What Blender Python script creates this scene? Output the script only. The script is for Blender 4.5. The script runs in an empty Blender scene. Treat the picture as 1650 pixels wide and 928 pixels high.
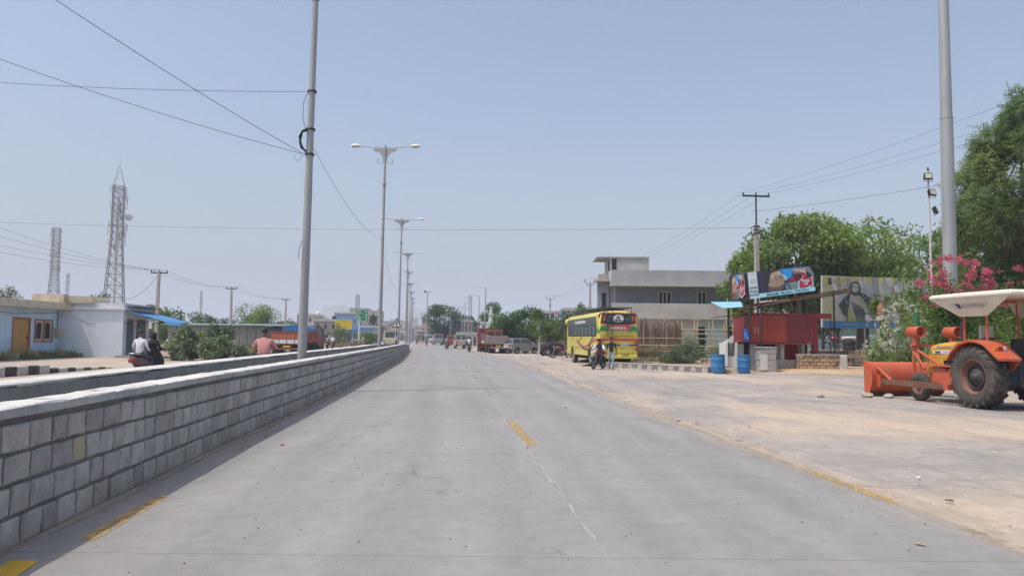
import bpy, bmesh, math, random
import numpy as np
from mathutils import Vector as V, Matrix, Quaternion

S = bpy.context.scene
COL = S.collection
PI = math.pi
rad = math.radians
R = random.Random(11)

# ------------------------------------------------------------------ camera
PITCH, ROLL, CAM_H = math.atan(81 / 1200), rad(0.6), 1.5
cd = bpy.data.cameras.new('camera'); cam = bpy.data.objects.new('camera', cd); COL.objects.link(cam)
cd.sensor_width = 36.0; cd.lens = 36.0 * 1200 / 1650; cd.clip_start = 0.1; cd.clip_end = 12000
cam.matrix_world = Matrix.Translation((0, 0, CAM_H)) @ Matrix.Rotation(PI / 2 + PITCH, 4, 'X') @ Matrix.Rotation(ROLL, 4, 'Z')
S.camera = cam

# ------------------------------------------------------------------ light
SUN_EL, SUN_TO = rad(65), V((-0.905, -0.425, 0)).normalized()
world = bpy.data.worlds.new("World"); S.world = world; world.use_nodes = True
wn = world.node_tree.nodes; wl = world.node_tree.links
bg = wn['Background']; bg.inputs['Strength'].default_value = 0.15
sky = wn.new('ShaderNodeTexSky'); sky.sky_type = 'NISHITA'; sky.sun_disc = False
sky.sun_elevation = SUN_EL; sky.sun_rotation = math.atan2(SUN_TO.x, SUN_TO.y)
sky.air_density = 1.3; sky.dust_density = 5.5; sky.ozone_density = 2.5; sky.altitude = 300
wl.new(sky.outputs[0], bg.inputs['Color'])
sd = bpy.data.lights.new('sun', 'SUN'); sun = bpy.data.objects.new('sun', sd); COL.objects.link(sun)
sd.energy = 2.8; sd.angle = rad(0.55); sd.color = (1.0, 0.945, 0.86)
sv = V((SUN_TO.x * math.cos(SUN_EL), SUN_TO.y * math.cos(SUN_EL), math.sin(SUN_EL)))
sun.rotation_euler = sv.to_track_quat('Z', 'Y').to_euler(); sun.location = sv * 40

S.render.engine = 'CYCLES'
S.view_settings.view_transform = 'Standard'; S.view_settings.look = 'None'
S.view_settings.gamma = 1.0; S.view_settings.use_curve_mapping = False
S.view_settings.exposure = 0.2
S.cycles.max_bounces = 6; S.cycles.diffuse_bounces = 3; S.cycles.glossy_bounces = 2
S.cycles.transmission_bounces = 3; S.cycles.transparent_max_bounces = 6; S.cycles.volume_bounces = 1
S.cycles.sample_clamp_indirect = 4.0

# ------------------------------------------------------------------ picture pixel -> place on the map (used only for surveying)
def ray(px, py):
    u = (px - 825) / 1200.0; v = -(py - 464) / 1200.0
    c, s = math.cos(ROLL), math.sin(ROLL)
    u, v = c * u - s * v, s * u + c * v
    y = math.cos(PITCH) - v * math.sin(PITCH); z = math.sin(PITCH) + v * math.cos(PITCH)
    return V((u / y, 1, z / y))
def G(px, py, z=0.0):
    d = ray(px, py); t = (z - CAM_H) / d.z
    return V((d.x * t, t, z))
def P(px, py, y):
    d = ray(px, py); return V((d.x * y, y, CAM_H + d.z * y))

def interp(tab, y):
    for (a, b), (c, d) in zip(tab, tab[1:]):
        if y <= c: return b + (d - b) * (y - a) / (c - a)
    (a, b), (c, d) = tab[-2], tab[-1]
    return d + (d - b) / (c - a) * (y - c)

# ------------------------------------------------------------------ materials
MATS = {}
def _nt(name):
    m = bpy.data.materials.new(name); m.use_nodes = True
    nt = m.node_tree; b = nt.nodes['Principled BSDF']
    return m, nt, b
def _mix(nt, fac, a, b):
    n = nt.nodes.new('ShaderNodeMix'); n.data_type = 'RGBA'
    for sock, val in ((n.inputs[0], fac), (n.inputs[6], a), (n.inputs[7], b)):
        if hasattr(val, 'is_linked') or hasattr(val, 'links'): nt.links.new(val, sock)
        elif isinstance(val, (int, float)): sock.default_value = val
        else: sock.default_value = (*val[:3], 1)
    return n.outputs[2]
def _noise(nt, coord, scale, detail=4, rough=0.55, dist=0.0):
    n = nt.nodes.new('ShaderNodeTexNoise'); n.inputs['Scale'].default_value = scale
    n.inputs['Detail'].default_value = detail; n.inputs['Roughness'].default_value = rough
    n.inputs['Distortion'].default_value = dist
    nt.links.new(coord, n.inputs['Vector']); return n.outputs['Fac']
def _ramp(nt, fac, p0, p1, c0=0.0, c1=1.0):
    n = nt.nodes.new('ShaderNodeMapRange'); n.clamp = True
    n.inputs['From Min'].default_value = p0; n.inputs['From Max'].default_value = p1
    n.inputs['To Min'].default_value = c0; n.inputs['To Max'].default_value = c1
    nt.links.new(fac, n.inputs['Value']); return n.outputs['Result']
def _mapv(nt, coord, scale=(1, 1, 1), rot=(0, 0, 0), loc=(0, 0, 0)):
    n = nt.nodes.new('ShaderNodeMapping'); n.inputs['Scale'].default_value = scale
    n.inputs['Rotation'].default_value = rot; n.inputs['Location'].default_value = loc
    nt.links.new(coord, n.inputs['Vector']); return n.outputs[0]
def _bump(nt, b, h, strength, dist):
    n = nt.nodes.new('ShaderNodeBump'); n.inputs['Strength'].default_value = strength
    n.inputs['Distance'].default_value = dist
    nt.links.new(h, n.inputs['Height']); nt.links.new(n.outputs[0], b.inputs['Normal'])
def _obrand(nt, amt):
    n = nt.nodes.new('ShaderNodeObjectInfo')
    return _ramp(nt, n.outputs['Random'], 0, 1, 1 - amt, 1 + amt)
def _scale(nt, col, fac):
    n = nt.nodes.new('ShaderNodeVectorMath'); n.operation = 'SCALE'
    nt.links.new(col, n.inputs[0]); nt.links.new(fac, n.inputs['Scale']); return n.outputs[0]

def mat(name, col, rough=0.6, metal=0.0, var=0.12, scale=3.0, dirt=0.0, dirt_col=(0.30, 0.22, 0.15), dirt_scale=1.6,
        bump=0.0, bscale=40.0, rnd=0.0, spec=0.4, world=False, coat=0.0, stretch=(1, 1, 1)):
    """a painted / cast / woven surface: base colour, mottling, blotches of dirt and fine relief"""
    if name in MATS: return MATS[name]
    m, nt, b = _nt(name)
    if world: co = nt.nodes.new('ShaderNodeNewGeometry').outputs['Position']
    else: co = nt.nodes.new('ShaderNodeTexCoord').outputs['Object']
    if stretch != (1, 1, 1): co = _mapv(nt, co, stretch)
    lo = tuple(c * (1 - var) for c in col); hi = tuple(min(1, c * (1 + var)) for c in col)
    c = _mix(nt, _ramp(nt, _noise(nt, co, scale, 6, 0.62), 0.32, 0.68), lo, hi)
    if dirt > 0:
        f = _ramp(nt, _noise(nt, co, dirt_scale, 5, 0.65, 0.3), 0.46, 0.72, 0, dirt)
        c = _mix(nt, f, c, dirt_col)
    if rnd > 0: c = _scale(nt, c, _obrand(nt, rnd))
    nt.links.new(c, b.inputs['Base Color'])
    b.inputs['Roughness'].default_value = rough; b.inputs['Metallic'].default_value = metal
    b.inputs['Specular IOR Level'].default_value = spec
    if coat: b.inputs['Coat Weight'].default_value = coat; b.inputs['Coat Roughness'].default_value = 0.15
    if bump > 0: _bump(nt, b, _noise(nt, co, bscale, 5, 0.6), 1.0, bump)
    MATS[name] = m; return m

def leaf_mat(name, lo, hi, trans=0.28, rough=0.55):
    """each leaf carries its own tint (young, old, dusty) from the mesh attribute"""
    if name in MATS: return MATS[name]
    m, nt, b = _nt(name)
    at = nt.nodes.new('ShaderNodeAttribute'); at.attribute_name = 'tint'
    c = _mix(nt, at.outputs['Fac'], lo, hi)
    nt.links.new(c, b.inputs['Base Color']); b.inputs['Roughness'].default_value = rough
    b.inputs['Specular IOR Level'].default_value = 0.35
    t = nt.nodes.new('ShaderNodeBsdfTranslucent')
    c2 = _mix(nt, at.outputs['Fac'], tuple(x * 1.3 for x in lo), tuple(x * 1.25 for x in hi))
    nt.links.new(c2, t.inputs['Color'])
    mx = nt.nodes.new('ShaderNodeMixShader'); mx.inputs[0].default_value = trans
    nt.links.new(b.outputs[0], mx.inputs[1]); nt.links.new(t.outputs[0], mx.inputs[2])
    nt.links.new(mx.outputs[0], nt.nodes['Material Output'].inputs['Surface'])
    MATS[name] = m; return m

def glass_mat(name, col=(0.03, 0.04, 0.045), rough=0.08):
    if name in MATS: return MATS[name]
    m, nt, b = _nt(name)
    co = nt.nodes.new('ShaderNodeTexCoord').outputs['Object']
    c = _mix(nt, _noise(nt, co, 1.7, 3), tuple(x * 0.6 for x in col), tuple(x * 1.5 for x in col))
    nt.links.new(c, b.inputs['Base Color'])
    nt.links.new(_ramp(nt, _noise(nt, co, 5, 4), 0.3, 0.7, rough, rough + 0.18), b.inputs['Roughness'])
    b.inputs['Specular IOR Level'].default_value = 0.6
    MATS[name] = m; return m

# ------------------------------------------------------------------ mesh building
class MB:
    """collects shapes and links them as ONE mesh object"""
    def __init__(s): s.v = []; s.f = []; s.m = []; s.sm = []; s.mi = 0
    def _add(s, vs, fs, smooth=False):
        o = len(s.v); s.v += [tuple(v) for v in vs]
        for f in fs: s.f.append(tuple(i + o for i in f)); s.m.append(s.mi); s.sm.append(smooth)
        return s
    def box(s, c, d, rot=None, taper=(1, 1)):
        x, y, z = d[0] / 2, d[1] / 2, d[2] / 2; tx, ty = taper
        vs = [V((-x, -y, -z)), V((x, -y, -z)), V((x, y, -z)), V((-x, y, -z)),
              V((-x * tx, -y * ty, z)), V((x * tx, -y * ty, z)), V((x * tx, y * ty, z)), V((-x * tx, y * ty, z))]
        if rot is not None: vs = [rot @ v for v in vs]
        return s._add([v + V(c) for v in vs], [(0, 3, 2, 1), (4, 5, 6, 7), (0, 1, 5, 4), (1, 2, 6, 5), (2, 3, 7, 6), (3, 0, 4, 7)])
    def bx(s, x0, x1, y0, y1, z0, z1): return s.box(((x0 + x1) / 2, (y0 + y1) / 2, (z0 + z1) / 2), (x1 - x0, y1 - y0, z1 - z0))
    def rbox(s, c, d, r=0.03, seg=2, axis=2):
        """box with rounded edges round one axis and small end chamfers"""
        dims = list(d); o = [0, 1, 2]; o.remove(axis); a, b = o
        pts = []; A, B = dims[a] / 2, dims[b] / 2; r = min(r, A * .95, B * .95)
        for (sx, sy, t0) in ((1, 1, 0), (-1, 1, 90), (-1, -1, 180), (1, -1, 270)):
            for k in range(seg + 1):
                t = rad(t0 + 90 * k / seg); pts.append((sx * (A - r) + r * math.cos(t), sy * (B - r) + r * math.sin(t)))
        n = len(pts); h = dims[axis] / 2; e = min(r * 0.6, h * 0.4); rings = []
        for (zz, k) in ((-h, e), (-h + e, 0), (h - e, 0), (h, e)):
            rg = []
            for (p, q) in pts:
                v = [0, 0, 0]; v[a] = p * (1 - k / A); v[b] = q * (1 - k / B); v[axis] = zz; rg.append(V(v) + V(c))
            rings.append(rg)
        vs = [v for g in rings for v in g]; fs = []
        for i in range(3):
            for j in range(n): fs.append((i * n + j, i * n + (j + 1) % n, (i + 1) * n + (j + 1) % n, (i + 1) * n + j))
        fs.append(tuple(range(n))[::-1]); fs.append(tuple(3 * n + j for j in range(n)))
        return s._add(vs, fs)
    def cyl(s, p0, p1, r0, r1=None, n=12, caps=True, smooth=True):
        p0, p1 = V(p0), V(p1); r1 = r0 if r1 is None else r1
        q = (p1 - p0).to_track_quat('Z', 'Y'); vs = []
        for p, r in ((p0, r0), (p1, r1)):
            for k in range(n): vs.append(p + q @ V((r * math.cos(2 * PI * k / n), r * math.sin(2 * PI * k / n), 0)))
        s._add(vs, [(k, (k + 1) % n, n + (k + 1) % n, n + k) for k in range(n)], smooth)
        if caps: s._add(vs, [tuple(range(n))[::-1], tuple(range(n, 2 * n))])
        return s
    def tube(s, pts, r, n=8, caps=True):
        pts = [V(p) for p in pts]; rs = r if isinstance(r, (list, tuple)) else [r] * len(pts)
        vs = []; up = V((0, 0, 1)); N = len(pts); ref = None
        for i, p in enumerate(pts):
            d = (pts[min(i + 1, N - 1)] - pts[max(i - 1, 0)]).normalized()
            if ref is None: ref = up if abs(d.z) < .9 else V((1, 0, 0))
            a = d.cross(ref); a = a.normalized() if a.length > 1e-5 else d.orthogonal().normalized()
            b = a.cross(d).normalized(); ref = b
            for k in range(n):
                t = 2 * PI * k / n; vs.append(p + a * (rs[i] * math.cos(t)) + b * (rs[i] * math.sin(t)))
        fs = [(i * n + k, i * n + (k + 1) % n, (i + 1) * n + (k + 1) % n, (i + 1) * n + k) for i in range(N - 1) for k in range(n)]
        s._add(vs, fs, True)
        if caps: s._add(vs, [tuple(range(n))[::-1], tuple(range((N - 1) * n, N * n))])
        return s
    def lathe(s, prof, c=(0, 0, 0), axis='Z', n=20, smooth=True, caps=False):
        c = V(c); vs = []
        for (r, h) in prof:
            for k in range(n):
                t = 2 * PI * k / n; a, b = r * math.cos(t), r * math.sin(t)
                vs.append(c + (V((a, b, h)) if axis == 'Z' else V((h, a, b)) if axis == 'X' else V((b, h, a))))
        N = len(prof)
        fs = [(i * n + k, i * n + (k + 1) % n, (i + 1) * n + (k + 1) % n, (i + 1) * n + k) for i in range(N - 1) for k in range(n)]
        s._add(vs, fs, smooth)
        for i, rev in ((0, True), (N - 1, False)):
            if caps and prof[i][0] > 1e-4:
                f = tuple(range(i * n, i * n + n)); s._add(vs, [f[::-1] if rev else f])
        return s
    def sph(s, c, r, n=12, m=8, sc=(1, 1, 1)):
        prof = []; c = V(c); vs = []
        for i in range(m + 1):
            t = PI * i / m
            for k in range(n):
                p = 2 * PI * k / n
                vs.append(c + V((r * sc[0] * math.sin(t) * math.cos(p), r * sc[1] * math.sin(t) * math.sin(p), -r * sc[2] * math.cos(t))))
        return s._add(vs, [(i * n + k, i * n + (k + 1) % n, (i + 1) * n + (k + 1) % n, (i + 1) * n + k) for i in range(m) for k in range(n)], True)
    def prism(s, pts, x0, x1, axis='X', smooth=False):
        """extrude a closed outline; X: outline is (y,z); Y: (x,z); Z: (x,y)"""
        def mk(p, h): return V((h, p[0], p[1])) if axis == 'X' else V((p[0], h, p[1])) if axis == 'Y' else V((p[0], p[1], h))
        n = len(pts); vs = [mk(p, x0) for p in pts] + [mk(p, x1) for p in pts]
        s._add(vs, [(k, (k + 1) % n, n + (k + 1) % n, n + k) for k in range(n)], smooth)
        return s._add(vs, [tuple(range(n))[::-1], tuple(range(n, 2 * n))])
    def quad(s, a, b, c, d): return s._add([a, b, c, d], [(0, 1, 2, 3)])
    def poly(s, pts): return s._add(pts, [tuple(range(len(pts)))])
    def loft(s, rings, closed=True, caps=True, smooth=True):
        n = len(rings[0]); vs = [v for g in rings for v in g]; N = len(rings); kk = n if closed else n - 1
        s._add(vs, [(i * n + k, i * n + (k + 1) % n, (i + 1) * n + (k + 1) % n, (i + 1) * n + k) for i in range(N - 1) for k in range(kk)], smooth)
        if caps: s._add(vs, [tuple(range(n))[::-1], tuple(range((N - 1) * n, N * n))])
        return s
    def torus(s, c, R_, r, axis='X', n=24, m=8):
        c = V(c); vs = []
        for i in range(n):
            t = 2 * PI * i / n
            for k in range(m):
                p = 2 * PI * k / m; a = (R_ + r * math.cos(p)); h = r * math.sin(p)
                x, y = a * math.cos(t), a * math.sin(t)
                vs.append(c + (V((h, x, y)) if axis == 'X' else V((x, h, y)) if axis == 'Y' else V((x, y, h))))
        return s._add(vs, [(i * m + k, ((i + 1) % n) * m + k, ((i + 1) % n) * m + (k + 1) % m, i * m + (k + 1) % m) for i in range(n) for k in range(m)], True)
    def slot(s, i): s.mi = i; return s
    def mesh(s, name):
        me = bpy.data.meshes.new(name); me.from_pydata([tuple(v) for v in s.v], [], s.f)
        me.polygons.foreach_set('material_index', s.m); me.polygons.foreach_set('use_smooth', s.sm)
        bm = bmesh.new(); bm.from_mesh(me); bmesh.ops.recalc_face_normals(bm, faces=bm.faces); bm.to_mesh(me); bm.free()
        me.update(); return me
    def build(s, name, mats, parent=None, bevel=0.0, label=None):
        me = s.mesh(name)
        for m in (mats if isinstance(mats, (list, tuple)) else [mats]): me.materials.append(m)
        return link(name, me, parent, bevel, label)

def link(name, me, parent=None, bevel=0.0, label=None):
    o = bpy.data.objects.new(name, me); COL.objects.link(o)
    if parent is not None: o.parent = parent
    if bevel:
        b = o.modifiers.new('bevel', 'BEVEL'); b.width = bevel; b.segments = 2; b.limit_method = 'ANGLE'; b.angle_limit = rad(40)
    if label: o['label'] = label
    return o
def tag(o, label=None, cat=None, group=None, kind=None):
    if label: o['label'] = label
    if cat: o['category'] = cat
    if group: o['group'] = group
    if kind: o['kind'] = kind
    return o
def thing(name, label, cat, loc=(0, 0, 0), rz=0.0, group=None):
    o = bpy.data.objects.new(name, None); o.empty_display_size = 0.2; COL.objects.link(o)
    o.location = loc; o.rotation_euler = (0, 0, rz)
    return tag(o, label, cat, group)
def copy_tree(o, parent=None):
    c = o.copy(); COL.objects.link(c)
    if parent is not None: c.parent = parent
    for ch in list(o.children): copy_tree(ch, c)
    return c
def clone(src, loc, rz, label, sc=None):
    c = copy_tree(src); c.location = loc; c.rotation_euler = (0, 0, rz); c['label'] = label
    if sc: c.scale = sc if isinstance(sc, (tuple, list)) else (sc, sc, sc)
    return c
def text(body, size, loc, rot, m, parent, name='lettering', align='CENTER', ext=0.002, sx=1.0, bold=0.0):
    cu = bpy.data.curves.new(name, 'FONT'); cu.body = body; cu.size = size; cu.extrude = ext; cu.offset = bold
    cu.align_x = align; cu.align_y = 'CENTER'; cu.resolution_u = 2
    o = bpy.data.objects.new(name, cu); COL.objects.link(o); cu.materials.append(m)
    o.location = loc; o.rotation_euler = rot; o.scale = (sx, 1, 1)
    if parent is not None: o.parent = parent
    return o

# ------------------------------------------------------------------ foliage
def np_leaves(name, C, D, N, L, W, tint, m, parent=None):
    """one small folded leaf per row: C centres, D directions, N normals"""
    D = D / (np.linalg.norm(D, axis=1, keepdims=True) + 1e-9)
    Sd = np.cross(D, N); Sd /= (np.linalg.norm(Sd, axis=1, keepdims=True) + 1e-9)
    Nn = np.cross(Sd, D); n = len(C); L = np.broadcast_to(np.asarray(L, float), (n,))[:, None]; W = np.broadcast_to(np.asarray(W, float), (n,))[:, None]
    v = np.empty((n, 4, 3), np.float32)
    v[:, 0] = C - D * L * .5; v[:, 1] = C + Sd * W * .5 + Nn * W * .18; v[:, 2] = C + D * L * .5; v[:, 3] = C - Sd * W * .5 + Nn * W * .18
    me = bpy.data.meshes.new(name)
    me.vertices.add(4 * n); me.vertices.foreach_set('co', v.ravel())
    me.loops.add(4 * n); me.loops.foreach_set('vertex_index', np.arange(4 * n, dtype=np.int32))
    me.polygons.add(n); me.polygons.foreach_set('loop_start', np.arange(0, 4 * n, 4, dtype=np.int32))
    me.polygons.foreach_set('loop_total', np.full(n, 4, np.int32))
    me.update(calc_edges=True)
    a = me.attributes.new('tint', 'FLOAT', 'FACE'); a.data.foreach_set('value', np.clip(tint, 0, 1).astype(np.float32))
    me.materials.append(m)
    return link(name, me, parent)

def crown_points(rng, clumps, n, shell=0.55):
    """leaf positions in overlapping clumps; returns centres, outward dirs, tint per leaf"""
    c = np.array([k[0] for k in clumps], float); r = np.array([k[1] for k in clumps], float)
    w = (r[:, 0] * r[:, 1] * r[:, 2]) ** 0.75; idx = rng.choice(len(c), n, p=w / w.sum())
    d = rng.normal(size=(n, 3)); d /= np.linalg.norm(d, axis=1, keepdims=True)
    q = (shell + (1 - shell) * rng.random(n) ** .6)[:, None] * (1 + .16 * rng.normal(size=n))[:, None]
    pos = c[idx] + d * r[idx] * q
    base = rng.random(len(c)) * .5 + .1
    tint = base[idx] + .32 * rng.random(n) + .12 * rng.normal(size=n)
    return pos, d, tint

def branch(mb, a, b, r0, r1, rng, sag=0.12, n=5, sides=6):
    a, b = V(a), V(b); L = (b - a).length; pts = []; rs = []
    off = V(rng.normal(size=3) * L * sag)
    for i in range(n):
        t = i / (n - 1); pts.append(a.lerp(b, t) + off * math.sin(PI * t) * .6 + V((0, 0, L * .10 * math.sin(PI * t)))); rs.append(r0 + (r1 - r0) * t)
    mb.tube(pts, rs, sides)
    return pts

def tree(name, label, loc, h, rx, ry, rz, trunk_h, trunk_r, nclump, nleaf, L, m, seed, group=None, cat='tree', bark='bark',
         csize=(.26, .42), droop=0.25, lean=(0, 0), off=(0, 0, 0), wl=0.5):
    rng = np.random.default_rng(seed); T = thing(name, label, cat, loc, 0, group)
    cz = h - rz + off[2]; clumps = []
    for i in range(nclump):
        while True:
            p = rng.uniform(-1, 1, 3)
            if .15 < np.linalg.norm(p) < 1: break
        p = p / np.linalg.norm(p) * (np.linalg.norm(p) ** .45) * .80
        k = rng.uniform(*csize)
        p[2] = max(p[2], -.75)
        clumps.append(((p[0] * rx + off[0], p[1] * ry + off[1], cz + p[2] * rz), (k * rx * rng.uniform(.8, 1.2), k * ry * rng.uniform(.8, 1.2), k * rz * rng.uniform(.65, 1.0))))
    tb = MB(); top = V((lean[0], lean[1], trunk_h))
    tb.tube([(0, 0, -.15), (0, 0, .05), (lean[0] * .3 + .06 * trunk_h * rng.normal() * .3, lean[1] * .3, trunk_h * .45), top], [trunk_r * 1.45, trunk_r * 1.12, trunk_r * .95, trunk_r * .8], 9)
    order = sorted(range(nclump), key=lambda i: clumps[i][0][2])
    for i in order[::max(1, nclump // 16)]:
        e = V(clumps[i][0]); branch(tb, top - V((0, 0, rng.uniform(0, trunk_h * .25))), e, trunk_r * .5, trunk_r * .10, rng)
    tb.build('trunk', MATS[bark], T)
    pos, d, tint = crown_points(rng, clumps, nleaf)
    D = d * .7 + rng.normal(size=pos.shape) * .8; D[:, 2] -= droop
    N = rng.normal(size=pos.shape) * .75; N[:, 2] += .9; N += d * .35
    sz = L * rng.uniform(.65, 1.25, len(pos))
    np_leaves('crown', pos, D, N, sz, sz * wl, tint, m, T)
    return T

def bush(name, label, loc, rx, ry, h, nleaf, L, m, seed, cat='bush', group=None, nclump=14, stem=True, wl=.5, up=0.3):
    rng = np.random.default_rng(seed); T = thing(name, label, cat, loc, 0, group); clumps = []
    for i in range(nclump):
        a = rng.uniform(0, 2 * PI); q = math.sqrt(rng.random()) * .75; zz = rng.uniform(.12, .85)
        s = 1 - .45 * max(0, zz - .4)
        clumps.append(((q * rx * s * math.cos(a), q * ry * s * math.sin(a), zz * h * (1 - .35 * q)), (rx * rng.uniform(.22, .4), ry * rng.uniform(.22, .4), h * rng.uniform(.14, .24))))
    if stem:
        sb = MB()
        for (c, r) in clumps: branch(sb, (c[0] * .15, c[1] * .15, -.05), c, .028 * h / 1.5, .006, rng, n=4, sides=5)
        sb.build('stem', MATS['bark'], T)
    pos, d, tint = crown_points(rng, clumps, nleaf, .3)
    pos[:, 2] = np.abs(pos[:, 2]) + .02
    D = d * .7 + rng.normal(size=pos.shape) * .7; D[:, 2] += up
    N = rng.normal(size=pos.shape) * .8; N[:, 2] += .7
    sz = L * rng.uniform(.6, 1.3, len(pos))
    np_leaves('foliage', pos, D, N, sz, sz * wl, tint, m, T)
    return T

def grass(name, spots, m, seed, hmin, hmax, n, parent=None, width=.012):
    """blades scattered over patches (x, y, z, rx, ry)"""
    rng = np.random.default_rng(seed); k = rng.integers(0, len(spots), n); sp = np.array(spots, float)[k]
    a = rng.uniform(0, 2 * PI, n); q = np.sqrt(rng.random(n)); H = rng.uniform(hmin, hmax, n) * (1.15 - .6 * q)
    C = np.stack([sp[:, 0] + sp[:, 3] * q * np.cos(a), sp[:, 1] + sp[:, 4] * q * np.sin(a), sp[:, 2] + H * .45], 1)
    D = rng.normal(size=(n, 3)) * .35; D[:, 2] += 1; N = rng.normal(size=(n, 3)); N[:, 2] *= .2
    o = np_leaves(name, C, D, N, H, width * (1 + rng.random(n)) + H * .03, .2 + .6 * rng.random(n), m, parent)
    o['kind'] = 'stuff'; return o
# ------------------------------------------------------------------ surveyed lines (x as a function of the distance y)
WALL = [(-8, -2.35), (0, -3.02), (5.19, -3.47), (10.15, -3.93), (14, -4.22), (20, -4.72), (27.7, -5.42), (37, -6.25), (46.5, -7.15), (56, -8.25), (64, -9.2), (75, -10.5), (88, -12.0)]
EDGE = [(-10, 4.35), (0, 4.05), (5.64, 3.84), (8.7, 3.58), (15, 3.09), (24.6, 2.27), (43.5, 0.95), (69, -1.7), (115, -7.4), (199, -18), (420, -52), (800, -112), (1500, -230)]
MID = [(-10, 1.9), (0, 1.12), (4.85, .71), (10.75, .2), (13.5, -.09), (21.8, -.82), (38, -2.35), (69, -5.9), (115, -11.5), (199, -22.2), (1500, -234)]
BACK = [(-8, -4.3), (0, -4.6), (7.4, -5.1), (12, -5.55), (16, -5.95), (22.7, -6.55), (40.6, -8.1), (60, -10.4), (75, -12.4), (88, -13.9)]
xw = lambda y: interp(WALL, y)
xe = lambda y: interp(EDGE, y)
xc = lambda y: interp(MID, y)
xb = lambda y: interp(BACK, y)
xl = lambda y: xw(y) if y < 86 else xe(y) - 8.3
def wall_h(y): return interp([(-10, 1.0), (48, 1.0), (64, .92), (75, .8), (88, .62)], y)

mat('bark', (0.16, 0.125, 0.095), .9, var=.35, scale=9, bump=.02, bscale=22, stretch=(1, 1, .3))

def ground_mat(name, cols, scales, bump=.02, tracks=False):
    m, nt, b = _nt(name); co = nt.nodes.new('ShaderNodeNewGeometry').outputs['Position']
    a, c, d = cols
    f1 = _ramp(nt, _noise(nt, co, scales[0], 6, .62, .4), .40, .60)
    col = _mix(nt, f1, a, c)
    f2 = _ramp(nt, _noise(nt, _mapv(nt, co, (1, .55, 1), loc=(7, 3, 0)), scales[1], 6, .65, .6), .46, .63)
    col = _mix(nt, f2, col, d)
    f3 = _ramp(nt, _noise(nt, co, scales[2], 3, .7), .25, .75)
    col = _mix(nt, f3, _scale(nt, col, _val(nt, .84)), _scale(nt, col, _val(nt, 1.14)))
    rut = _ramp(nt, _noise(nt, _mapv(nt, co, (1.6, .09, 1), (0, 0, rad(-38))), 1.1, 5, .6, .5), .50, .66, 0, .5 if tracks else .0)
    col = _mix(nt, rut, col, _scale(nt, col, _val(nt, .72)))
    grit = _ramp(nt, _noise(nt, co, 14, 6, .8), .3, .7)
    col = _mix(nt, grit, _scale(nt, col, _val(nt, .88)), _scale(nt, col, _val(nt, 1.12)))
    f4 = _ramp(nt, _noise(nt, co, 95, 2, .6), .64, .70, 0, .5)        # scattered chips
    col = _mix(nt, f4, col, (.17, .14, .12))
    nt.links.new(col, b.inputs['Base Color']); b.inputs['Roughness'].default_value = .95
    b.inputs['Specular IOR Level'].default_value = .15
    _bump(nt, b, _noise(nt, co, 28, 7, .7), .9, bump)
    return m
def _val(nt, v):
    n = nt.nodes.new('ShaderNodeValue'); n.outputs[0].default_value = v; return n.outputs[0]

M_GROUND = ground_mat('dry_earth', ((.36, .27, .19), (.31, .255, .19), (.20, .20, .11)), (.12, .05, 3.0))
M_COURT = ground_mat('worn_tarmac', ((.285, .265, .25), (.365, .33, .298), (.50, .40, .305)), (.7, .22, 5.0), .012, True)
M_SERVICE = ground_mat('dusty_tarmac', ((.36, .325, .285), (.42, .345, .275), (.48, .38, .29)), (.5, .25, 5.0), .012)
M_SAND = ground_mat('loose_sand', ((.52, .37, .25), (.46, .33, .225), (.54, .41, .28)), (.9, .4, 6.0), .02)
M_SOIL = ground_mat('median_soil', ((.20, .155, .115), (.25, .19, .135), (.12, .12, .07)), (1.4, .9, 6.0), .03)

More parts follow.
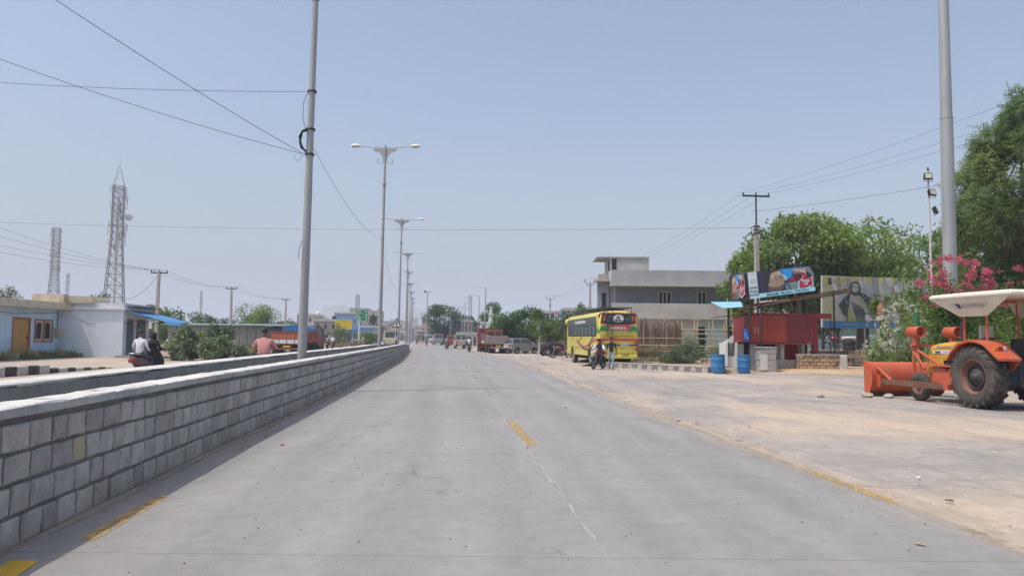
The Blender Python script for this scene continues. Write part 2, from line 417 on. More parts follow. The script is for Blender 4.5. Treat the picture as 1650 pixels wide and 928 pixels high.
def road_mat():
    m, nt, b = _nt('road_concrete'); co = nt.nodes.new('ShaderNodeNewGeometry').outputs['Position']
    at = nt.nodes.new('ShaderNodeAttribute'); at.attribute_name = 'across'; u = at.outputs['Fac']
    base = _mix(nt, _ramp(nt, _noise(nt, co, .35, 6, .6, .3), .3, .7), (.262, .252, .242), (.302, .291, .278))
    rot = (0, 0, rad(-5))
    streak = _noise(nt, _mapv(nt, co, (1.5, .10, 1), rot), 1.3, 6, .62, .25)
    base = _mix(nt, _ramp(nt, streak, .46, .72, 0, .42), base, (.185, .179, .176))
    cross = _noise(nt, _mapv(nt, co, (.12, 1.1, 1), rot, (3, 1, 0)), .55, 4, .6, .2)
    base = _mix(nt, _ramp(nt, cross, .52, .72, 0, .24), base, (.18, .176, .174))
    # the wheel tracks of each lane, rubbed darker
    w = nt.nodes.new('ShaderNodeMath'); w.operation = 'SINE'
    k = nt.nodes.new('ShaderNodeMath'); k.operation = 'MULTIPLY'; k.inputs[1].default_value = PI * 4
    nt.links.new(u, k.inputs[0]); nt.links.new(k.outputs[0], w.inputs[0])
    ab = nt.nodes.new('ShaderNodeMath'); ab.operation = 'ABSOLUTE'; nt.links.new(w.outputs[0], ab.inputs[0])
    tr = nt.nodes.new('ShaderNodeMath'); tr.operation = 'MULTIPLY'
    nt.links.new(_ramp(nt, ab.outputs[0], .45, 1, 0, .5), tr.inputs[0])
    nt.links.new(_ramp(nt, _noise(nt, _mapv(nt, co, (1, .18, 1), rot), .8, 4, .6), .35, .65), tr.inputs[1])
    base = _mix(nt, tr.outputs[0], base, (.195, .189, .185))
    spots = _ramp(nt, _noise(nt, _mapv(nt, co, (1, .6, 1)), 2.6, 3, .6, .7), .70, .76, 0, .5)
    base = _mix(nt, spots, base, (.15, .145, .145))
    blot = _ramp(nt, _noise(nt, _mapv(nt, co, (1, .45, 1), rot, (11, 5, 0)), .9, 5, .7, 1.0), .56, .72, 0, .5)
    base = _mix(nt, blot, base, (.235, .215, .195))
    wob = nt.nodes.new('ShaderNodeVectorMath'); wob.operation = 'ADD'
    nz = nt.nodes.new('ShaderNodeTexNoise'); nz.inputs['Scale'].default_value = 1.6; nz.inputs['Detail'].default_value = 6; nt.links.new(co, nz.inputs['Vector'])
    nt.links.new(_mapv(nt, co, (1, .5, 1)), wob.inputs[0]); nt.links.new(nz.outputs['Color'], wob.inputs[1])
    vo = nt.nodes.new('ShaderNodeTexVoronoi'); vo.feature = 'DISTANCE_TO_EDGE'; vo.inputs['Scale'].default_value = .22; nt.links.new(wob.outputs[0], vo.inputs['Vector'])
    ck = nt.nodes.new('ShaderNodeMath'); ck.operation = 'MULTIPLY'; nt.links.new(_ramp(nt, vo.outputs['Distance'], .0015, .0045, .75, 0), ck.inputs[0]); nt.links.new(_ramp(nt, _noise(nt, _mapv(nt, co, (1, 1, 1), (0, 0, 0), (31, 17, 0)), .3, 3, .6), .56, .64), ck.inputs[1])
    base = _mix(nt, ck.outputs[0], base, (.11, .10, .095))
    drip = nt.nodes.new('ShaderNodeTexVoronoi'); drip.inputs['Scale'].default_value = 1.5; nt.links.new(_mapv(nt, co, (1, .7, 1), rot), drip.inputs['Vector'])
    dk = nt.nodes.new('ShaderNodeMath'); dk.operation = 'MULTIPLY'; nt.links.new(_ramp(nt, drip.outputs['Distance'], .06, .15, .8, 0), dk.inputs[0]); nt.links.new(_ramp(nt, _noise(nt, co, .8, 3, .6), .52, .62), dk.inputs[1])
    base = _mix(nt, dk.outputs[0], base, (.13, .125, .12))
    midn = _ramp(nt, _noise(nt, co, 5, 6, .75), .3, .7)
    base = _mix(nt, midn, _scale(nt, base, _val(nt, .88)), _scale(nt, base, _val(nt, 1.11)))
    fine = _ramp(nt, _noise(nt, co, 75, 3, .8), .25, .75)
    base = _mix(nt, fine, _scale(nt, base, _val(nt, .84)), _scale(nt, base, _val(nt, 1.15)))
    # sand blown over both edges
    ed = nt.nodes.new('ShaderNodeMath'); ed.operation = 'ABSOLUTE'; nt.links.new(u, ed.inputs[0])
    s = nt.nodes.new('ShaderNodeMath'); s.operation = 'ADD'
    nt.links.new(_ramp(nt, _noise(nt, _mapv(nt, co, (1, .3, 1), rot), 1.1, 6, .65, .4), 0, 1, -.22, .22), s.inputs[0]); nt.links.new(ed.outputs[0], s.inputs[1])
    base = _mix(nt, _ramp(nt, s.outputs[0], .86, 1.04, 0, .9), base, (.43, .35, .27))
    base = _scale(nt, base, _obrand(nt, .022))
    nt.links.new(base, b.inputs['Base Color']); b.inputs['Specular IOR Level'].default_value = .3
    nt.links.new(_ramp(nt, streak, .4, .7, .82, .62), b.inputs['Roughness'])
    _bump(nt, b, _noise(nt, co, 45, 7, .7), .8, .006)
    return m
M_ROAD = road_mat()
M_JOINT = mat('joint_filler', (.335, .32, .30), .9, var=.2, scale=6, world=True)
M_YEL = None
def paint_mat(name, col, hide):
    """worn road paint: flakes away in patches to a see-through surface"""
    m, nt, b = _nt(name); co = nt.nodes.new('ShaderNodeNewGeometry').outputs['Position']
    c = _mix(nt, _noise(nt, co, 5, 5, .6), tuple(x * .72 for x in col), col)
    nt.links.new(c, b.inputs['Base Color']); b.inputs['Roughness'].default_value = .7
    n = _noise(nt, co, 9, 8, .75, .5); nt.links.new(_ramp(nt, n, hide - .07, hide + .07), b.inputs['Alpha'])
    return m
M_YEL = paint_mat('worn_yellow_paint', (.50, .34, .12), .47)
M_YEL2 = paint_mat('rubbed_yellow_paint', (.43, .345, .21), .57)
M_YEL3 = paint_mat('fresh_yellow_paint', (.66, .40, .035), .33)

# ------------------------------------------------------------------ ground, roads
g = MB()
nx, ny = 24, 30
xs = [-6000 + 12000 * i / nx for i in range(nx + 1)]; ys = [-600 + 7600 * i / ny for i in range(ny + 1)]
vs = [(x, y, -.05) for y in ys for x in xs]
g._add(vs, [(j * (nx + 1) + i, j * (nx + 1) + i + 1, (j + 1) * (nx + 1) + i + 1, (j + 1) * (nx + 1) + i) for j in range(ny) for i in range(nx)])
tag(g.build('ground', M_GROUND), kind='structure')

def strip(name, m, fl, fr, y0, y1, z, dy=3.0, parent=None, attr=False, u0=-1, u1=1, thick=0, cols=1):
    mb = MB(); n = max(1, int(math.ceil((y1 - y0) / dy))); U = []; vs = []
    for i in range(n + 1):
        y = y0 + (y1 - y0) * i / n
        for j in range(cols + 1):
            t = j / cols; vs.append((fl(y) + (fr(y) - fl(y)) * t, y, z)); U.append(u0 + (u1 - u0) * t)
    k = cols + 1
    fs = [(i * k + j, i * k + j + 1, (i + 1) * k + j + 1, (i + 1) * k + j) for i in range(n) for j in range(cols)]
    if thick:
        rim = [j for j in range(cols)] + [i * k + cols for i in range(n)] + [n * k + j for j in range(cols, 0, -1)] + [i * k for i in range(n, 0, -1)]
        o = len(vs); vs += [(vs[q][0], vs[q][1], z - thick) for q in rim]; U += [U[q] for q in rim]; r = len(rim)
        fs += [(rim[q], o + q, o + (q + 1) % r, rim[(q + 1) % r]) for q in range(r)]
    mb._add(vs, fs); ob = mb.build(name, m, parent)
    if attr:
        a = ob.data.attributes.new('across', 'FLOAT', 'POINT'); a.data.foreach_set('value', U)
    return ob

road = strip('road', M_JOINT, lambda y: xl(y) - .15, lambda y: xe(y) - .06, -9, 1400, .0095, 4)
tag(road, 'grey concrete carriageway cast in slabs, running beside the block wall', kind='structure')
jt = lambda y: .012 * math.sin(y * 3.7) + .008 * math.sin(y * 9.1 + 1) + .006 * math.sin(y * 17.3)
yk = 5.2 - 4.5 * 3
while yk < 92:
    y1 = yk + 4.5; gp = .006
    for side in (0, 1):
        wob = R.uniform(-.012, .012)
        if side == 0: o = strip('slab', M_ROAD, lambda y: xl(y) - .12, lambda y: xc(y) - .007 + jt(y), yk + gp, y1 - gp, .012, .2, road, True, -1, 0, .009, 3)
        else: o = strip('slab', M_ROAD, lambda y: xc(y) + .007 + jt(y + .3 * math.sin(y)), lambda y: xe(y) + .03 * math.sin(y * 2.1) + .025 * math.sin(y * 5.3 + 1), yk + gp, y1 - gp, .012, .2, road, True, 0, 1, .009, 3)
    yk = y1
strip('far_paving', M_ROAD, lambda y: xl(y), xe, yk + .006, 1400, .012, 8, road, True, -1, 1, 0, 4)

def mark(fl, fr, y0, y1, m, dy=.5): return strip('yellow_marking', m, fl, fr, y0, y1, .016, dy, road)
for y0, y1, m in ((10.5, 13.6, M_YEL), (19.0, 22.3, M_YEL2), (27.5, 30.5, M_YEL2), (36.5, 39.5, M_YEL2), (54, 57, M_YEL2)):
    mark(lambda y: xc(y) + .02, lambda y: xc(y) + .16, y0, y1, m)
mark(lambda y: G(45, 910).x - .13 - .2 * (y - 4.9), lambda y: G(45, 910).x + .06 - .2 * (y - 4.9), 4.62, 5.0, M_YEL3)
mark(lambda y: xw(y) + .37, lambda y: xw(y) + .50, 5.5, 7.0, M_YEL)
mark(lambda y: xw(y) + .32, lambda y: xw(y) + .43, 9.4, 12.2, M_YEL2)
for y0, y1, m in ((5.0, 6.1, M_YEL2), (7.05, 8.6, M_YEL), (8.7, 10.6, M_YEL2), (12.4, 15.3, M_YEL2), (22.5, 25.0, M_YEL2), (33, 36, M_YEL2)):
    mark(lambda y: xe(y) - .20, lambda y: xe(y) - .08, y0, y1, m)

def drift_mat():
    m, nt, b = _nt('drifted_sand'); co = nt.nodes.new('ShaderNodeNewGeometry').outputs['Position']
    at = nt.nodes.new('ShaderNodeAttribute'); at.attribute_name = 'across'
    c = _mix(nt, _noise(nt, co, 2.0, 5, .65), (.40, .335, .27), (.50, .42, .335)); c = _mix(nt, _ramp(nt, _noise(nt, co, 70, 2, .6), .6, .7, 0, .4), c, (.22, .19, .16))
    nt.links.new(c, b.inputs['Base Color']); b.inputs['Roughness'].default_value = .95; b.inputs['Specular IOR Level'].default_value = .1
    ab = nt.nodes.new('ShaderNodeMath'); ab.operation = 'ABSOLUTE'; nt.links.new(at.outputs['Fac'], ab.inputs[0])
    s = nt.nodes.new('ShaderNodeMath'); s.operation = 'ADD'; nt.links.new(_ramp(nt, ab.outputs[0], .0, 1, .16, -.42), s.inputs[0]); nt.links.new(_noise(nt, _mapv(nt, co, (1, .45, 1)), 1.2, 8, .74, .8), s.inputs[1])
    nt.links.new(_ramp(nt, s.outputs[0], .46, .68, 0, .85), b.inputs['Alpha']); return m
M_DRIFT = drift_mat()
sdr = strip('edge_sand', M_DRIFT, lambda y: xe(y) - .85, lambda y: xe(y) + .75, -9, 120, .0142, 1.0, None, True, -1, 1, 0, 6); sdr['kind'] = 'stuff'; sdr['label'] = 'sand drifted over the right hand edge of the road'
sdr = strip('edge_sand', M_DRIFT, lambda y: xw(y) - .25, lambda y: xw(y) + .34 + .012 * max(0, y - 6), -8, 86, .0142, 1.0, None, True, -1, 1, 0, 6); sdr['kind'] = 'stuff'; sdr['label'] = 'dust gathered along the foot of the block wall'
fc = MB()
pts = [(xe(y) - .4, y) for y in (-9, -4, 0, 4, 8, 12, 16, 20, 26, 34, 44, 56, 69, 85, 115)]
fc.poly([(x, y, -.004) for x, y in pts] + [(-1, 116, -.004), (3, 82, -.004), (3.6, 60, -.004), (5.6, 42, -.004), (8.5, 35, -.004), (14, 36.6, -.004), (22, 44, -.004), (45, 44, -.004), (60, -9, -.004)])
tag(fc.build('forecourt', M_COURT), kind='structure')
sd_ = MB()
def patch(cx, cy, rx, ry, z, n=22, seed=0):
    r = random.Random(seed); return [(cx + rx * (1 + r.uniform(-.16, .16)) * math.cos(2 * PI * i / n), cy + ry * (1 + r.uniform(-.16, .16)) * math.sin(2 * PI * i / n), z) for i in range(n)]
tag(MB().poly([(11.6, 36.2, .004), (13.2, 37.0, .004), (16.5, 38.6, .004), (20, 40.6, .004), (25.5, 42.5, .004), (40, 43, .004), (40, 60, .004), (10, 60, .004), (9.5, 37, .004)]).build('sandy_verge', M_SAND), kind='structure')
strip('service_road', M_SERVICE, lambda y: xb(min(y, 88)) - .6 - max(0, y - 88) * .13 - 10.6, lambda y: (xb(min(y, 88)) - max(0, y - 88) * .13) - .2, -9, 330, -.002, 6)['kind'] = 'structure'
tag(strip('median_soil', M_SOIL, xb, lambda y: xw(y) - .2, -8, 87, .28, 3), kind='structure')
tag(MB().poly([(-60, 10, .02), (-17.55, 10, .02), (-17.55, 28.5, .02), (-17.6, 33, .004), (-21, 44, .004), (-24.6, 47.7, .004), (-60, 60, .004)]).build('pavement', M_SERVICE), kind='structure')

# hazy hills far beyond the town
def ridge(y, prof, depth, m):
    mb = MB(); rings = []; rr = random.Random(5)
    for (x, h) in prof:
        rings.append([V((x, y - depth, -2)), V((x, y - depth * .55, h * .5 + rr.uniform(-3, 3))), V((x, y, h)), V((x, y + depth * .6, h * .45)), V((x, y + depth, -2))])
    mb.loft(rings, closed=False, caps=False); return tag(mb.build('hills', m), kind='structure')
M_HILL = mat('hill_scrub', (.20, .19, .13), .95, var=.35, scale=.006, world=True)
def prof(y, pts): return [((px - 825) / 1200 * y, max(0, CAM_H + (interp([(0, 537.4), (1650, 552.5)], px) - py) / 1200 * y)) for px, py in pts]
ridge(2600, prof(2600, [(430, 545), (470, 531), (505, 512), (525, 497), (540, 492), (556, 491), (572, 503), (590, 520), (625, 524), (650, 505), (668, 495), (684, 501), (706, 520), (740, 532), (790, 545)]), 300, M_HILL)
ridge(3000, prof(3000, [(-200, 540), (-100, 527), (100, 530), (220, 522), (330, 529), (420, 525), (540, 533), (700, 531), (860, 527), (1000, 534), (1200, 525), (1500, 530), (1800, 545)]), 300, M_HILL)

# ------------------------------------------------------------------ the dressed-stone median wall
M_MORT = mat('wall_mortar', (.185, .18, .175), .95, var=.2, scale=5, bump=.012, bscale=40, world=True)
def stone_mat(name, col, rnd):
    m, nt, b = _nt(name); co = nt.nodes.new('ShaderNodeNewGeometry').outputs['Position']
    c = _mix(nt, _ramp(nt, _noise(nt, co, 6, 6, .65), .3, .7), tuple(x * .80 for x in col), tuple(x * 1.2 for x in col))
    c = _mix(nt, _ramp(nt, _noise(nt, co, 2.2, 3, .6), .5, .75, 0, .4), c, (col[0] * .95, col[1] * .93, col[2] * .85))
    c = _mix(nt, _ramp(nt, _noise(nt, co, 120, 2, .7), .6, .72, 0, .45), c, tuple(x * .55 for x in col))
    sp = nt.nodes.new('ShaderNodeSeparateXYZ'); nt.links.new(co, sp.inputs[0]); zz = nt.nodes.new('ShaderNodeMath'); zz.operation = 'ADD'
    nt.links.new(sp.outputs[2], zz.inputs[0]); nt.links.new(_ramp(nt, _noise(nt, co, 2.5, 5, .65), .2, .8, -.25, .25), zz.inputs[1])
    c = _mix(nt, _ramp(nt, zz.outputs[0], .0, .32, .55, 0), c, (.37, .315, .255))
    c = _scale(nt, c, _obrand(nt, rnd)); nt.links.new(c, b.inputs['Base Color'])
    b.inputs['Roughness'].default_value = .92; b.inputs['Specular IOR Level'].default_value = .2
    _bump(nt, b, _noise(nt, co, 22, 8, .72), 1.0, .02)
    return m
M_BLOCK = stone_mat('grey_granite', (.405, .392, .37), .18)
M_TAN = stone_mat('tan_granite', (.45, .39, .28), .06)
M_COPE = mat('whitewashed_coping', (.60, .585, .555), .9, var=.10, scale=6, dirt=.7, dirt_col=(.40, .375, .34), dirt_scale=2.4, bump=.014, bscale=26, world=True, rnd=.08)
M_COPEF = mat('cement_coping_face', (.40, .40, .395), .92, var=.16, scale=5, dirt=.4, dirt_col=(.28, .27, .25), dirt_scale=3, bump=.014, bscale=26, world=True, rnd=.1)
wall = thing('stone_wall', 'low grey wall of squared granite blocks under a white coping beside the road', 'wall', (xw(20), 20, 0))
def wparent(o):
    o.parent = wall; o.matrix_parent_inverse = Matrix.Translation(-V(wall.location)); return o
def wall_frame(y):
    d = V((xw(y + .3) - xw(y - .3), .6, 0)).normalized(); return V((xw(y), y, 0)), d, V((d.y, -d.x, 0))
core = MB(); rings = []
y = -8.0
while y <= 88.01:
    p, d, n = wall_frame(y); h = wall_h(y) - .085
    rings.append([p - n * .012 + V((0, 0, -.1)), p - n * .012 + V((0, 0, h)), p - n * .29 + V((0, 0, h)), p - n * .29 + V((0, 0, -.1))]); y += 2
core.loft(rings, smooth=False); wparent(core.build('mortar_core', M_MORT))
# courses: four rows of blocks, each roughly dressed
blk = []; NB = 0
rowz = [(.012, .208), (.238, .430), (.460, .648), (.678, .862)]
cells = []
for r_, (z0, z1) in enumerate(rowz):
    rr = random.Random(40 + r_); s = -6.0 + r_ * .13
    while s < 87.5:
        L = rr.uniform(.22, .36); cells.append((s, s + L, r_, z0, z1)); s += L
cells.sort(key=lambda c: c[0])
vis = [c for c in cells if c[0] > 4.6]; near = set(id(c) for c in vis[:300])
protos = []
def block_shape(mb, s0, s1, z0, z1, rr, cheap=False):
    ym = (s0 + s1) / 2; p, d, n = wall_frame(ym); hs = wall_h(ym) / 1.0; z0 *= hs; z1 *= hs
    g = .013; a, b = (s0 - ym + g), (s1 - ym - g)
    def pt(u, z, o): return p + d * u + n * o + V((0, 0, z))
    jit = lambda k: rr.uniform(-k, k)
    if cheap:
        o = rr.uniform(.008, .02)
        vs = [pt(a, z0, -.01), pt(b, z0, -.01), pt(b, z1, -.01), pt(a, z1, -.01), pt(a + .01, z0 + .008, o), pt(b - .01, z0 + .008, o), pt(b - .01, z1 - .008, o), pt(a + .01, z1 - .008, o)]
        mb._add(vs, [(0, 1, 5, 4), (1, 2, 6, 5), (2, 3, 7, 6), (3, 0, 4, 7), (4, 5, 6, 7)]); return
    out = []; cnt = 4
    ring0 = []; ring1 = []; ring2 = []
    per = [(a, z0), ((a + b) / 2, z0), (b, z0), (b, (z0 + z1) / 2), (b, z1), ((a + b) / 2, z1), (a, z1), (a, (z0 + z1) / 2)]
    cu, cz = (a + b) / 2, (z0 + z1) / 2; o = rr.uniform(.008, .022)
    for (u, z) in per:
        ju, jz = jit(.007), jit(.006)
        ring0.append(pt(u + ju, z + jz, -.03)); ring1.append(pt(u + ju, z + jz, o * .35))
        ring2.append(pt(cu + (u - cu) * .86 + jit(.006), cz + (z - cz) * .84 + jit(.006), o + jit(.005)))
    c = pt(cu + jit(.02), cz + jit(.02), o + rr.uniform(.0, .012))
    vs = ring0 + ring1 + ring2 + [c]
    fs = [(i, (i + 1) % 8, 8 + (i + 1) % 8, 8 + i) for i in range(8)] + [(8 + i, 8 + (i + 1) % 8, 16 + (i + 1) % 8, 16 + i) for i in range(8)] + [(16 + i, 16 + (i + 1) % 8, 24) for i in range(8)]
    mb._add(vs, fs)
rest = MB(); rr = random.Random(3); i_b = 0
for c in cells:
    if id(c) in near:
        mb = MB(); block_shape(mb, c[0], c[1], c[3], c[4], rr)
        tan = (c[2] == 2 and 5.95 < c[0] < 6.25)
        o = wparent(mb.build('stone_block', M_TAN if tan else M_BLOCK))
        if tan: o['label'] = 'tan coloured granite block'
    else: block_shape(rest, c[0], c[1], c[3], c[4], rr, c[0] > 5)
rest_o = wparent(rest.build('far_blocks', stone_mat('grey_granite_far', (.405, .392, .37), 0))); rest_o['kind'] = 'stuff'
s = -5.0; rr = random.Random(9)
while s < 87:
    L = rr.uniform(.75, 1.25); L = min(L, 87.6 - s); ym = s + L / 2; p, d, n = wall_frame(ym); h = wall_h(ym)
    mb = MB(); rings = []; k = 5
    for i in range(k):
        t = s + .007 + (L - .014) * i / (k - 1); q = V((xw(t), t, 0)); j = lambda: rr.uniform(-.006, .006); hh = wall_h(t)
        rings.append([q + n * (.035 + j()) + V((0, 0, hh - .085 + j() * .4)), q + n * (.04 + j()) + V((0, 0, hh - .022 + j())), q + n * (.025 + j()) + V((0, 0, hh - .012 + j())),
                      q - n * .15 + V((0, 0, hh - .01 + j())), q - n * (.29 + j()) + V((0, 0, hh - .018 + j())), q - n * .30 + V((0, 0, hh - .085))])
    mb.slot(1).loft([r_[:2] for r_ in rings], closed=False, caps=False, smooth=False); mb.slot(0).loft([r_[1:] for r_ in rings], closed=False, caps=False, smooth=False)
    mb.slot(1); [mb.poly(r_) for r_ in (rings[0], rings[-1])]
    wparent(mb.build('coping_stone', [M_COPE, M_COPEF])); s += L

M_PLASTER = mat('rough_cement_plaster', (.30, .305, .30), .95, var=.18, scale=3, dirt=.5, dirt_col=(.16, .16, .155), dirt_scale=1.1, bump=.018, bscale=18, world=True)
bw = thing('plastered_wall', 'plain dark cement wall with a whitewashed top, along the far side of the median', 'wall', (xb(20), 20, 0))
def bpar(o): o.parent = bw; o.matrix_parent_inverse = Matrix.Translation(-V(bw.location)); return o
s = -8.0; rr = random.Random(12)
while s < 87.5:
    L = min(rr.uniform(2.2, 3.4), 88 - s); mb = MB(); cp = MB(); r1 = []; r2 = []; k = 7
    for i in range(k):
        t = s + .006 + (L - .012) * i / (k - 1); q = V((xb(t), t, 0)); h = wall_h(t) - .02; j = lambda a=.012: rr.uniform(-a, a)
        r1.append([q + V((j(.006), 0, -.1)), q + V((j(.006), 0, h - .04 + j(.01))), q + V((-.4, 0, h - .04)), q + V((-.4, 0, -.1))])
        r2.append([q + V((.006, 0, h - .03 + j())), q + V((.006 + j(.006), 0, h - .006 + j(.006))), q + V((-.02, 0, h + .004)), q + V((-.42, 0, h)), q + V((-.42, 0, h - .05))])
    mb.loft(r1, smooth=False); cp.loft(r2, smooth=False)
    bpar(mb.build('wall_segment', M_PLASTER)); bpar(cp.build('coping', M_COPE)); s += L

# grasses and a creeper between the two walls
M_DRYG = leaf_mat('dry_grass', (.34, .27, .13), (.50, .42, .24), .2)
M_GREENG = leaf_mat('green_grass', (.07, .11, .03), (.22, .24, .09), .25)
spots = [(*(V(((xw(y) - .45), y, .3))), .25, .6) for y in (8.2, 8.9, 9.6, 10.2, 12.5, 13.5, 16, 20, 24, 30, 36)]
tag(grass('dry_grass', spots, M_DRYG, 21, .5, .92, 210, None, .008), 'dry straw coloured grass between the two median walls', 'grass')
cr = thing('creeper', 'green leafy creeper shoot reaching up between the two median walls', 'plant', (xw(6.6) - 1.0, 6.6, .28))
ct = MB(); cpts = [(0.45, .35, 0), (.36, .2, .35), (.2, .05, .5), (-.02, -.08, .62), (-.16, -.15, .66)]
ct.tube(cpts, [.008, .007, .006, .004, .002], 5); ct.build('stem', MATS['bark'], cr)
rg = np.random.default_rng(3); lp = []; ld = []
for i in range(26):
    t = rg.uniform(1.2, 3.99); k = int(t); q = V(cpts[k]).lerp(V(cpts[min(k + 1, 4)]), t - k); lp.append(np.array(q) + rg.normal(size=3) * .03); ld.append(rg.normal(size=3))
M_LEAFBRIGHT = leaf_mat('bright_leaf', (.12, .24, .04), (.32, .46, .10), .35)
np_leaves('leaves', np.array(lp), np.array(ld), rg.normal(size=(26, 3)) * .4 + [0, 0, 1], .10, .06, rg.random(26), M_LEAFBRIGHT, cr)
# ------------------------------------------------------------------ street lamps on the median
M_GALV = mat('galvanised_steel', (.36, .37, .38), .55, .35, var=.14, scale=1.2, dirt=.35, dirt_col=(.25, .25, .24), dirt_scale=.9, stretch=(3, 3, .35))
M_GALVD = mat('galvanised_dull', (.30, .31, .31), .65, .2, var=.2, scale=2, dirt=.4, dirt_col=(.18, .17, .15))
M_LAMPW = mat('lamp_housing', (.72, .69, .60), .5, var=.08)
M_LENS = glass_mat('lamp_lens', (.16, .17, .18), .2)
M_BLACK = mat('black_rubber', (.022, .022, .024), .75, var=.3)
M_STEELD = mat('dark_steel', (.055, .055, .06), .6, .3, var=.3, dirt=.3, dirt_col=(.12, .07, .04))
def lamp_post(loc, h, label, rz=0.0):
    t = thing('street_lamp', label, 'street lamp', loc, rz, 'double arm lamps along the median'); t.rotation_euler[1] = .009
    p = MB(); k = h / 12.9
    p.cyl((0, 0, 0), (0, 0, h * .42), .125 * k, .105 * k, 8); p.cyl((0, 0, h * .42), (0, 0, h * .82), .098 * k, .08 * k, 8); p.cyl((0, 0, h * .82), (0, 0, h + .1), .074 * k, .062 * k, 8)
    p.build('pole', M_GALV, t)
    b = MB(); b.bx(-.2, .2, -.2, .2, -.02, .03)
    for sx in (-1, 1):
        for sy in (-1, 1): b.cyl((sx * .15, sy * .15, .03), (sx * .15, sy * .15, .09), .018, n=6)
    b.build('base_plate', M_GALVD, t)
    MB().lathe([(.105 * k, h * .81), (.12 * k, h * .815), (.12 * k, h * .825), (.09 * k, h * .83)], n=10).build('collar', M_GALVD, t)
    for s in (-1, 1):
        a = MB(); a.cyl((0, 0, h - .06), (s * 1.62, 0, h + .03), .032, .026, 8); a.build('arm', M_GALV, t)
        e = MB()
        e.prism([(s * .06, h - .10), (s * .78, h - .10), (s * .66, h - .24), (s * .62, h - .24), (s * .34, h - .30), (s * .17, h - .48), (s * .08, h - .85)], -.018, .018, 'Y')
        cx, cz, r = .33, h - .86, .20
        sp = [(s * .09, 0, h - .55), (s * .11, 0, h - .75)]
        for i in range(11):
            th = rad(190 + 250 * i / 10); rr_ = r * (1 - .35 * i / 10); sp.append((s * (cx + rr_ * math.cos(th)), 0, cz + rr_ * math.sin(th)))
        e.tube(sp, .024, 6)
        arc = [(s * (.30 + .34 * math.sin(rad(a_)) + .04), 0, h - .58 + .34 * (1 - math.cos(rad(a_))) - .02) for a_ in range(0, 91, 15)]
        e.tube([(s * .17, 0, h - .62), (s * .22, 0, h - .47), (s * .34, 0, h - .36), (s * .52, 0, h - .31), (s * .66, 0, h - .24)], .02, 6)
        e.build('scroll_bracket', M_GALV, t)
        hd = MB(); rings = []
        for (u, w, hh, zo) in ((0, .05, .05, 0), (.06, .10, .09, .01), (.3, .14, .13, .02), (.52, .13, .11, .01), (.62, .07, .05, 0)):
            rings.append([V((s * (1.55 + u), w * math.cos(2 * PI * i / 10), h + .05 + zo + hh * max(-.45, math.sin(2 * PI * i / 10)))) for i in range(10)])
        hd.loft(rings); hdo = hd.build('lamp_head', M_LAMPW, t)
        MB().rbox((s * 1.86, 0, h + .005), (.42, .2, .035), .03).build('lens', M_LENS, hdo)
    return t
HL = 12.9
lampdefs = [(P(486, 575, 19.9).x, 19.9, 'tall galvanised lamp pole with a black cable coil, rising out of the picture'),
            (P(611, 556, 45).x, 45, 'double arm lamp with scroll brackets, first beyond the tall median pole'),
            (P(641, 553, 72.4).x, 72.4, 'double arm lamp with scroll brackets, second beyond the tall median pole'),
            (P(653.5, 550, 100.5).x, 100.5, 'double arm lamp standing third beyond the tall median pole'),
            (P(655.5, 550, 129).x, 129, 'double arm lamp standing fourth beyond the tall median pole'),
            (P(659, 550, 157).x, 157, 'small distant double arm lamp over the median, fifth beyond the tall pole'),
            (P(661.5, 548, 186).x, 186, 'small distant double arm lamp over the median, sixth beyond the tall pole'),
            (P(663, 548, 214).x, 214, 'tiny distant double arm lamp over the median, seventh beyond the tall pole'),
            (P(664, 547, 243).x, 243, 'tiny distant double arm lamp over the median, eighth beyond the tall pole')]
L0 = lamp_post((lampdefs[0][0], lampdefs[0][1], .26), HL, lampdefs[0][2], rad(3))
L1 = lamp_post((lampdefs[1][0], lampdefs[1][1], .2), HL, lampdefs[1][2], rad(-3))
for i, (x, y, lb) in enumerate(lampdefs[2:]): clone(L1, (x, y, .1 if y < 90 else 0), rad(4 + i), lb).rotation_euler[1] = .006 if i else .012
# fittings of the tall pole
px0, py0 = lampdefs[0][0], lampdefs[0][1]
def zat(py, y, px=490): return P(px, py, y).z
def loc0(px, py): v = P(px, py, py0); return V((v.x - px0, 0, v.z - .26))
co = MB(); pts = [loc0(492, 210), loc0(485, 213), loc0(481.5, 222), loc0(481.5, 230), loc0(484, 239), loc0(490, 245)]
for k in range(5): co.tube([p + V((R.uniform(-.02, .02), -.12 + .03 * k, R.uniform(-.02, .02))) for p in pts], .02, 6)
co.build('cable_coil', M_BLACK, L0)
for py in (148, 209, 249):
    z = loc0(490, py).z; MB().lathe([(.125, z - .03), (.128, z - .03), (.128, z + .03), (.125, z + .03)], c=(0, 0, 0), n=10).build('strap', M_STEELD, L0)
MB().tube([loc0(491, 150), loc0(489, 170) + V((-.05, -.1, 0)), loc0(488, 195) + V((-.03, -.12, 0)), loc0(490, 212)], .008, 5).build('loose_wire', M_BLACK, L0)
MB().tube([loc0(488, 245), loc0(477, 262), loc0(470, 252)], .006, 5).build('loose_wire', M_BLACK, L0)
MB().tube([loc0(487, 388) + V((0, -.13, 0)), loc0(482, 402) + V((0, -.13, 0)), loc0(481, 418) + V((0, -.13, 0))], .008, 5).build('loose_wire', M_BLACK, L0)

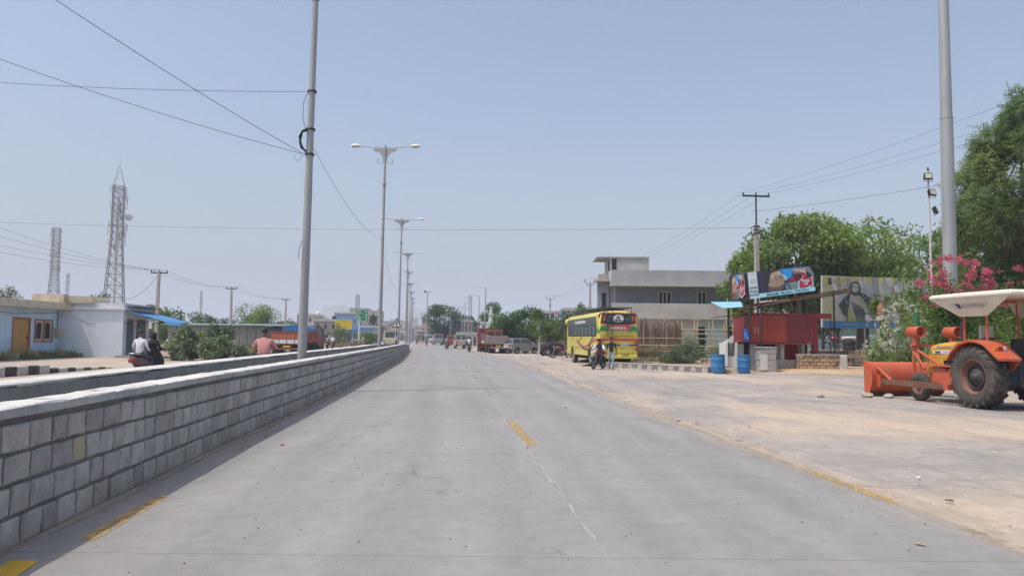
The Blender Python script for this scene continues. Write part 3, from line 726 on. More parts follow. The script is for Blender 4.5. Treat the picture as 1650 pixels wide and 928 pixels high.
# ------------------------------------------------------------------ overhead lines
M_WIRE = mat('wire', (.05, .05, .055), .6, var=.1)
def cable(a, b, sag, label, r=.012, n=18, group=None):
    a, b = V(a), V(b); pts = [a.lerp(b, i / n) - V((0, 0, sag * 4 * (i / n) * (1 - i / n))) for i in range(n + 1)]; r *= .72
    return tag(MB().tube(pts, r, 5).build('overhead_cable', M_WIRE), label, 'cable', group)
cable(P(492, 148, py0), P(-420, 93, 23), .28, 'nearly level black cable leaving the tall median pole to the left', .010)
cable(P(487, 247, py0), P(-160, -170, 12), .14, 'steep black cable climbing from the tall median pole to the top edge', .010)
cable(P(487, 248, py0), P(-430, -75, 16), .30, 'black cable slanting up left from below the coil on the tall pole', .010)
cable(P(500, 229, py0), P(613, 383, 45), .55, 'thin cable sagging from the tall pole down to the first scroll lamp', .009)
cable(P(613, 383, 45), P(643, 470, 72.4), .8, 'thin cable sagging between the first and second scroll lamps', .010)
cable(P(-350, 343, 62), P(1216, 367, 46), .62, 'long thin cable crossing the whole road from left to the right hand pole', .013, 30)

M_CONC = mat('pole_concrete', (.40, .375, .34), .9, var=.15, scale=6, dirt=.4, dirt_col=(.24, .22, .2), bump=.006)
M_INSUL = mat('insulator', (.06, .035, .03), .35, var=.2)
def tpole(loc, h, label, w=1.3, steel_top=0.0, arms=1, vee=False, rz=0.0, lean=0.0, r=.12, group='poles carrying the overhead lines'):
    t = thing('electric_pole', label, 'pole', loc, rz, group); t.rotation_euler[1] = lean
    hc = h - steel_top
    MB().box((0, 0, hc / 2 - .1), (r * 2, r * 1.6, hc + .2), None, (.62, .7)).build('pole', M_CONC, t)
    if steel_top:
        MB().cyl((0, 0, hc - .6), (0, 0, h), .055, .055, 8).build('steel_extension', M_STEELD, t)
        for k in (0, .22, .44): MB().bx(-.16, .16, -.14, .14, hc - .55 + k, hc - .49 + k).build('clamp', M_STEELD, t)
    for k in range(arms):
        z = h - .08 - .5 * k
        if vee:
            a = MB(); a.tube([(-w / 2, 0, z + .35), (-w * .28, 0, z - .05), (0, 0, z - .22), (w * .28, 0, z - .05), (w / 2, 0, z + .35)], .045, 6); a.build('crossarm', M_STEELD, t); zs = z + .35
        else: MB().bx(-w / 2, w / 2, -.05, .05, z - .05, z + .05).build('crossarm', M_STEELD, t); zs = z + .05
        for x in ((-w * .47, w * .47) if vee else (-w * .47, 0, w * .47)):
            MB().lathe([(.02, zs), (.03, zs + .02), (.055, zs + .06), (.035, zs + .09), (.05, zs + .13), (.03, zs + .18), (.0, zs + .2)], c=(x, 0, 0), n=8).build('insulator', M_INSUL, t)
        if vee: MB().lathe([(.02, h), (.055, h + .06), (.035, h + .1), (.05, h + .15), (.0, h + .22)], n=8).build('insulator', M_INSUL, t)
    return t
def polepos(px, ytop, d, zb=0): v = P(px, ytop, d); return (v.x, d, 0), v.z
b, h = polepos(1218, 314, 46); RP1 = (b, h)
tpole(b, h, 'T topped electric pole behind the advert board, black steel above grey concrete', 1.75, 1.9, 1, rz=rad(6), r=.17)
b, h = polepos(951, 452, 85); RP2 = (b, h); tpole(b, h - .3, 'concrete pole with a curved V crossarm behind the yellow bus', 1.3, 0, 1, True, r=.15)
b, h = polepos(886.5, 478, 125); RP3 = (b, h); tpole(b, h - .3, 'small far pole with a V crossarm over the trees beside the bus', 1.5, .8, 1, True, r=.15)
b, h = polepos(255, 438, 60); LP1 = (b, h); t = tpole(b, h, 'concrete electric pole rising behind the blue awning of the house', 1.35, 0, 1, lean=.012, r=.15)
MB().bx(-.62, -.30, -.16, .0, 3.05 - 1.1, 3.75 - 1.1).build('meter_box', mat('pale_metal', (.62, .62, .6), .5), t)
b, h = polepos(375, 464, 85); LP2 = (b, h); tpole(b, h, 'concrete electric pole standing over the grey shed', 1.25, 0, 1, lean=-.02, r=.15)
b, h = polepos(461, 482, 113); LP3 = (b, h); tpole(b, h, 'far concrete pole rising beside the red truck and tarpaulin', 1.3, 0, 1, r=.15)
top = lambda q, dx=0, dz=.12: V(q[0]) + V((dx, 0, q[1] + dz))
G1 = 'wires on the right hand pole line'
for k, (dx, ppx, ppy, w_) in enumerate(((-.82, 1900, 60, 'uppermost'), (0, 1900, 105, 'middle'), (.82, 1900, 128, 'lowest'))):
    cable(top(RP1, dx), P(ppx, ppy, 20), .25, w_ + ' of three wires climbing from the T topped pole to the upper right', .008, 18, G1)
    cable(top(RP1, dx), top(RP2, dx * .7), .7, w_ + ' of three wires descending leftwards from the T topped pole', .009, 18, 'wires left of the T topped pole')
    cable(top(RP2, dx * .7), top(RP3, dx * .8), .7, w_ + ' of three wires strung between the two V crossarm poles', .012, 12, 'wires between the V crossarm poles')
cable(P(1212, 341, 46), P(1900, 228, 22), .2, 'lower wire from the T topped pole passing behind the thick mast', .012)
G2 = 'wires on the left pole line'
for k, (dx, ppy, w_) in enumerate(((-.6, 268, 'topmost'), (0, 300, 'second highest'), (.6, 330, 'third highest'), (.3, 352, 'lowest'))):
    cable(P(-250, ppy, 33), top(LP1, dx), .55, w_ + ' of the wires falling from the left edge to the awning pole', .012, 16, 'wires left of the awning pole')
    if k < 3: cable(top(LP1, dx), top(LP2, dx), .45, ('left hand', 'middle', 'right hand')[k] + ' wire running from the awning pole to the shed pole', .012, 12, G2)
    if k < 3: cable(top(LP2, dx), top(LP3, dx), .5, ('left hand', 'middle', 'right hand')[k] + ' wire running from the shed pole to the far pole', .012, 12, 'wires between the far left poles')
cable(top(LP1, -.1, -.35), P(196, 483, 52), .5, 'service cable drooping from the pole to the house roof', .02)

# ------------------------------------------------------------------ lattice towers
M_LAT = mat('tower_steel', (.30, .31, .33), .6, .3, var=.15, dirt=.2, dirt_col=(.3, .18, .14))
M_ANT = mat('antenna_white', (.62, .62, .61), .5, var=.06)
def lattice(loc, h, wb, wt, ht, label, levels=14, spire=0.0, dish=False, ants=12, core=False, seed=1, rz=.5, waist=.55, plat=True):
    t = thing('mobile_mast', label, 'mast', loc, rz); rr = random.Random(seed)
    W = lambda z: wb + (wt - wb) * min(1, z / (h * waist)); th = .11 if h > 30 else .07; th *= ht
    zs = [0]; 
    while zs[-1] < h - .4: zs.append(min(h, zs[-1] + max(1.3, W(zs[-1]) * .72)))
    for (sx, sy) in ((-1, -1), (1, -1), (1, 1), (-1, 1)):
        MB().tube([(sx * W(z) / 2, sy * W(z) / 2, z) for z in zs], th, 5).build('leg', M_LAT, t)
    br = MB(); c = [(-1, -1), (1, -1), (1, 1), (-1, 1)]
    for a, b in zip(zs, zs[1:]):
        for i in range(4):
            p, q = c[i], c[(i + 1) % 4]; wa, wb_ = W(a) / 2, W(b) / 2
            P0, P1 = V((p[0] * wa, p[1] * wa, a)), V((q[0] * wa, q[1] * wa, a)); Q0, Q1 = V((p[0] * wb_, p[1] * wb_, b)), V((q[0] * wb_, q[1] * wb_, b))
            br.cyl(P0, Q1, th * .5, n=4, caps=False); br.cyl(P1, Q0, th * .5, n=4, caps=False); br.cyl(Q0, Q1, th * .55, n=4, caps=False)
    br.build('cross_bracing', M_LAT, t)
    if core: MB().cyl((0, 0, 0), (0, 0, h * .93), .32, .28, 8).build('cable_ladder', M_ANT, t)
    if spire:
        s = MB()
        for (sx, sy) in c: s.cyl((sx * wt / 2, sy * wt / 2, h), (0, 0, h + spire), .06, .03, 4)
        for z in (.3, .6): s.cyl((-wt / 2 * (1 - z), -wt / 2 * (1 - z), h + spire * z), (wt / 2 * (1 - z), -wt / 2 * (1 - z), h + spire * z), .04, n=4)
        s.cyl((0, 0, h + spire), (0, 0, h + spire + 2), .02, n=4); s.build('spire', M_LAT, t)
    for i in range(ants):
        z = h * rr.uniform(.60, .97); a = rr.choice((0, 1, 2, 3)); q = W(z) / 2 + rr.uniform(.35, .8); u = rr.uniform(-.4, .4) * W(z)
        x, y = ((q, u), (-q, u), (u, q), (u, -q))[a]; hh = rr.uniform(1.0, 1.9)
        m = MB(); m.rbox((x, y, z), (.3 if a > 1 else .16, .16 if a > 1 else .3, hh), .05)
        m.cyl((x * .97, y * .97, z - hh * .6), (x * .97, y * .97, z + hh * .6), .045, n=5); m.cyl((x * .6, y * .6, z), (x, y, z), .04, n=4)
        m.build('antenna_panel', M_ANT if rr.random() < .5 else M_LAT, t)
    for z in ((h * .62, h * .74, h * .86, h * .965) if plat else ()):
        r = W(z) / 2 + .45; p = MB()
        for (ax, ay), (bx_, by_) in zip(c, c[1:] + c[:1]):
            p.cyl((ax * r, ay * r, z), (bx_ * r, by_ * r, z), .05, n=4); p.cyl((ax * r, ay * r, z + .9), (bx_ * r, by_ * r, z + .9), .035, n=4); p.cyl((ax * r, ay * r, z), (ax * r, ay * r, z + .9), .035, n=4)
        p.build('platform_ring', M_LAT, t)
    if dish:
        z = h * .80; d = MB(); d.lathe([(0, 0), (.55, .03), (.8, .14), (.83, .2), (.83, .45), (0, .47)], c=(W(z) / 2 + 1.1, -.3, z), axis='Y', n=18); d.cyl((W(z) / 2, 0, z), (W(z) / 2 + 1.1, 0, z), .07, n=5); d.build('dish', M_ANT, t)
    return t
d = 167; v0, v1 = P(181, 536, d), P(184.5, 300, d)
lattice((v0.x, d, 0), v1.z, 4.9, 2.2, 1.0, 'tall lattice mast with a pointed spire and a round dish', spire=P(184, 264, d).z - v1.z, dish=True, ants=20, core=True, seed=4, rz=.35, waist=.66)
d = 270; v0, v1 = P(83, 536, d), P(86.5, 367, d)
lattice((v0.x, d, 0), v1.z, 4.7, 2.2, 1.15, 'paler lattice mast with a flat top, left of the spired one', ants=16, seed=8, rz=.3, waist=.6)
d = 450; v0, v1 = P(105, 536, d), P(106, 441, d); lattice((v0.x, d, 0), v1.z, 2.6, 1.4, 1.0, 'tiny far mast between the two big lattice masts', ants=8, seed=3)
d = 600; v0, v1 = P(322, 538, d), P(322.5, 469, d); lattice((v0.x, d, 0), v1.z, 2.6, 1.3, 1.1, 'tiny pale far mast above the trees by the shed pole', ants=8, seed=5)
d = 250; v0, v1 = P(575, 538, d), P(574.5, 475, d); lattice((v0.x, d, 0), v1.z, 1.15, 1.0, 1.1, 'short square lattice tower behind the green direction sign', ants=0, seed=6, rz=0, plat=False)

# ------------------------------------------------------------------ the blue house on the left
M_BLUEW = mat('sky_blue_limewash', (.46, .60, .74), .92, var=.10, scale=1.2, dirt=.55, dirt_col=(.30, .40, .47), dirt_scale=.7, bump=.006, bscale=30)
M_PALEW = mat('pale_blue_limewash', (.72, .77, .83), .92, var=.07, scale=1.1, dirt=.35, dirt_col=(.60, .63, .66), dirt_scale=.5, bump=.006, bscale=30)
M_CREAM = mat('stained_cream', (.56, .50, .39), .92, var=.15, scale=1.5, dirt=.5, dirt_col=(.34, .28, .2), bump=.006)
M_DOORW = mat('ochre_door', (.43, .25, .07), .6, var=.12, scale=3, stretch=(4, 4, .5))
M_WOODR = mat('red_brown_wood', (.28, .105, .075), .6, var=.2, scale=5)
M_PINKW = mat('pale_pink_wood', (.52, .38, .34), .7, var=.1)
M_GRILL = mat('grille_dark', (.05, .05, .05), .6)
M_DARK = mat('dark_interior', (.035, .035, .038), .9)
M_PALEM = MATS['pale_metal']
M_AWN = mat('blue_tin_sheet', (.055, .24, .52), .45, .1, var=.10, scale=1.2, dirt=.25, dirt_col=(.22, .35, .45), stretch=(3, .4, 1))
M_AWND = mat('dark_tin_sheet', (.05, .065, .09), .6, .1, var=.2)
HRZ = rad(5)
H = thing('blue_house', 'single storey sky blue house with an ochre door and a blue tin awning', 'house', (*P(196, 573, 48.2).xy, 0), HRZ)
hx, hy = H.location.x, H.location.y
def hloc(px, py, lx):
    """survey: house-local y on the wall plane local x = lx seen at a pixel, and the height there"""
    c, s = math.cos(HRZ), math.sin(HRZ); d = ray(px, py)
    # camera ray (t*d.x, t, CAM_H+t*d.z); local = R^-1 (p - o)
    t = (lx + c * hx + s * hy) / (c * d.x + s); p = V((t * d.x, t, CAM_H + t * d.z)); q = p - V((hx, hy, 0))
    return -s * q.x + c * q.y, p.z
LX = -3.75
yd0, _ = hloc(20, 540, LX); yd1, _ = hloc(47, 540, LX); yw0, zw1 = hloc(56, 514, LX); yw1, zw0 = hloc(83, 551, LX)
ydt = hloc(33, 513, LX)[1]
w = MB(); w.bx(-9.5, LX, -11.5, yd0, 0, 3.0); w.bx(-9.5, LX, yd1, yw0, 0, 3.0); w.bx(-9.5, LX, yd0, yd1, ydt, 3.0); w.bx(-9.5, LX, yw1, .2, 0, 3.0); w.bx(-9.5, LX, yw0, yw1, 0, zw0); w.bx(-9.5, LX, yw0, yw1, zw1, 3.0)
w.build('wall', M_BLUEW, H)
w2 = MB(); w2.bx(-9.5, -.0, 0.004, .22, 0, 3.05); w2.bx(-.22, 0, .22, .55, 0, 3.05); w2.bx(-.22, 0, 3.75, 4.2, 0, 3.05); w2.bx(-.22, 0, 1.8, 2.1, 0, 2.5); w2.bx(-.22, 0, .55, 3.75, 2.5, 3.05); w2.bx(-9.5, -.22, 4.0, 4.2, 0, 3.05); w2.bx(-9.4, -2.2, .22, 4, .0, 2.9)
w2.build('side_wall', M_PALEW, H, label='pale blue side wall facing the camera, half in the eaves shadow')
MB().bx(LX - .1, LX - .05, yd0, yd1, .25, ydt).build('door', M_DOORW, H)
f = MB(); f.bx(LX - .1, LX + .03, yd0 - .07, yd0 + .03, .2, ydt + .07); f.bx(LX - .1, LX + .03, yd1 - .03, yd1 + .07, .2, ydt + .07); f.bx(LX - .1, LX + .03, yd0 + .03, yd1 - .03, ydt - .03, ydt + .07); dfo = f.build('door_frame', M_WOODR, H)
MB().bx(LX - .05, LX - .01, yd1 - .22, yd1 - .16, 1.15, 1.35).build('door_bolt', M_STEELD, dfo)
for k in range(3): MB().bx(LX + .0 + .02, LX + 1.0 - .28 * k, yd0 - .1, yd1 - .35 + .03 * k, .14 * k, .14 * k + .137).build('step', mat('step_stone', (.33, .29, .25), .9, var=.2), H)
wf = MB(); e = .07
for (a0, a1, b0, b1) in ((yw0, yw1, zw0, zw0 + e), (yw0, yw1, zw1 - e, zw1), (yw0, yw0 + e, zw0 + e, zw1 - e), (yw1 - e, yw1, zw0 + e, zw1 - e), ((yw0 + yw1) / 2 - e * .7, (yw0 + yw1) / 2 + e * .7, zw0 + e, zw1 - e)): wf.bx(LX - .12, LX + .05, a0, a1, b0, b1)
wfo = wf.build('window', M_WOODR, H)
ym = (yw0 + yw1) / 2
for a0, a1 in ((yw0 + e, ym - e * .7), (ym + e * .7, yw1 - e)):
    lf = MB(); n = .13; lf.bx(LX - .06, LX + .0, a0, a0 + n, zw0 + e, zw1 - e); lf.bx(LX - .06, LX, a1 - n, a1, zw0 + e, zw1 - e); lf.bx(LX - .06, LX, a0 + n, a1 - n, zw0 + e, zw0 + e + n); lf.prism([(a0 + n, zw1 - e), (a0 + n, zw1 - e - n * 1.8)] + [(a0 + n + (a1 - a0 - 2 * n) * q, zw1 - e - n * 1.8 + n * 1.1 * math.sin(PI * q)) for q in (.25, .5, .75)] + [(a1 - n, zw1 - e - n * 1.8), (a1 - n, zw1 - e)], LX - .06, LX)
    lf.build('shutter_frame', M_PINKW, wfo)
    gr = MB(); gr.bx(LX - .12, LX - .10, a0, a1, zw0 + e, zw1 - e)
    for i in range(6): gr.bx(LX - .1, LX - .07, a0 + n + (a1 - a0 - 2 * n) * i / 5 - .008, a0 + n + (a1 - a0 - 2 * n) * i / 5 + .008, zw0 + e, zw1 - e - n)
    for i in range(9): z = zw0 + e + n + .12 * i; gr.bx(LX - .1, LX - .075, a0 + n, a1 - n, z, z + .014) if z < zw1 - .3 else None
    gr.build('grille', M_GRILL, wfo)
r = MB(); r.bx(-9.8, LX + .62, -11.8, -.02, 3.0, 3.12); r.bx(-9.8, LX + .62, -11.8, -.02, 3.124, 3.42); r.build('roof_slab', M_CREAM, H)
MB().bx(LX - 1.6, LX + .3, -.6, .15, 3.42, 4.0).bx(LX + .305, LX + 1.9, -.2, 2.2, 3.45, 3.92).build('parapet', M_CREAM, H)
r = MB(); r.bx(-9.5, .12, -.12, 4.3, 3.054, 3.2); r.bx(-9.5, .02, 0, 4.2, 3.2, 3.5); r.build('roof_edge', mat('white_fascia', (.70, .70, .69), .8, var=.06, dirt=.3, dirt_col=(.5, .48, .45)), H)
for a0, a1 in ((.55, 1.8), (2.1, 3.75)): MB().bx(-.12, -.07, a0, a1, .1, 2.5).build('shop_door', mat('steel_blue_door', (.10, .155, .20), .6, var=.15), H)
for i in range(4):
    MB().bx(-.069, -.055, 2.15, 2.75, .5 + .55 * i, .72 + .55 * i).build('door_panel', mat('orange_brown_panel', (.36, .19, .08), .7), H)
MB().bx(-.4, .8, -.1, 4.6, 0, .14).build('plinth', M_CONC, H)
mbx = MB().rbox((LX + .16, hloc(90, 536, LX)[0], hloc(90, 536, LX)[1]), (.3, .5, .55), .04).build('meter_box', mat('dusty_metal_box', (.42, .38, .30), .7, var=.15), H)
dp = MB(); yy = hloc(92, 515, LX)[0]; dp.tube([(LX + .16, yy, 3.6), (LX + .06, yy, 3.0), (LX + .06, yy, 1.75)], .035, 6); dp.tube([(LX + .65, yy - .1, 3.3), (LX + .1, yy - .1, 2.3), (LX + .06, yy, 2.0)], .02, 5); dp.tube([(LX + .05, yd0 - 3, 2.75), (LX + .05, yd0, 2.6), (LX + .05, yy, 2.78)], .015, 5); dp.build('wiring_pipe', M_GALVD, H)
MB().tube([(-3.0, -.015, 2.55), (-2.2, -.015, 2.2), (-1.7, -.015, 2.1)], .012, 4).build('wall_crack', M_GALVD, H)
# awning: curved blue tin sheet on brackets
aw = MB(); rings = []
for i in range(15):
    y = .15 + 4.6 * i / 14; z = .012 * (i % 2); rings.append([V((x, y, zz + z)) for (x, zz) in ((.0, 3.02), (.7, 2.86), (1.5, 2.66), (2.1, 2.5), (2.55, 2.34), (2.8, 2.12))])
aw.loft(rings, closed=False, caps=False, smooth=False); ao = aw.build('awning', M_AWN, H); s_ = ao.modifiers.new('thick', 'SOLIDIFY'); s_.thickness = .012
MB().bx(-1.3, .6, .5, 4.8, 3.30, 3.335).build('dark_roof_sheet', M_AWND, H)
for y in (.2, 2.4, 4.6): MB().tube([(0, y, 2.2), (1.5, y, 2.6)], .025, 5).build('awning_bracket', M_STEELD, H)
gsp = [(*(V((hx, hy, 0)) + Matrix.Rotation(HRZ, 3, 'Z') @ V((LX + .55 + R.uniform(-.2, .5), y, 0))).to_tuple()[:2], .02, .7, .7) for y in (-9, -7.8, -5.6, -4.2, -3.3, -2.5, -1.6, -.8)]
tag(grass('weeds', gsp, M_GREENG, 31, .2, .65, 1500, None, .02), 'green and straw weeds growing along the foot of the blue house', 'weeds')
tag(grass('weeds', [(*(V((hx, hy, 0)) + Matrix.Rotation(HRZ, 3, 'Z') @ V((LX + .8, y, 0))).to_tuple()[:2], .02, .5, .6) for y in (-7.2, -5.2, -1.8)], M_DRYG, 33, .3, .9, 700, None, .02), 'dry weeds beside the door steps of the blue house', 'weeds')

# striped kerb
M_KW = mat('kerb_white', (.50, .46, .42), .9, var=.15, scale=6, dirt=.5, dirt_col=(.30, .25, .2), bump=.008, world=True)
M_KB = mat('kerb_black', (.055, .05, .05), .9, var=.3, scale=6, dirt=.4, dirt_col=(.2, .16, .13), bump=.008, world=True)
kb = thing('kerb', 'black and white striped kerb along the pavement before the blue house', 'kerb', (-17.3, 20, 0)); kb['kind'] = 'structure'; del kb['category']
y = 8.0; i = 0
while y < 33.2:
    h = .33 if y < 28.2 else max(.06, .2 - (y - 28.2) * .03); x = -17.35 - (max(0, y - 28) * .06); L = .62
    o = MB().rbox((0, 0, h / 2 - .05), (.24, L - .01, h + .1), .03, 1, 1).build('kerb_stone', M_KB if i % 2 else M_KW, kb); o.location = (x + 17.3 - .1, y - 20, 0); y += L; i += 1
kb2 = thing('kerb', 'pale weathered kerb stones in front of the bushes by the shed', 'kerb', (-18, 50, 0)); kb2['kind'] = 'structure'; del kb2['category']
for i in range(38):
    y = 44 + i * .8; o = MB().rbox((0, 0, .1), (.3, .77, .34), .03, 1, 1).build('kerb_stone', M_KB if (i % 3 == 1) else M_KW, kb2); o.location = (-17.8 - (y - 44) * .11 + 18, y - 50, 0)

# ------------------------------------------------------------------ shed, bushes and trees on the left
M_SHEDW = mat('grey_sheet_wall', (.30, .30, .29), .8, var=.15, scale=1, dirt=.5, dirt_col=(.2, .19, .17), stretch=(1.5, 1.5, .3))
M_SHEDR = mat('shed_roof', (.26, .34, .36), .6, .2, var=.15)
sh = thing('shed', 'long low grey shed with a thin blue grey sheet roof behind the bushes', 'shed', (*P(355, 560, 76).xy, 0), rad(-3))
W0 = (P(268, 540, 76).x - sh.location.x); W1 = P(452, 540, 76).x - sh.location.x
n = 14
for i in range(n):
    a = W0 + (W1 - W0) * i / n; b_ = W0 + (W1 - W0) * (i + 1) / n; MB().bx(a + .012, b_ - .012, -.02 + .02 * (i % 2), 3.2, -.05, 2.45).build('wall_panel', M_SHEDW, sh)
    MB().bx(b_ - .05, b_ + .05, -.09, -.03, 0, 2.55).build('post', M_GALVD, sh)
MB().box(((W0 + W1) / 2, 1.4, 2.62), (W1 - W0 + .8, 4.4, .06), Matrix.Rotation(rad(2), 3, 'X')).build('roof', M_SHEDR, sh)
lean = thing('shed', 'darker navy open fronted shed joined to the right of the grey shed', 'shed', (*P(452, 560, 72).xy, 0), 0)
MB().bx(-1.2, 3.4, 0, .1, 1.4, 2.25).bx(-1.2, -1.05, .1, 3, 0, 2.3).bx(3.25, 3.4, .1, 3, 0, 2.3).bx(-1.2, 3.4, 3, 3.1, 0, 2.3).build('wall', mat('navy_sheet', (.05, .075, .13), .7, var=.2), lean)
MB().box((1.1, 1.4, 2.36), (5, 3.6, .05), Matrix.Rotation(rad(-3), 3, 'X')).build('roof', M_SHEDR, lean)
MB().bx(-1.1, .4, -.08, -.04, .0, 1.35).build('blue_board', mat('blue_board', (.06, .16, .36), .6), lean)

M_LF_MILK = leaf_mat('milkweed_leaf', (.08, .12, .05), (.30, .36, .22), .25)
M_LF_DARK = leaf_mat('dark_leaf', (.018, .05, .014), (.085, .16, .04), .25)
M_LF_MID = leaf_mat('mid_leaf', (.04, .095, .018), (.19, .29, .065), .33)
M_LF_LIGHT = leaf_mat('light_leaf', (.07, .135, .022), (.28, .37, .09), .36)
M_LF_OLIVE = leaf_mat('olive_leaf', (.06, .09, .03), (.20, .22, .10), .28)
M_LF_NEEM = leaf_mat('neem_leaf', (.05, .10, .025), (.28, .37, .13), .36)
M_LF_DRY = leaf_mat('dry_scrub_leaf', (.12, .10, .05), (.34, .29, .17), .2)
M_LF_BLUEG = leaf_mat('grey_green_leaf', (.05, .09, .045), (.20, .27, .15), .25)
def at(px, y): return (P(px, 545, y).x, y, 0)
bush('bush', 'pale milky leaved bush beside the scooter riders', at(296, 44), 1.25, 1.2, 2.3, 2000, .22, M_LF_MILK, 3, wl=.62)
bush('bush', 'tall dark leaved bush in the middle of the left verge', at(362, 46), 1.5, 1.3, 2.75, 2600, .22, M_LF_BLUEG, 5, wl=.62)
bush('bush', 'green rounded bush in front of the darker tall one', at(345, 43.5), 1.3, 1.0, 1.7, 1700, .2, M_LF_MILK, 6, wl=.6)
bush('bush', 'lighter green bush between the two milky ones', at(326, 48), 1.4, 1.2, 1.8, 1500, .18, M_LF_LIGHT, 7)
bush('bush', 'straw coloured scrub to the right of the dark bush', at(404, 50), 1.5, 1.0, 1.1, 1100, .16, M_LF_DRY, 8)
bush('bush', 'straw coloured scrub between the leafy bushes and the riders', at(281, 47), 1.2, .9, 1.0, 900, .16, M_LF_DRY, 12)
bush('bush', 'dry scrub under the red truck side, left of the lamp', at(425, 66), 2.2, 1.0, 1.1, 900, .2, M_LF_DRY, 9)
TL = 'trees on the left skyline'
def treeat(px, ytop, d, wpx, label, m, seed, n=2200, L=.34, group=None, trunk=None, nc=16, zf=.46, **k):
    v = P(px, ytop, d); h = v.z; rx = wpx / 2 / 1200 * d; trunk = trunk if trunk is not None else h * .3
    return tree('tree', label, (v.x, d, 0), h, rx, rx * .9, h * zf, trunk, max(.09, h * .022), nc, n, L, m, seed, group, **k)
treeat(14, 461, 92, 70, 'feathery tree top showing above the left end of the blue house', M_LF_OLIVE, 41, 1700, .34)
treeat(152, 470, 80, 70, 'dark tree behind the roof of the blue house, under the spired mast', M_LF_DARK, 42, 2400, .32)
treeat(240, 491, 100, 60, 'dark green tree just left of the pole by the awning', M_LF_DARK, 43, 2000)
treeat(272, 489, 92, 62, 'dark green tree just right of the pole by the awning', M_LF_MID, 44, 2200)
treeat(318, 503, 130, 90, 'low dark tree mass behind the shed, left of the far mast', M_LF_DARK, 45, 2200, .4, zf=.5)
treeat(352, 506, 120, 60, 'low tree behind the shed, left of the shed pole', M_LF_DARK, 46, 1800, .38, zf=.5)
treeat(398, 490, 118, 58, 'round topped pale green tree just right of the shed pole', M_LF_LIGHT, 47, 3000, .36, zf=.52, csize=(.34, .5))
treeat(436, 491, 116, 60, 'round topped pale green tree behind the navy shed', M_LF_LIGHT, 48, 3000, .36, zf=.52, csize=(.34, .5))
treeat(465, 512, 150, 40, 'small tree behind the blue tarpaulin of the truck', M_LF_MID, 49, 1300, .4, zf=.5)
treeat(518, 507, 240, 44, 'hazy green tree behind the grey brick building', M_LF_LIGHT, 50, 1500, .6, zf=.5)
treeat(605, 505, 170, 34, 'dark tree just right of the green direction sign', M_LF_DARK, 51, 1700, .45, zf=.5)
treeat(545, 500, 260, 20, 'small tree top above the yellow hoarding', M_LF_MID, 52, 700, .6, zf=.4)
bush('bush', 'wispy pale green thorn bush in front of the yellow hoarding', at(550, 105), 2.3, 2, 3.1, 2600, .26, M_LF_BLUEG, 13, wl=.3)
bush('bush', 'green bush below the green direction sign', at(590, 120), 2.4, 2, 2.3, 1500, .3, M_LF_MID, 14)
bush('bush', 'low scrub at the base of the green direction sign', at(572, 100), 2.5, 1.5, 1.2, 900, .25, M_LF_DRY, 15)
# ------------------------------------------------------------------ windows and plain buildings
M_GLASSD = glass_mat('window_glass', (.03, .035, .045), .1)
M_WFRAME = mat('white_window_frame', (.62, .62, .61), .6, var=.05)
def window(parent, x0, x1, z0, z1, y, panes=2, fm=None, depth=.08, label=None, bars=False):
    """a framed window in the x-z plane at depth y, facing -y"""
    e = min(.07, (x1 - x0) * .09); f = MB()
    f.bx(x0, x1, y - .04, y + depth, z0, z0 + e); f.bx(x0, x1, y - .04, y + depth, z1 - e, z1); f.bx(x0, x0 + e, y - .04, y + depth, z0 + e, z1 - e); f.bx(x1 - e, x1, y - .04, y + depth, z0 + e, z1 - e)
    w = (x1 - x0 - 2 * e) / panes
    for i in range(1, panes): f.bx(x0 + e + w * i - e * .6, x0 + e + w * i + e * .6, y - .03, y + depth, z0 + e, z1 - e)
    fo = f.build('window', fm or M_WFRAME, parent, label=label)
    for i in range(panes): MB().bx(x0 + e + w * i + e * .3, x0 + e + w * (i + 1) - e * .3, y + .02, y + .04, z0 + e, z1 - e).build('pane', M_GLASSD, fo)
    return fo

M_CEM = mat('grey_cement_render', (.43, .43, .44), .92, var=.09, scale=.8, dirt=.45, dirt_col=(.25, .25, .255), dirt_scale=.35, bump=.006, bscale=20)
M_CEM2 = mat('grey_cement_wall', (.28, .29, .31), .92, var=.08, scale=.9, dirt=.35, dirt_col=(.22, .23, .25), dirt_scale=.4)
M_CEML = mat('pale_cement', (.48, .465, .44), .92, var=.12, scale=.8, dirt=.5, dirt_col=(.30, .29, .28), dirt_scale=.5, bump=.006)
M_AQUA = mat('aqua_paint', (.40, .58, .63), .85, var=.08, dirt=.3, dirt_col=(.3, .36, .37))
DB = 66.0
B = thing('concrete_building', 'two storey unfinished grey cement building with a rooftop stair room', 'building', (P(985, 545, DB).x, DB, 0), 0)
bx0 = B.location.x
def bz(py, px=1000, d=DB): return P(px, py, d).z
def bxx(px, d=DB): return P(px, 500, d).x - bx0
zr, zs, zf, zb_ = bz(434.8), bz(460.5), bz(488), bz(513)
XR = 30.0
MB().bx(0, XR, 0, 9.5, zs, zr - .6).bx(0, XR, 0, .16, zr - .598, zr).bx(0, .16, .162, 9.5, zr - .598, zr).build('parapet', M_CEM, B)
MB().bx(-.05, XR, -.12, -.002, zs - .0, zs + .12).build('parapet_lip', M_CEML, B)
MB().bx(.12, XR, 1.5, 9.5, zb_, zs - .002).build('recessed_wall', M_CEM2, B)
MB().bx(0, XR, -.0, .14, zb_, zf).bx(0, XR, .142, 9, zb_ - .12, zb_ - .002).build('balcony_parapet', M_CEML, B)
MB().cyl((.5, 1.42, zb_), (.5, 1.42, zs), .05, n=6).build('drain_pipe', M_WFRAME, B)
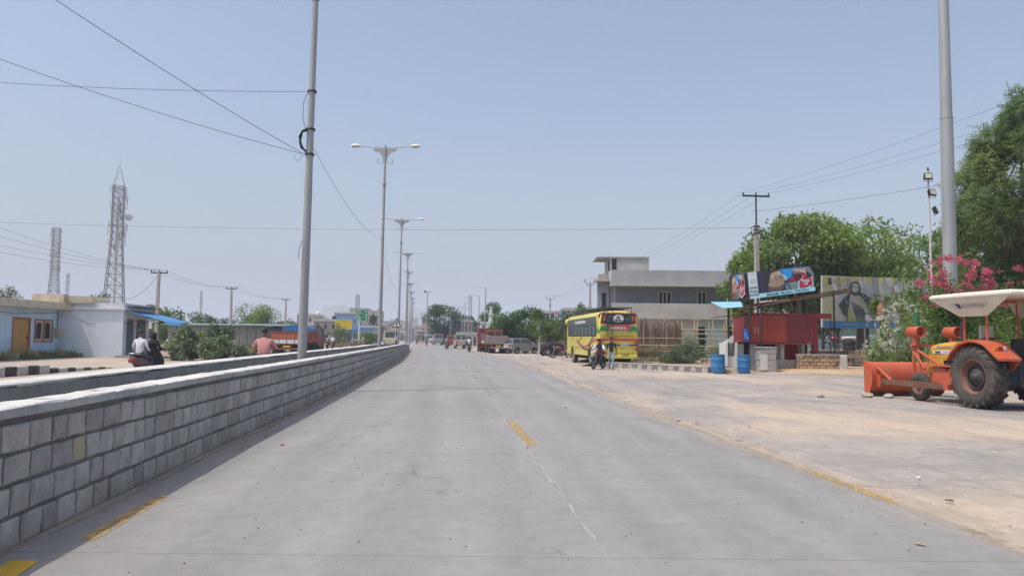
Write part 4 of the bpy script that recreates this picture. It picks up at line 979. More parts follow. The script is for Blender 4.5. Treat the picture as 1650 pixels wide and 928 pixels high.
for a, b_, n in ((1060.5, 1081.5, 3), (1123, 1138, 2)): window(B, bxx(a, 67.5), bxx(b_, 67.5), bz(490.5, a, 67.5) + .0, bz(470, a, 67.5), 1.42, n)
for a, b_ in ((1190, 1210), (1260, 1282)): window(B, bxx(a, 67.5), bxx(b_, 67.5), bz(491, a, 67.5), bz(471, a, 67.5), 1.42, 2)
g_ = MB(); gx = lambda px: bxx(px, 67)
g_.bx(.3, gx(1077), .8, 1.0, 0, zb_ - .13); g_.bx(gx(1077), gx(1098), .8, 1.0, 2.75, zb_ - .13); g_.bx(gx(1098), gx(1120), .8, 1.0, 0, zb_ - .13)
g_.build('ground_floor_wall', mat('pale_wash_wall', (.54, .56, .58), .9, var=.1, dirt=.5, dirt_col=(.40, .41, .42)), B)
a = MB(); a.bx(gx(1120), gx(1124), .78, 1.0, 0, zb_ - .13); a.bx(gx(1124), gx(1138), .78, 1.0, 2.7, zb_ - .13); a.bx(gx(1138), gx(1172), .78, 1.0, 0, zb_ - .13); a.bx(gx(1186), XR, .78, 1.0, 0, zb_ - .13); a.bx(gx(1172), gx(1186), .78, 1.0, 2.7, zb_ - .13)
a.build('aqua_wall', M_AQUA, B, label='aqua painted ground floor wall')
for p0, p1 in ((1077, 1098), (1124, 1138), (1172, 1186)): MB().bx(gx(p0), gx(p1), 1.5, 1.6, 0, 2.74).build('doorway', M_DARK, B)
sr = MB(); x1 = bxx(1046, 68); zt = bz(413.6, 1000, 68)
sr.bx(.15, x1, 2.0, 6, zr - .59, zt - .12); sr.build('stair_room', M_CEML, B)
MB().bx(-1.05, x1 + .0, 1.9, 6.1, zt - .118, zt).build('stair_roof', M_CEM, B)
MB().bx(.14, .149, 2.3, 3.3, zr - .4, zt - .3).bx(.3, .75, 1.985, 1.998, zr + .05, zt - .2).build('doorway', M_DARK, B)
sd2 = MB(); xl0 = -1.02
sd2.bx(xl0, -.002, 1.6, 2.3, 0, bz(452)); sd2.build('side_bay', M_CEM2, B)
MB().bx(xl0 - .35, .1, .9, 2.4, bz(452) + .002, bz(449.5) + .05).build('bay_roof', M_CEML, B)
MB().bx(xl0 + .1, -.1, 1.8, 2.3, bz(449.5) + .052, bz(439)).build('bay_parapet', mat('cement_brownish', (.36, .31, .27), .9), B)
MB().bx(xl0 + .35, -.28, 1.585, 1.598, bz(495), bz(470.5)).build('doorway', M_DARK, B)

# ------------------------------------------------------------------ bamboo scaffold and reed screen before the building
M_BAMB = mat('bamboo', (.46, .36, .22), .7, var=.2, scale=4, rnd=.15)
M_REED = mat('dry_reeds', (.235, .17, .13), .9, var=.35, scale=5, rnd=.3, stretch=(2, 2, .4))
DF = 56.0
F = thing('reed_fence', 'brown reed screen tied to bamboo poles behind the yellow bus', 'fence', (P(1020, 545, DF).x, DF, 0), 0)
fx = lambda px: P(px, 545, DF).x - F.location.x
fz = lambda py: P(1080, py, DF).z
stem_me = MB().cyl((0, 0, 0), (0, 0, 1), .035, .028, 6, True, False); sm0 = stem_me.mesh('reed_bundle'); sm0.materials.append(M_REED)
rr = random.Random(77)
x = fx(1024)
while x < fx(1097):
    o = link('reed_bundle', sm0, F); o.location = (x, rr.uniform(-.06, .06), .1); o.rotation_euler = (rr.uniform(-.03, .03), rr.uniform(-.05, .05), rr.random() * 6)
    zt_ = fz(521) if x > fx(1042) else fz(515); o.scale = (rr.uniform(.8, 1.5), 1, zt_ - .1 + rr.uniform(-.45, .22)); x += rr.uniform(.018, .034)
for z in (.62, 1.12, 1.62): MB().cyl((fx(1016), -.1, z), (fx(1100), -.1, z + rr.uniform(-.06, .06)), .035, n=6).build('rail', M_BAMB, F)
F2 = thing('bamboo_scaffold', 'open scaffold of pale bamboo poles tied in front of the aqua wall', 'scaffold', (P(1110, 545, 57.5).x, 57.5, 0), 0)
f2 = lambda px: P(px, 545, 57.5).x - F2.location.x
for px, top_ in ((1033, 510), (1053, 514), (1064, 512), (1071, 510), (1093, 516), (1100, 518), (1118.5, 515), (1122, 511), (1143, 518), (1149.5, 516), (1166, 520), (1170.5, 515), (1179, 517)):
    z = P(px, top_, 57.5).z; lx = rr.uniform(-.12, .12)
    MB().tube([(f2(px) + lx, -.15, 0), (f2(px), -.15, z * .5), (f2(px) - lx, -.15, z)], [.07, .06, .05], 7).build('bamboo_pole', M_BAMB, F2)
for z, a, b_ in ((2.28, 1034, 1178), (1.62, 1030, 1178), (1.06, 1090, 1178), (.6, 1040, 1176), (2.0, 1096, 1170)): MB().cyl((f2(a), -.22, z), (f2(b_), -.22, z + rr.uniform(-.05, .05)), .042, n=6).build('cross_pole', M_BAMB, F2)
MB().cyl((f2(1160), -.2, .8), (f2(1178), -.2, 1.5), .035, n=6).build('brace', M_BAMB, F2)

# ------------------------------------------------------------------ scrub and kerb on the right
bush('bush', 'dry grey brown scrub right behind the yellow bus', at(1052, 45.5), 2.1, 1.4, 1.25, 3400, .13, M_LF_DRY, 61, up=.6, wl=.3)
bush('bush', 'straw coloured scrub low in front of the reed screen', at(1030, 47), 1.3, 1.2, .9, 1600, .13, M_LF_DRY, 62, up=.6, wl=.3)
bush('bush', 'feathery grey green thorn bush beside the first blue drum', at(1114, 42.0), 1.45, 1.2, 1.75, 4200, .13, M_LF_BLUEG, 63, up=.5, wl=.28)
bush('bush', 'smaller grey green scrub left of the feathery thorn bush', at(1085, 41.5), 1.2, .9, 1.1, 2200, .13, M_LF_BLUEG, 65, wl=.3)
bush('bush', 'yellowing weeds next to the white slabs of the kiosk', at(1158, 44), 1.1, .9, 1.25, 1500, .13, M_LF_OLIVE, 64, up=.6, wl=.35)
kr = thing('kerb', 'faded black and white kerb behind the yellow bus', 'kerb', (7, 38, 0)); kr['kind'] = 'structure'; del kr['category']
A, Bq = V((5.75, 39.6, 0)), V((9.45, 34.1, 0)); dv = (Bq - A).normalized(); Ltot = (Bq - A).length; ang = math.atan2(dv.y, dv.x); s = -2.2; i = 0
M_KW2 = mat('kerb_white_worn', (.42, .39, .36), .9, var=.2, scale=6, dirt=.6, dirt_col=(.22, .19, .17), bump=.01, world=True)
M_KB2 = mat('kerb_black_worn', (.20, .185, .17), .9, var=.3, scale=6, dirt=.6, dirt_col=(.32, .28, .25), bump=.01, world=True)
while s < Ltot - .9:
    L = .36; o = MB().rbox((0, 0, .06), (L - .012, .2, .36), .025, 1, 0).build('kerb_stone', M_KB2 if i % 2 else M_KW2, kr)
    q = A + dv * (s + L / 2); o.location = (q.x - 7, q.y - 38, R.uniform(-.01, .01)); o.rotation_euler = (0, 0, ang + R.uniform(-.03, .03)); s += L; i += 1
    o = MB().rbox((0, 0, .265), (L - .01, .34, .05), .015, 1, 0).build('kerb_cap', M_KW2, kr); o.location = (q.x - 7 + .05, q.y - 38 + .04, 0); o.rotation_euler = (0, 0, ang)
nrm = V((-dv.y, dv.x, 0)) * -1
q_ = [A - dv * 2.2 + V((.1, .06, .2)), Bq + V((.1, .06, .2)), V((11.5, 36.4, .2)), V((11.5, 62, .2)), V((5.6, 62, .2)), V((5.2, 44, .2))]
mb_ = MB().poly(q_); mb_.quad(q_[5], q_[0], q_[0] + V((-1.0, .3, -.26)), q_[5] + V((-1.6, 0, -.26))); mb_.quad(q_[4], q_[5], q_[5] + V((-1.6, 0, -.26)), q_[4] + V((-1.6, 0, -.26))); mb_.quad(q_[1], q_[2], q_[2] + V((.3, -.9, -.26)), q_[1] + V((.4, -.5, -.26)))
tag(mb_.build('earth_bank', M_GROUND), kind='structure')

# ------------------------------------------------------------------ the red kiosk
M_RED = mat('faded_red_paint', (.40, .062, .042), .65, var=.15, scale=1.5, dirt=.5, dirt_col=(.22, .06, .05), dirt_scale=1.0)
M_REDD = mat('dark_red_paint', (.22, .035, .04), .7, var=.2, scale=2, dirt=.5, dirt_col=(.09, .04, .04))
M_REDF = mat('red_frame_paint', (.36, .055, .06), .6, var=.12, dirt=.3, dirt_col=(.2, .05, .05))
M_WSLAB = mat('white_stone_slab', (.62, .61, .59), .85, var=.08, dirt=.4, dirt_col=(.45, .41, .36), dirt_scale=1.5)
M_GSLAB = mat('grey_stone_slab', (.36, .35, .33), .9, var=.15, dirt=.4, dirt_col=(.24, .22, .2), bump=.006)
M_BROWN = mat('roof_underside', (.33, .26, .235), .8, var=.12, scale=1.5, dirt=.4, dirt_col=(.24, .17, .15))
M_CYAN = mat('cyan_roof_sheet', (.25, .52, .66), .4, var=.1, dirt=.3, dirt_col=(.35, .45, .5))
DK = 37.0
K = thing('kiosk', 'closed red sheet metal kiosk raised on stone slabs beside the blue drums', 'kiosk', (P(1208, 560, DK).x, DK, 0), 0)
kx0 = K.location.x
kx = lambda px, d=DK: P(px, 545, d).x - kx0
kz = lambda py, px=1250, d=DK: P(px, py, d).z
z0, z1 = kz(552), kz(508.5)
xs_ = [kx(1208), kx(1267), kx(1308)]
MB().bx(.02, xs_[2] - .02, .04, 2.6, z0 + .03, z1 - .03).build('body', M_REDD, K)
for a, b_, m in ((0, xs_[1] * .51, M_RED), (xs_[1] * .52, xs_[1] - .01, M_RED), (xs_[1], xs_[2], M_REDD)): MB().bx(a + .01, b_ - .01, 0, .038, z0, z1).build('panel', m, K)
for a, b_ in ((.05, 1.3), (1.32, 2.6)): MB().bx(-.025, .018, a, b_, z0, z1).build('panel', M_REDD, K)
for x in (0, xs_[1] * .515, xs_[1], xs_[2]): MB().bx(x - .03, x + .03, -.03, -.001, z0 - .03, z1 + .03).build('frame_rail', M_REDF, K)
MB().bx(-.03, xs_[2] + .03, -.032, -.004, z1 + .031, z1 + .08).bx(-.03, xs_[2] + .03, -.032, -.004, z0 - .09, z0 - .031).build('frame_rail', M_REDF, K)
MB().bx(-.1, xs_[2] + .1, -.04, 2.7, z1 + .082, z1 + .12).build('roof', M_REDD, K)
for px in (1199, 1204):
    MB().prism([(kx(px) + .5, z0 + .75), (kx(px) + .6, z0 + .75), (kx(px) + .58, z0 + .45), (kx(px) + .5, z0 + .45)], -.006, -.002, 'Y').build('old_paint_mark', mat('faded_cream_mark', (.42, .25, .17), .8, var=.3), K)
fl = MB(); fl.box((kx(1168, 36.4), -.55, kz(509.5, 1168, 36.5)), (1.05, .9, .03), Matrix.Rotation(rad(-8), 3, 'Y')); fl.build('awning_sheet', M_STEELD, K)
# slabs and piers underneath
def slab(px0, px1, py0, py1, d, m, th=.5, name='slab'): a, b_ = kx(px0, d), kx(px1, d); return MB().bx(a, b_, d - DK, d - DK + th, max(-.02, kz(py1, (px0 + px1) / 2, d)), kz(py0, (px0 + px1) / 2, d)).build(name, m, K)
slab(1170, 1173, 552, 590, 36.0, M_WSLAB, 1.2); slab(1185.5, 1188, 552, 592, 36.0, M_WSLAB, 1.2); slab(1173.2, 1185.3, 574, 598, 36.1, M_WSLAB, .1); slab(1188.2, 1198, 576, 600, 36.1, M_WSLAB, .1)
slab(1173.2, 1198, 554, 590, 37.6, M_WSLAB, .08); slab(1210, 1219, 553, 590, 37.4, M_WSLAB, .1); slab(1170, 1201, 594, 604, 35.6, M_GSLAB, 1.5, 'footing')
slab(1208, 1222, 588, 600, 36.3, M_GSLAB, 1.0, 'footing')
slab(1250, 1263, 554, 590, 37.8, M_GSLAB, .12); slab(1258.5, 1263.5, 555, 582, 37.5, M_WSLAB, .3); slab(1292, 1296.5, 555, 580, 37.5, M_WSLAB, .3); slab(1249, 1290, 579.5, 600, 37.3, M_GSLAB, .5, 'counter')
MB().bx(.1, xs_[2], 2.2, 2.3, 0, z0).build('back_wall', M_DARK, K)
MB().prism([(kx(1170, 36), kz(553)), (kx(1183, 36), kz(553)), (kx(1183, 36), kz(542)), (kx(1179, 36), kz(545))], -.9, -.3, 'Y').build('white_sack', M_WSLAB, K)
# red post and beam frame on the right
fr = thing('red_frame', 'red painted post and beam frame at the right end of the kiosk', 'frame', (P(1314, 560, 37.4).x, 37.4, 0), 0)
rx_ = lambda px: P(px, 545, 37.4).x - fr.location.x
MB().bx(rx_(1310), rx_(1318.5), 0, .25, 0, kz(504.5, 1314) - .25).build('post', M_REDF, fr)
MB().bx(rx_(1298), rx_(1304.5), .3, .5, 0, kz(504.5, 1314) - .25).build('post', M_REDD, fr)
MB().bx(rx_(1293), rx_(1340.5), -.02, .55, kz(512.5, 1314), kz(504.5, 1314)).build('beam', M_REDF, fr)
MB().cyl((rx_(1340), .1, 0.6), (rx_(1340), .1, kz(512, 1340)), .025, n=6).build('thin_post', M_REDD, fr)
# drink crates
def crate(loc, label, rz=0):
    t = thing('drink_crate', label, 'crate', loc, rz, 'red drink crates stacked under the kiosk'); w, d_, h = .36, .36, .27
    m = MB(); m.bx(-w / 2, w / 2, 0, .02, 0, .03)
    for y in (0, d_ - .02): 
        m.bx(-w / 2, w / 2, y, y + .02, .031, .10); m.bx(-w / 2, w / 2, y, y + .02, h - .05, h)
        for k in range(5): x = -w / 2 + (w - .03) * k / 4; m.bx(x, x + .03, y, y + .02, .101, h - .051)
    for x in (-w / 2 + .002, w / 2 - .022): m.bx(x, x + .02, .021, d_ - .021, .03, .1); m.bx(x, x + .02, .021, d_ - .021, h - .06, h - .002)
    m.bx(-w / 2, w / 2, .021, d_ - .021, 0, .025); m.build('shell', mat('crate_red', (.45, .035, .06), .5, var=.12), t)
    MB().bx(-w / 2 + .03, w / 2 - .03, .03, d_ - .03, .03, h - .08).build('divider', M_REDD, t); return t
cz = kz(579.5, 1275, 37.6); cw = kx(1271, 37.6) - kx(1265, 37.6)
c0 = crate((kx0 + kx(1271, 37.6), 37.9, cz), 'empty looking red crate at lower left of the stack under the kiosk')
for i, (px, k, lb) in enumerate(((1271, 1, 'red crate at middle left of the stack under the kiosk'), (1271, 2, 'red crate at top left of the stack under the kiosk'), (1284, 0, 'red crate at lower right of the stack under the kiosk'), (1284, 1, 'red crate at middle right of the stack under the kiosk'), (1284, 2, 'red crate at top right of the stack under the kiosk'))): clone(c0, (kx0 + kx(px, 37.6), 37.9, cz + .275 * k), 0, lb)
# front pier of stacked stones
pier = thing('stone_pier', 'short pier of stacked grey stone slabs in front of the kiosk', 'pier', (P(1234, 590, 35.8).x, 35.8, 0), 0)
for k in range(4): MB().rbox((R.uniform(-.02, .02), 0, .15 + .29 * k), (.82, .7, .285), .03, 1).build('stone', M_GSLAB, pier)
MB().rbox((-.2, -.36, .5), (.34, .02, .75), .01, 1).build('white_face', M_WSLAB, pier)
MB().rbox((0, 0, 1.19), (.9, .75, .06), .02, 1).build('cap', M_GSLAB, pier)
bag = thing('banner', 'crumpled blue printed banner hanging between the white slabs', 'banner', (P(1203, 560, 35.9).x, 35.9, .75), 0)
m = MB(); rings = [[V((-.08 - .04 * math.sin(q * 3), .03 * math.sin(q * 7), 1.32 - q * .62)), V((.02, .06 * math.sin(q * 5 + 1), 1.32 - q * .60)), V((.06 + .12 * q, .03 * math.cos(q * 6), 1.28 - q * .62))] for q in [i / 7 for i in range(8)]]
m.loft(rings, closed=False, caps=False); bo = m.build('sheet', mat('blue_vinyl', (.03, .12, .45), .4, var=.2), bag); so = bo.modifiers.new('t', 'SOLIDIFY'); so.thickness = .01
text('S', .16, (.04, -.09, .88), (PI / 2, 0, 0), M_WFRAME, bag)

# low wall of flat bricks
M_BRK = mat('mud_brick', (.47, .33, .22), .95, var=.2, scale=5, dirt=.4, dirt_col=(.26, .17, .12), bump=.012, rnd=.2)
bwl = thing('brick_wall', 'low brown wall of rough flat bricks with a white rendered end, right of the kiosk', 'wall', (P(1290, 593, 36.6).x, 36.6, .15), 0)
bl = P(1354, 593, 36.6).x - bwl.location.x; hb = .70
MB().bx(.04, bl - .05, .04, .5, 0, hb - .04).build('core', mat('mud_mortar', (.27, .19, .13), .95, var=.2), bwl)
bme = MB().rbox((0, 0, 0), (.31, .12, .15), .02, 1).mesh('brick'); bme.materials.append(M_BRK)
for k in range(4):
    x = .15 - .16 * (k % 2)
    while x < bl - .1:
        o = link('brick', bme, bwl); o.location = (x + R.uniform(-.02, .02), .05 + R.uniform(-.02, .02), .09 + .172 * k); o.rotation_euler = (0, R.uniform(-.03, .03), R.uniform(-.06, .06)); o.scale = (R.uniform(.92, 1.02), 1, R.uniform(.9, 1.05)); x += .325
for k in range(4):
    for j in range(2): o = link('brick', bme, bwl); o.location = (.05, .2 + .3 * j - .08 * (k % 2), .09 + .172 * k); o.rotation_euler = (0, 0, PI / 2)
MB().rbox((bl / 2 - .03, .26, hb - .01), (bl + .06, .6, .06), .02, 1).build('capping', M_GSLAB, bwl)
MB().rbox((bl + .17, .25, .34), (.42, .5, .72), .06, 2).build('white_end', M_WSLAB, bwl)

sm_ = MB(); rings = []
for (yy, zz_) in ((34.6, .002), (35.4, .07), (36.4, .17), (38.5, .17)):
    rings.append([V((x + (yy - 36) * .15, yy, max(.003, zz_ * q))) for x, q in ((11.6, 0), (12.8, .5), (14, .9), (16, 1), (18, 1), (20, .7), (23, 0))])
sm_.loft(rings, closed=False, caps=False); tag(sm_.build('sandy_verge', M_SAND), kind='structure')

# corrugated shelter roof
SR = thing('shelter_roof', 'tilted corrugated roof on thin posts above the red kiosk', 'roof', (kx0, DK, 0), 0); SR['category'] = 'shelter'
def wp(px, py, d): v = P(px, py, d); return V((v.x - kx0, d - DK, v.z))
NL, NR, FR_, FL_ = wp(1192, 493.5, 36.2), wp(1372, 464.5, 36.8), wp(1366, 468.5, 39.2), wp(1208, 496, 39.4)
mu = MB(); ml = MB(); n = 44; r_u = []; r_l = []
for i in range(n + 1):
    q = i / n; c = .018 * (1 if i % 2 else -1); a, b_ = NL.lerp(NR, q), FL_.lerp(FR_, q)
    r_u.append([a + V((0, 0, c + .02)), b_ + V((0, 0, c + .02))]); r_l.append([a + V((0, .0, c)), b_ + V((0, 0, c))])
mu.loft(r_u, closed=False, caps=False, smooth=False); ml.loft(r_l, closed=False, caps=False, smooth=False)
mu.build('top_sheet', M_CYAN, SR); ml.build('underside_sheet', M_BROWN, SR)
for q in (.12, .5, .85):
    a, b_ = NL.lerp(NR, q) - V((0, 0, .06)), FL_.lerp(FR_, q) - V((0, 0, .06)); MB().cyl(a, b_, .035, n=6).build('rafter', M_REDD, SR)
for q in (.1, .9): MB().cyl(NL.lerp(FL_, q) - V((0, 0, .1)), NR.lerp(FR_, q) - V((0, 0, .1)), .04, n=6).build('purlin', M_BROWN, SR)
for px, d, zz in ((1227, 36.4, None), (1344.5, 37.2, None), (1282, 39.0, None), (1207.5, 36.0, None)):
    x = P(px, 545, d).x - kx0; q = (x - NL.x) / (NR.x - NL.x); zt_ = NL.z + (NR.z - NL.z) * max(0, min(1, q)) - .06
    MB().cyl((x, d - DK, 0), (x, d - DK, zt_ - (.0 if d < 38 else .1)), .045, n=7).build('post', M_STEELD, SR)
MB().cyl(wp(1225, 487, 36.6), wp(1272, 482.5, 36.6), .04, n=8).build('tube_light', mat('cream_tube', (.62, .50, .40), .5), SR)
SL = thing('tin_roof', 'small pale blue corrugated roof sheet on a black post, left of the kiosk', 'shelter', (kx0, DK, 0), 0)
a0, a1, b0, b1 = wp(1145, 486.8, 37.6), wp(1194, 486.2, 37.6), wp(1166, 496.5, 35.8), wp(1198, 494.5, 35.8)
m = MB(); m.loft([[a0.lerp(a1, i / 16) + V((0, 0, .02 * (i % 2))), b0.lerp(b1, i / 16) + V((0, 0, .02 * (i % 2)))] for i in range(17)], closed=False, caps=False, smooth=False)
o = m.build('sheet', M_CYAN, SL); so = o.modifiers.new('t', 'SOLIDIFY'); so.thickness = .012
x = P(1174, 545, 36.3).x - kx0; MB().cyl((x, -.7, 0), (x, -.7, kz(494, 1174, 36.3)), .05, n=7).build('post', M_STEELD, SL)

# blue drums
M_DRUM = mat('blue_plastic_drum', (.035, .17, .38), .45, var=.10, scale=3, dirt=.3, dirt_col=(.12, .22, .34))
def drum(loc, label, rz=0, s=1.0):
    t = thing('drum', label, 'drum', loc, rz, 'blue plastic drums by the kiosk'); prof = [(.255, 0), (.285, .03), (.292, .12), (.295, .26), (.303, .275), (.303, .30), (.295, .315), (.295, .58), (.303, .595), (.303, .62), (.293, .635), (.285, .78), (.292, .80), (.292, .85)]
    m = MB(); m.lathe(prof + [(.27, .85), (.262, .70), (0, .69)], n=28); m.build('barrel', M_DRUM, t)
    MB().torus((0, 0, .838), .29, .016, 'Z', 28, 6).build('rim', M_DRUM, t); return t
d0 = drum((P(1157, 602, 34.1).x, 34.1, 0), 'blue plastic drum at the left, nearest the scrub', .3); d0.scale = (1.08, 1.08, 1.03)
d1 = clone(d0, (P(1198.5, 602, 34.5).x, 34.5, 0), 1.2, 'blue plastic drum at the right, in front of the white slabs', (.98, .98, 1.0))

# ------------------------------------------------------------------ flat printed art: coloured shapes laid on a board
class Board:
    """board corners bl, br, tr, tl; art given in 0..1 units, each layer 4 mm proud of the one below"""
    def __init__(s, parent, bl, br, tr, tl): s.p = parent; s.c = [V(q) for q in (bl, br, tr, tl)]; s.n = (s.c[1] - s.c[0]).cross(s.c[3] - s.c[0]).normalized(); s.k = 1; s.asp = ((s.c[1] - s.c[0]).length / (s.c[3] - s.c[0]).length)
    def at(s, u, v, o): bl, br, tr, tl = s.c; return bl.lerp(br, u).lerp(tl.lerp(tr, u), v) + s.n * o
    def shape(s, pts, m, name='print', layer=None, label=None):
        k = s.k if layer is None else layer; s.k = max(s.k, k) + (1 if layer is None else 0)
        return MB().poly([s.at(u, v, .004 * k) for u, v in pts]).build(name, m, s.p)
    def ell(s, u, v, ru, rv, m, n=20, rot=0, **k):
        pts = []
        for i in range(n):
            t = 2 * PI * i / n; a, b_ = ru * math.cos(t) * s.asp, rv * math.sin(t); pts.append((u + (a * math.cos(rot) - b_ * math.sin(rot)) / s.asp, v + a * math.sin(rot) + b_ * math.cos(rot)))
        return s.shape(pts, m, **k)
    def text(s, body, u, v, hh, m, sx=1.0, bold=0.0):
        s.k += 1; o = text(body, hh * (s.c[3] - s.c[0]).length, s.at(u, v, .004 * s.k), (0, 0, 0), m, None, ext=.001, bold=bold)
        ex = (s.c[1] - s.c[0]).normalized(); ey = s.n.cross(ex).normalized(); M = Matrix((ex, ey, s.n)).transposed().to_4x4(); o.parent = s.p
        o.matrix_local = Matrix.Translation(s.at(u, v, .004 * s.k)) @ M @ Matrix.Diagonal((sx, 1, 1, 1)); return o
def flat(name, col, rough=.5): return mat('print_' + name, col, rough, var=.10, scale=2.5)
PR = dict(purple=(.055, .04, .07), navy=(.015, .03, .12), blue=(.02, .14, .48), sky=(.05, .32, .68), pale=(.30, .58, .80), skin=(.44, .26, .18), skinl=(.60, .42, .30), skind=(.22, .11, .085), hair=(.05, .035, .035),
          sleeve=(.22, .24, .22), sleeved=(.08, .09, .09), red=(.52, .03, .06), redd=(.16, .02, .035), white=(.72, .72, .70), ink=(.035, .035, .045), cyan=(.42, .66, .72), grey=(.38, .38, .39), brown=(.17, .085, .08))
PM = {k: flat(k, v) for k, v in PR.items()}
AD = thing('advert_board', 'tilted advert board of a man drinking from a bottle, on the kiosk roof', 'billboard', (kx0, DK, 0), 0)
tl, tr_, br, bl_ = wp(1202.5, 439.6, 38.3), wp(1308.5, 427.6, 38.7), wp(1312, 468.5, 38.7), wp(1207, 482, 38.3)
def slab4(name, q, th, m, par):
    n = (q[1] - q[0]).cross(q[3] - q[0]).normalized(); bk = [v - n * th for v in q]; mb = MB(); mb._add(q + bk, [(0, 1, 2, 3), (7, 6, 5, 4), (0, 4, 5, 1), (1, 5, 6, 2), (2, 6, 7, 3), (3, 7, 4, 0)]); return mb.build(name, m, par)
slab4('board', [bl_, br, tr_, tl], .12, PM['purple'], AD)
def drinker(b, u0, u1, logo=True):
    """man in profile tipping a bottle, u0..u1 span of the picture"""
    U = lambda q: [(min(1, max(0.0, u0 + (u1 - u0) * u)), v) for u, v in q]
    b.shape(U([(.40, 1), (.98, 1), (.98, .30), (.50, .30)]), PM['blue']); b.shape(U([(.46, .97), (.66, .97), (.60, .42), (.50, .40)]), PM['sky']); b.shape(U([(.46, .80), (.54, .72), (.56, .50), (.50, .46)]), PM['pale'])
    b.shape(U([(.86, 1), (1, 1), (1, .0), (.72, .0), (.80, .55)]), PM['purple'])
    b.shape(U([(.17, .80), (.21, .93), (.30, 1), (.43, 1), (.44, .90), (.47, .74), (.505, .62), (.505, .54), (.485, .48), (.50, .42), (.47, .36), (.46, .28), (.38, .16), (.26, .14), (.22, .30), (.20, .52)]), PM['skin'])
    b.shape(U([(.26, .80), (.40, .94), (.44, .90), (.46, .74), (.42, .70), (.34, .62), (.29, .66)]), PM['skinl'])
    b.shape(U([(.15, .62), (.16, .86), (.24, .98), (.36, 1), (.43, 1), (.40, .94), (.28, .90), (.25, .74), (.235, .55), (.20, .40)]), PM['hair'])
    b.shape(U([(.20, .44), (.27, .34), (.36, .32), (.44, .38), (.495, .44), (.49, .36), (.46, .20), (.36, .07), (.22, .06)]), PM['brown'])
    b.shape(U([(.30, .66), (.36, .76), (.39, .77), (.36, .71)]), PM['hair']); b.shape(U([(.32, .62), (.36, .66), (.39, .64), (.36, .60)]), PM['skind']); b.shape(U([(.39, .72), (.44, .76), (.46, .70), (.43, .64)]), PM['skind'])
    b.shape(U([(.47, .50), (.60, .60), (.68, .74), (.80, .80), (.86, .62), (.78, .50), (.66, .47), (.50, .44)]), PM['redd'])
    b.shape(U([(.59, .56), (.64, .66), (.67, .60), (.67, .50), (.60, .49)]), PM['red'])
    for k in range(4): b.ell(u0 + (u1 - u0) * (.68 + .055 * k), .86 - .01 * k, .024, .13, PM['skinl'], 12, .25); b.ell(u0 + (u1 - u0) * (.685 + .055 * k), .80 - .02 * k, .012, .07, PM['skind'], 10, .25)
    b.shape(U([(.84, .98), (.93, .97), (1, .70), (1, .45), (.93, .72), (.88, .80)]), PM['sleeve'])
    b.shape(U([(.46, .02), (.60, .10), (.74, .16), (.74, .44), (.66, .46), (.54, .42), (.50, .34)]), PM['sleeve']); b.shape(U([(.52, .38), (.55, .40), (.60, .16), (.58, .12)]), PM['sleeved']); b.shape(U([(.45, .02), (.50, .03), (.53, .20), (.49, .24)]), PM['sleeved'])
    if logo: thumb(b, u0, u1)
def thumb(b, u0, u1, w=1):
    def T(q, s=1.0): return [(min(1, u0 + (u1 - u0) * (.845 + (u - .5) * .24 * s * w)), .46 + (v - .5) * .66 * s) for u, v in q]
    hand = [(.02, .06), (.45, .0), (.52, .06), (.98, .16), (1.0, .30), (.96, .40), (.97, .56), (.90, .66), (.78, .62), (.56, .58), (.58, .74), (.52, .90), (.40, 1.0), (.26, .98), (.36, .80), (.30, .62), (.10, .50), (.04, .44)]
    b.shape(T(hand, 1.16), PM['white']); b.shape(T(hand), PM['red'])
    b.text('Thums', u0 + (u1 - u0) * .842, .44, .15, PM['white'], .80, .006); b.text('UP', u0 + (u1 - u0) * .852, .31, .14, PM['white'], .9, .006)
bd = Board(AD, bl_, br, tr_, tl)
drinker(bd, .12, 1.0)
bd.shape([(.13, .0), (1, 0), (1, .155), (.13, .155)], PM['cyan'], 'name_strip'); bd.text('BAHAM  FILLING  STATION', .58, .07, .125, PM['ink'], 1.12, .004)
bd.shape([(0, 0), (.135, 0), (.135, 1), (0, 1)], PM['white'], 'name_column')
rr = random.Random(31)
for v, u0, u1 in ((.88, .05, .085), (.68, .035, .10), (.61, .03, .11), (.54, .03, .105)):
    u = u0
    while u < u1: k = rr.uniform(.006, .014); bd.shape([(u, v), (u + k, v), (u + k, v + .035), (u, v + .04)], PM['grey'], 'small_print'); bd.k -= 1; u += k + .004
for v, tx in ((.40, 'BAHAM'), (.26, 'FILLING'), (.12, 'STATION')): bd.text(tx, .068, v, .125, PM['ink'], .68, .004)
b2c = [wp(1179, 487.5, 40.8), wp(1204.6, 482, 38.36), wp(1201.6, 439.6, 38.36), wp(1174.3, 445, 40.8)]
AD2 = thing('advert_board', 'narrow advert board turned away at the left end of the tilted one', 'billboard', (kx0, DK, 0), 0)
slab4('board', b2c, .1, PM['purple'], AD2)
b2 = Board(AD2, *b2c); drinker(b2, -.10, 1.02)
for q in (.15, .5, .85): v = bl_.lerp(br, q); MB().cyl((v.x, v.y + .15, 2.7), (v.x, v.y + .15, v.z + .9), .04, n=6).build('support', M_STEELD, AD)

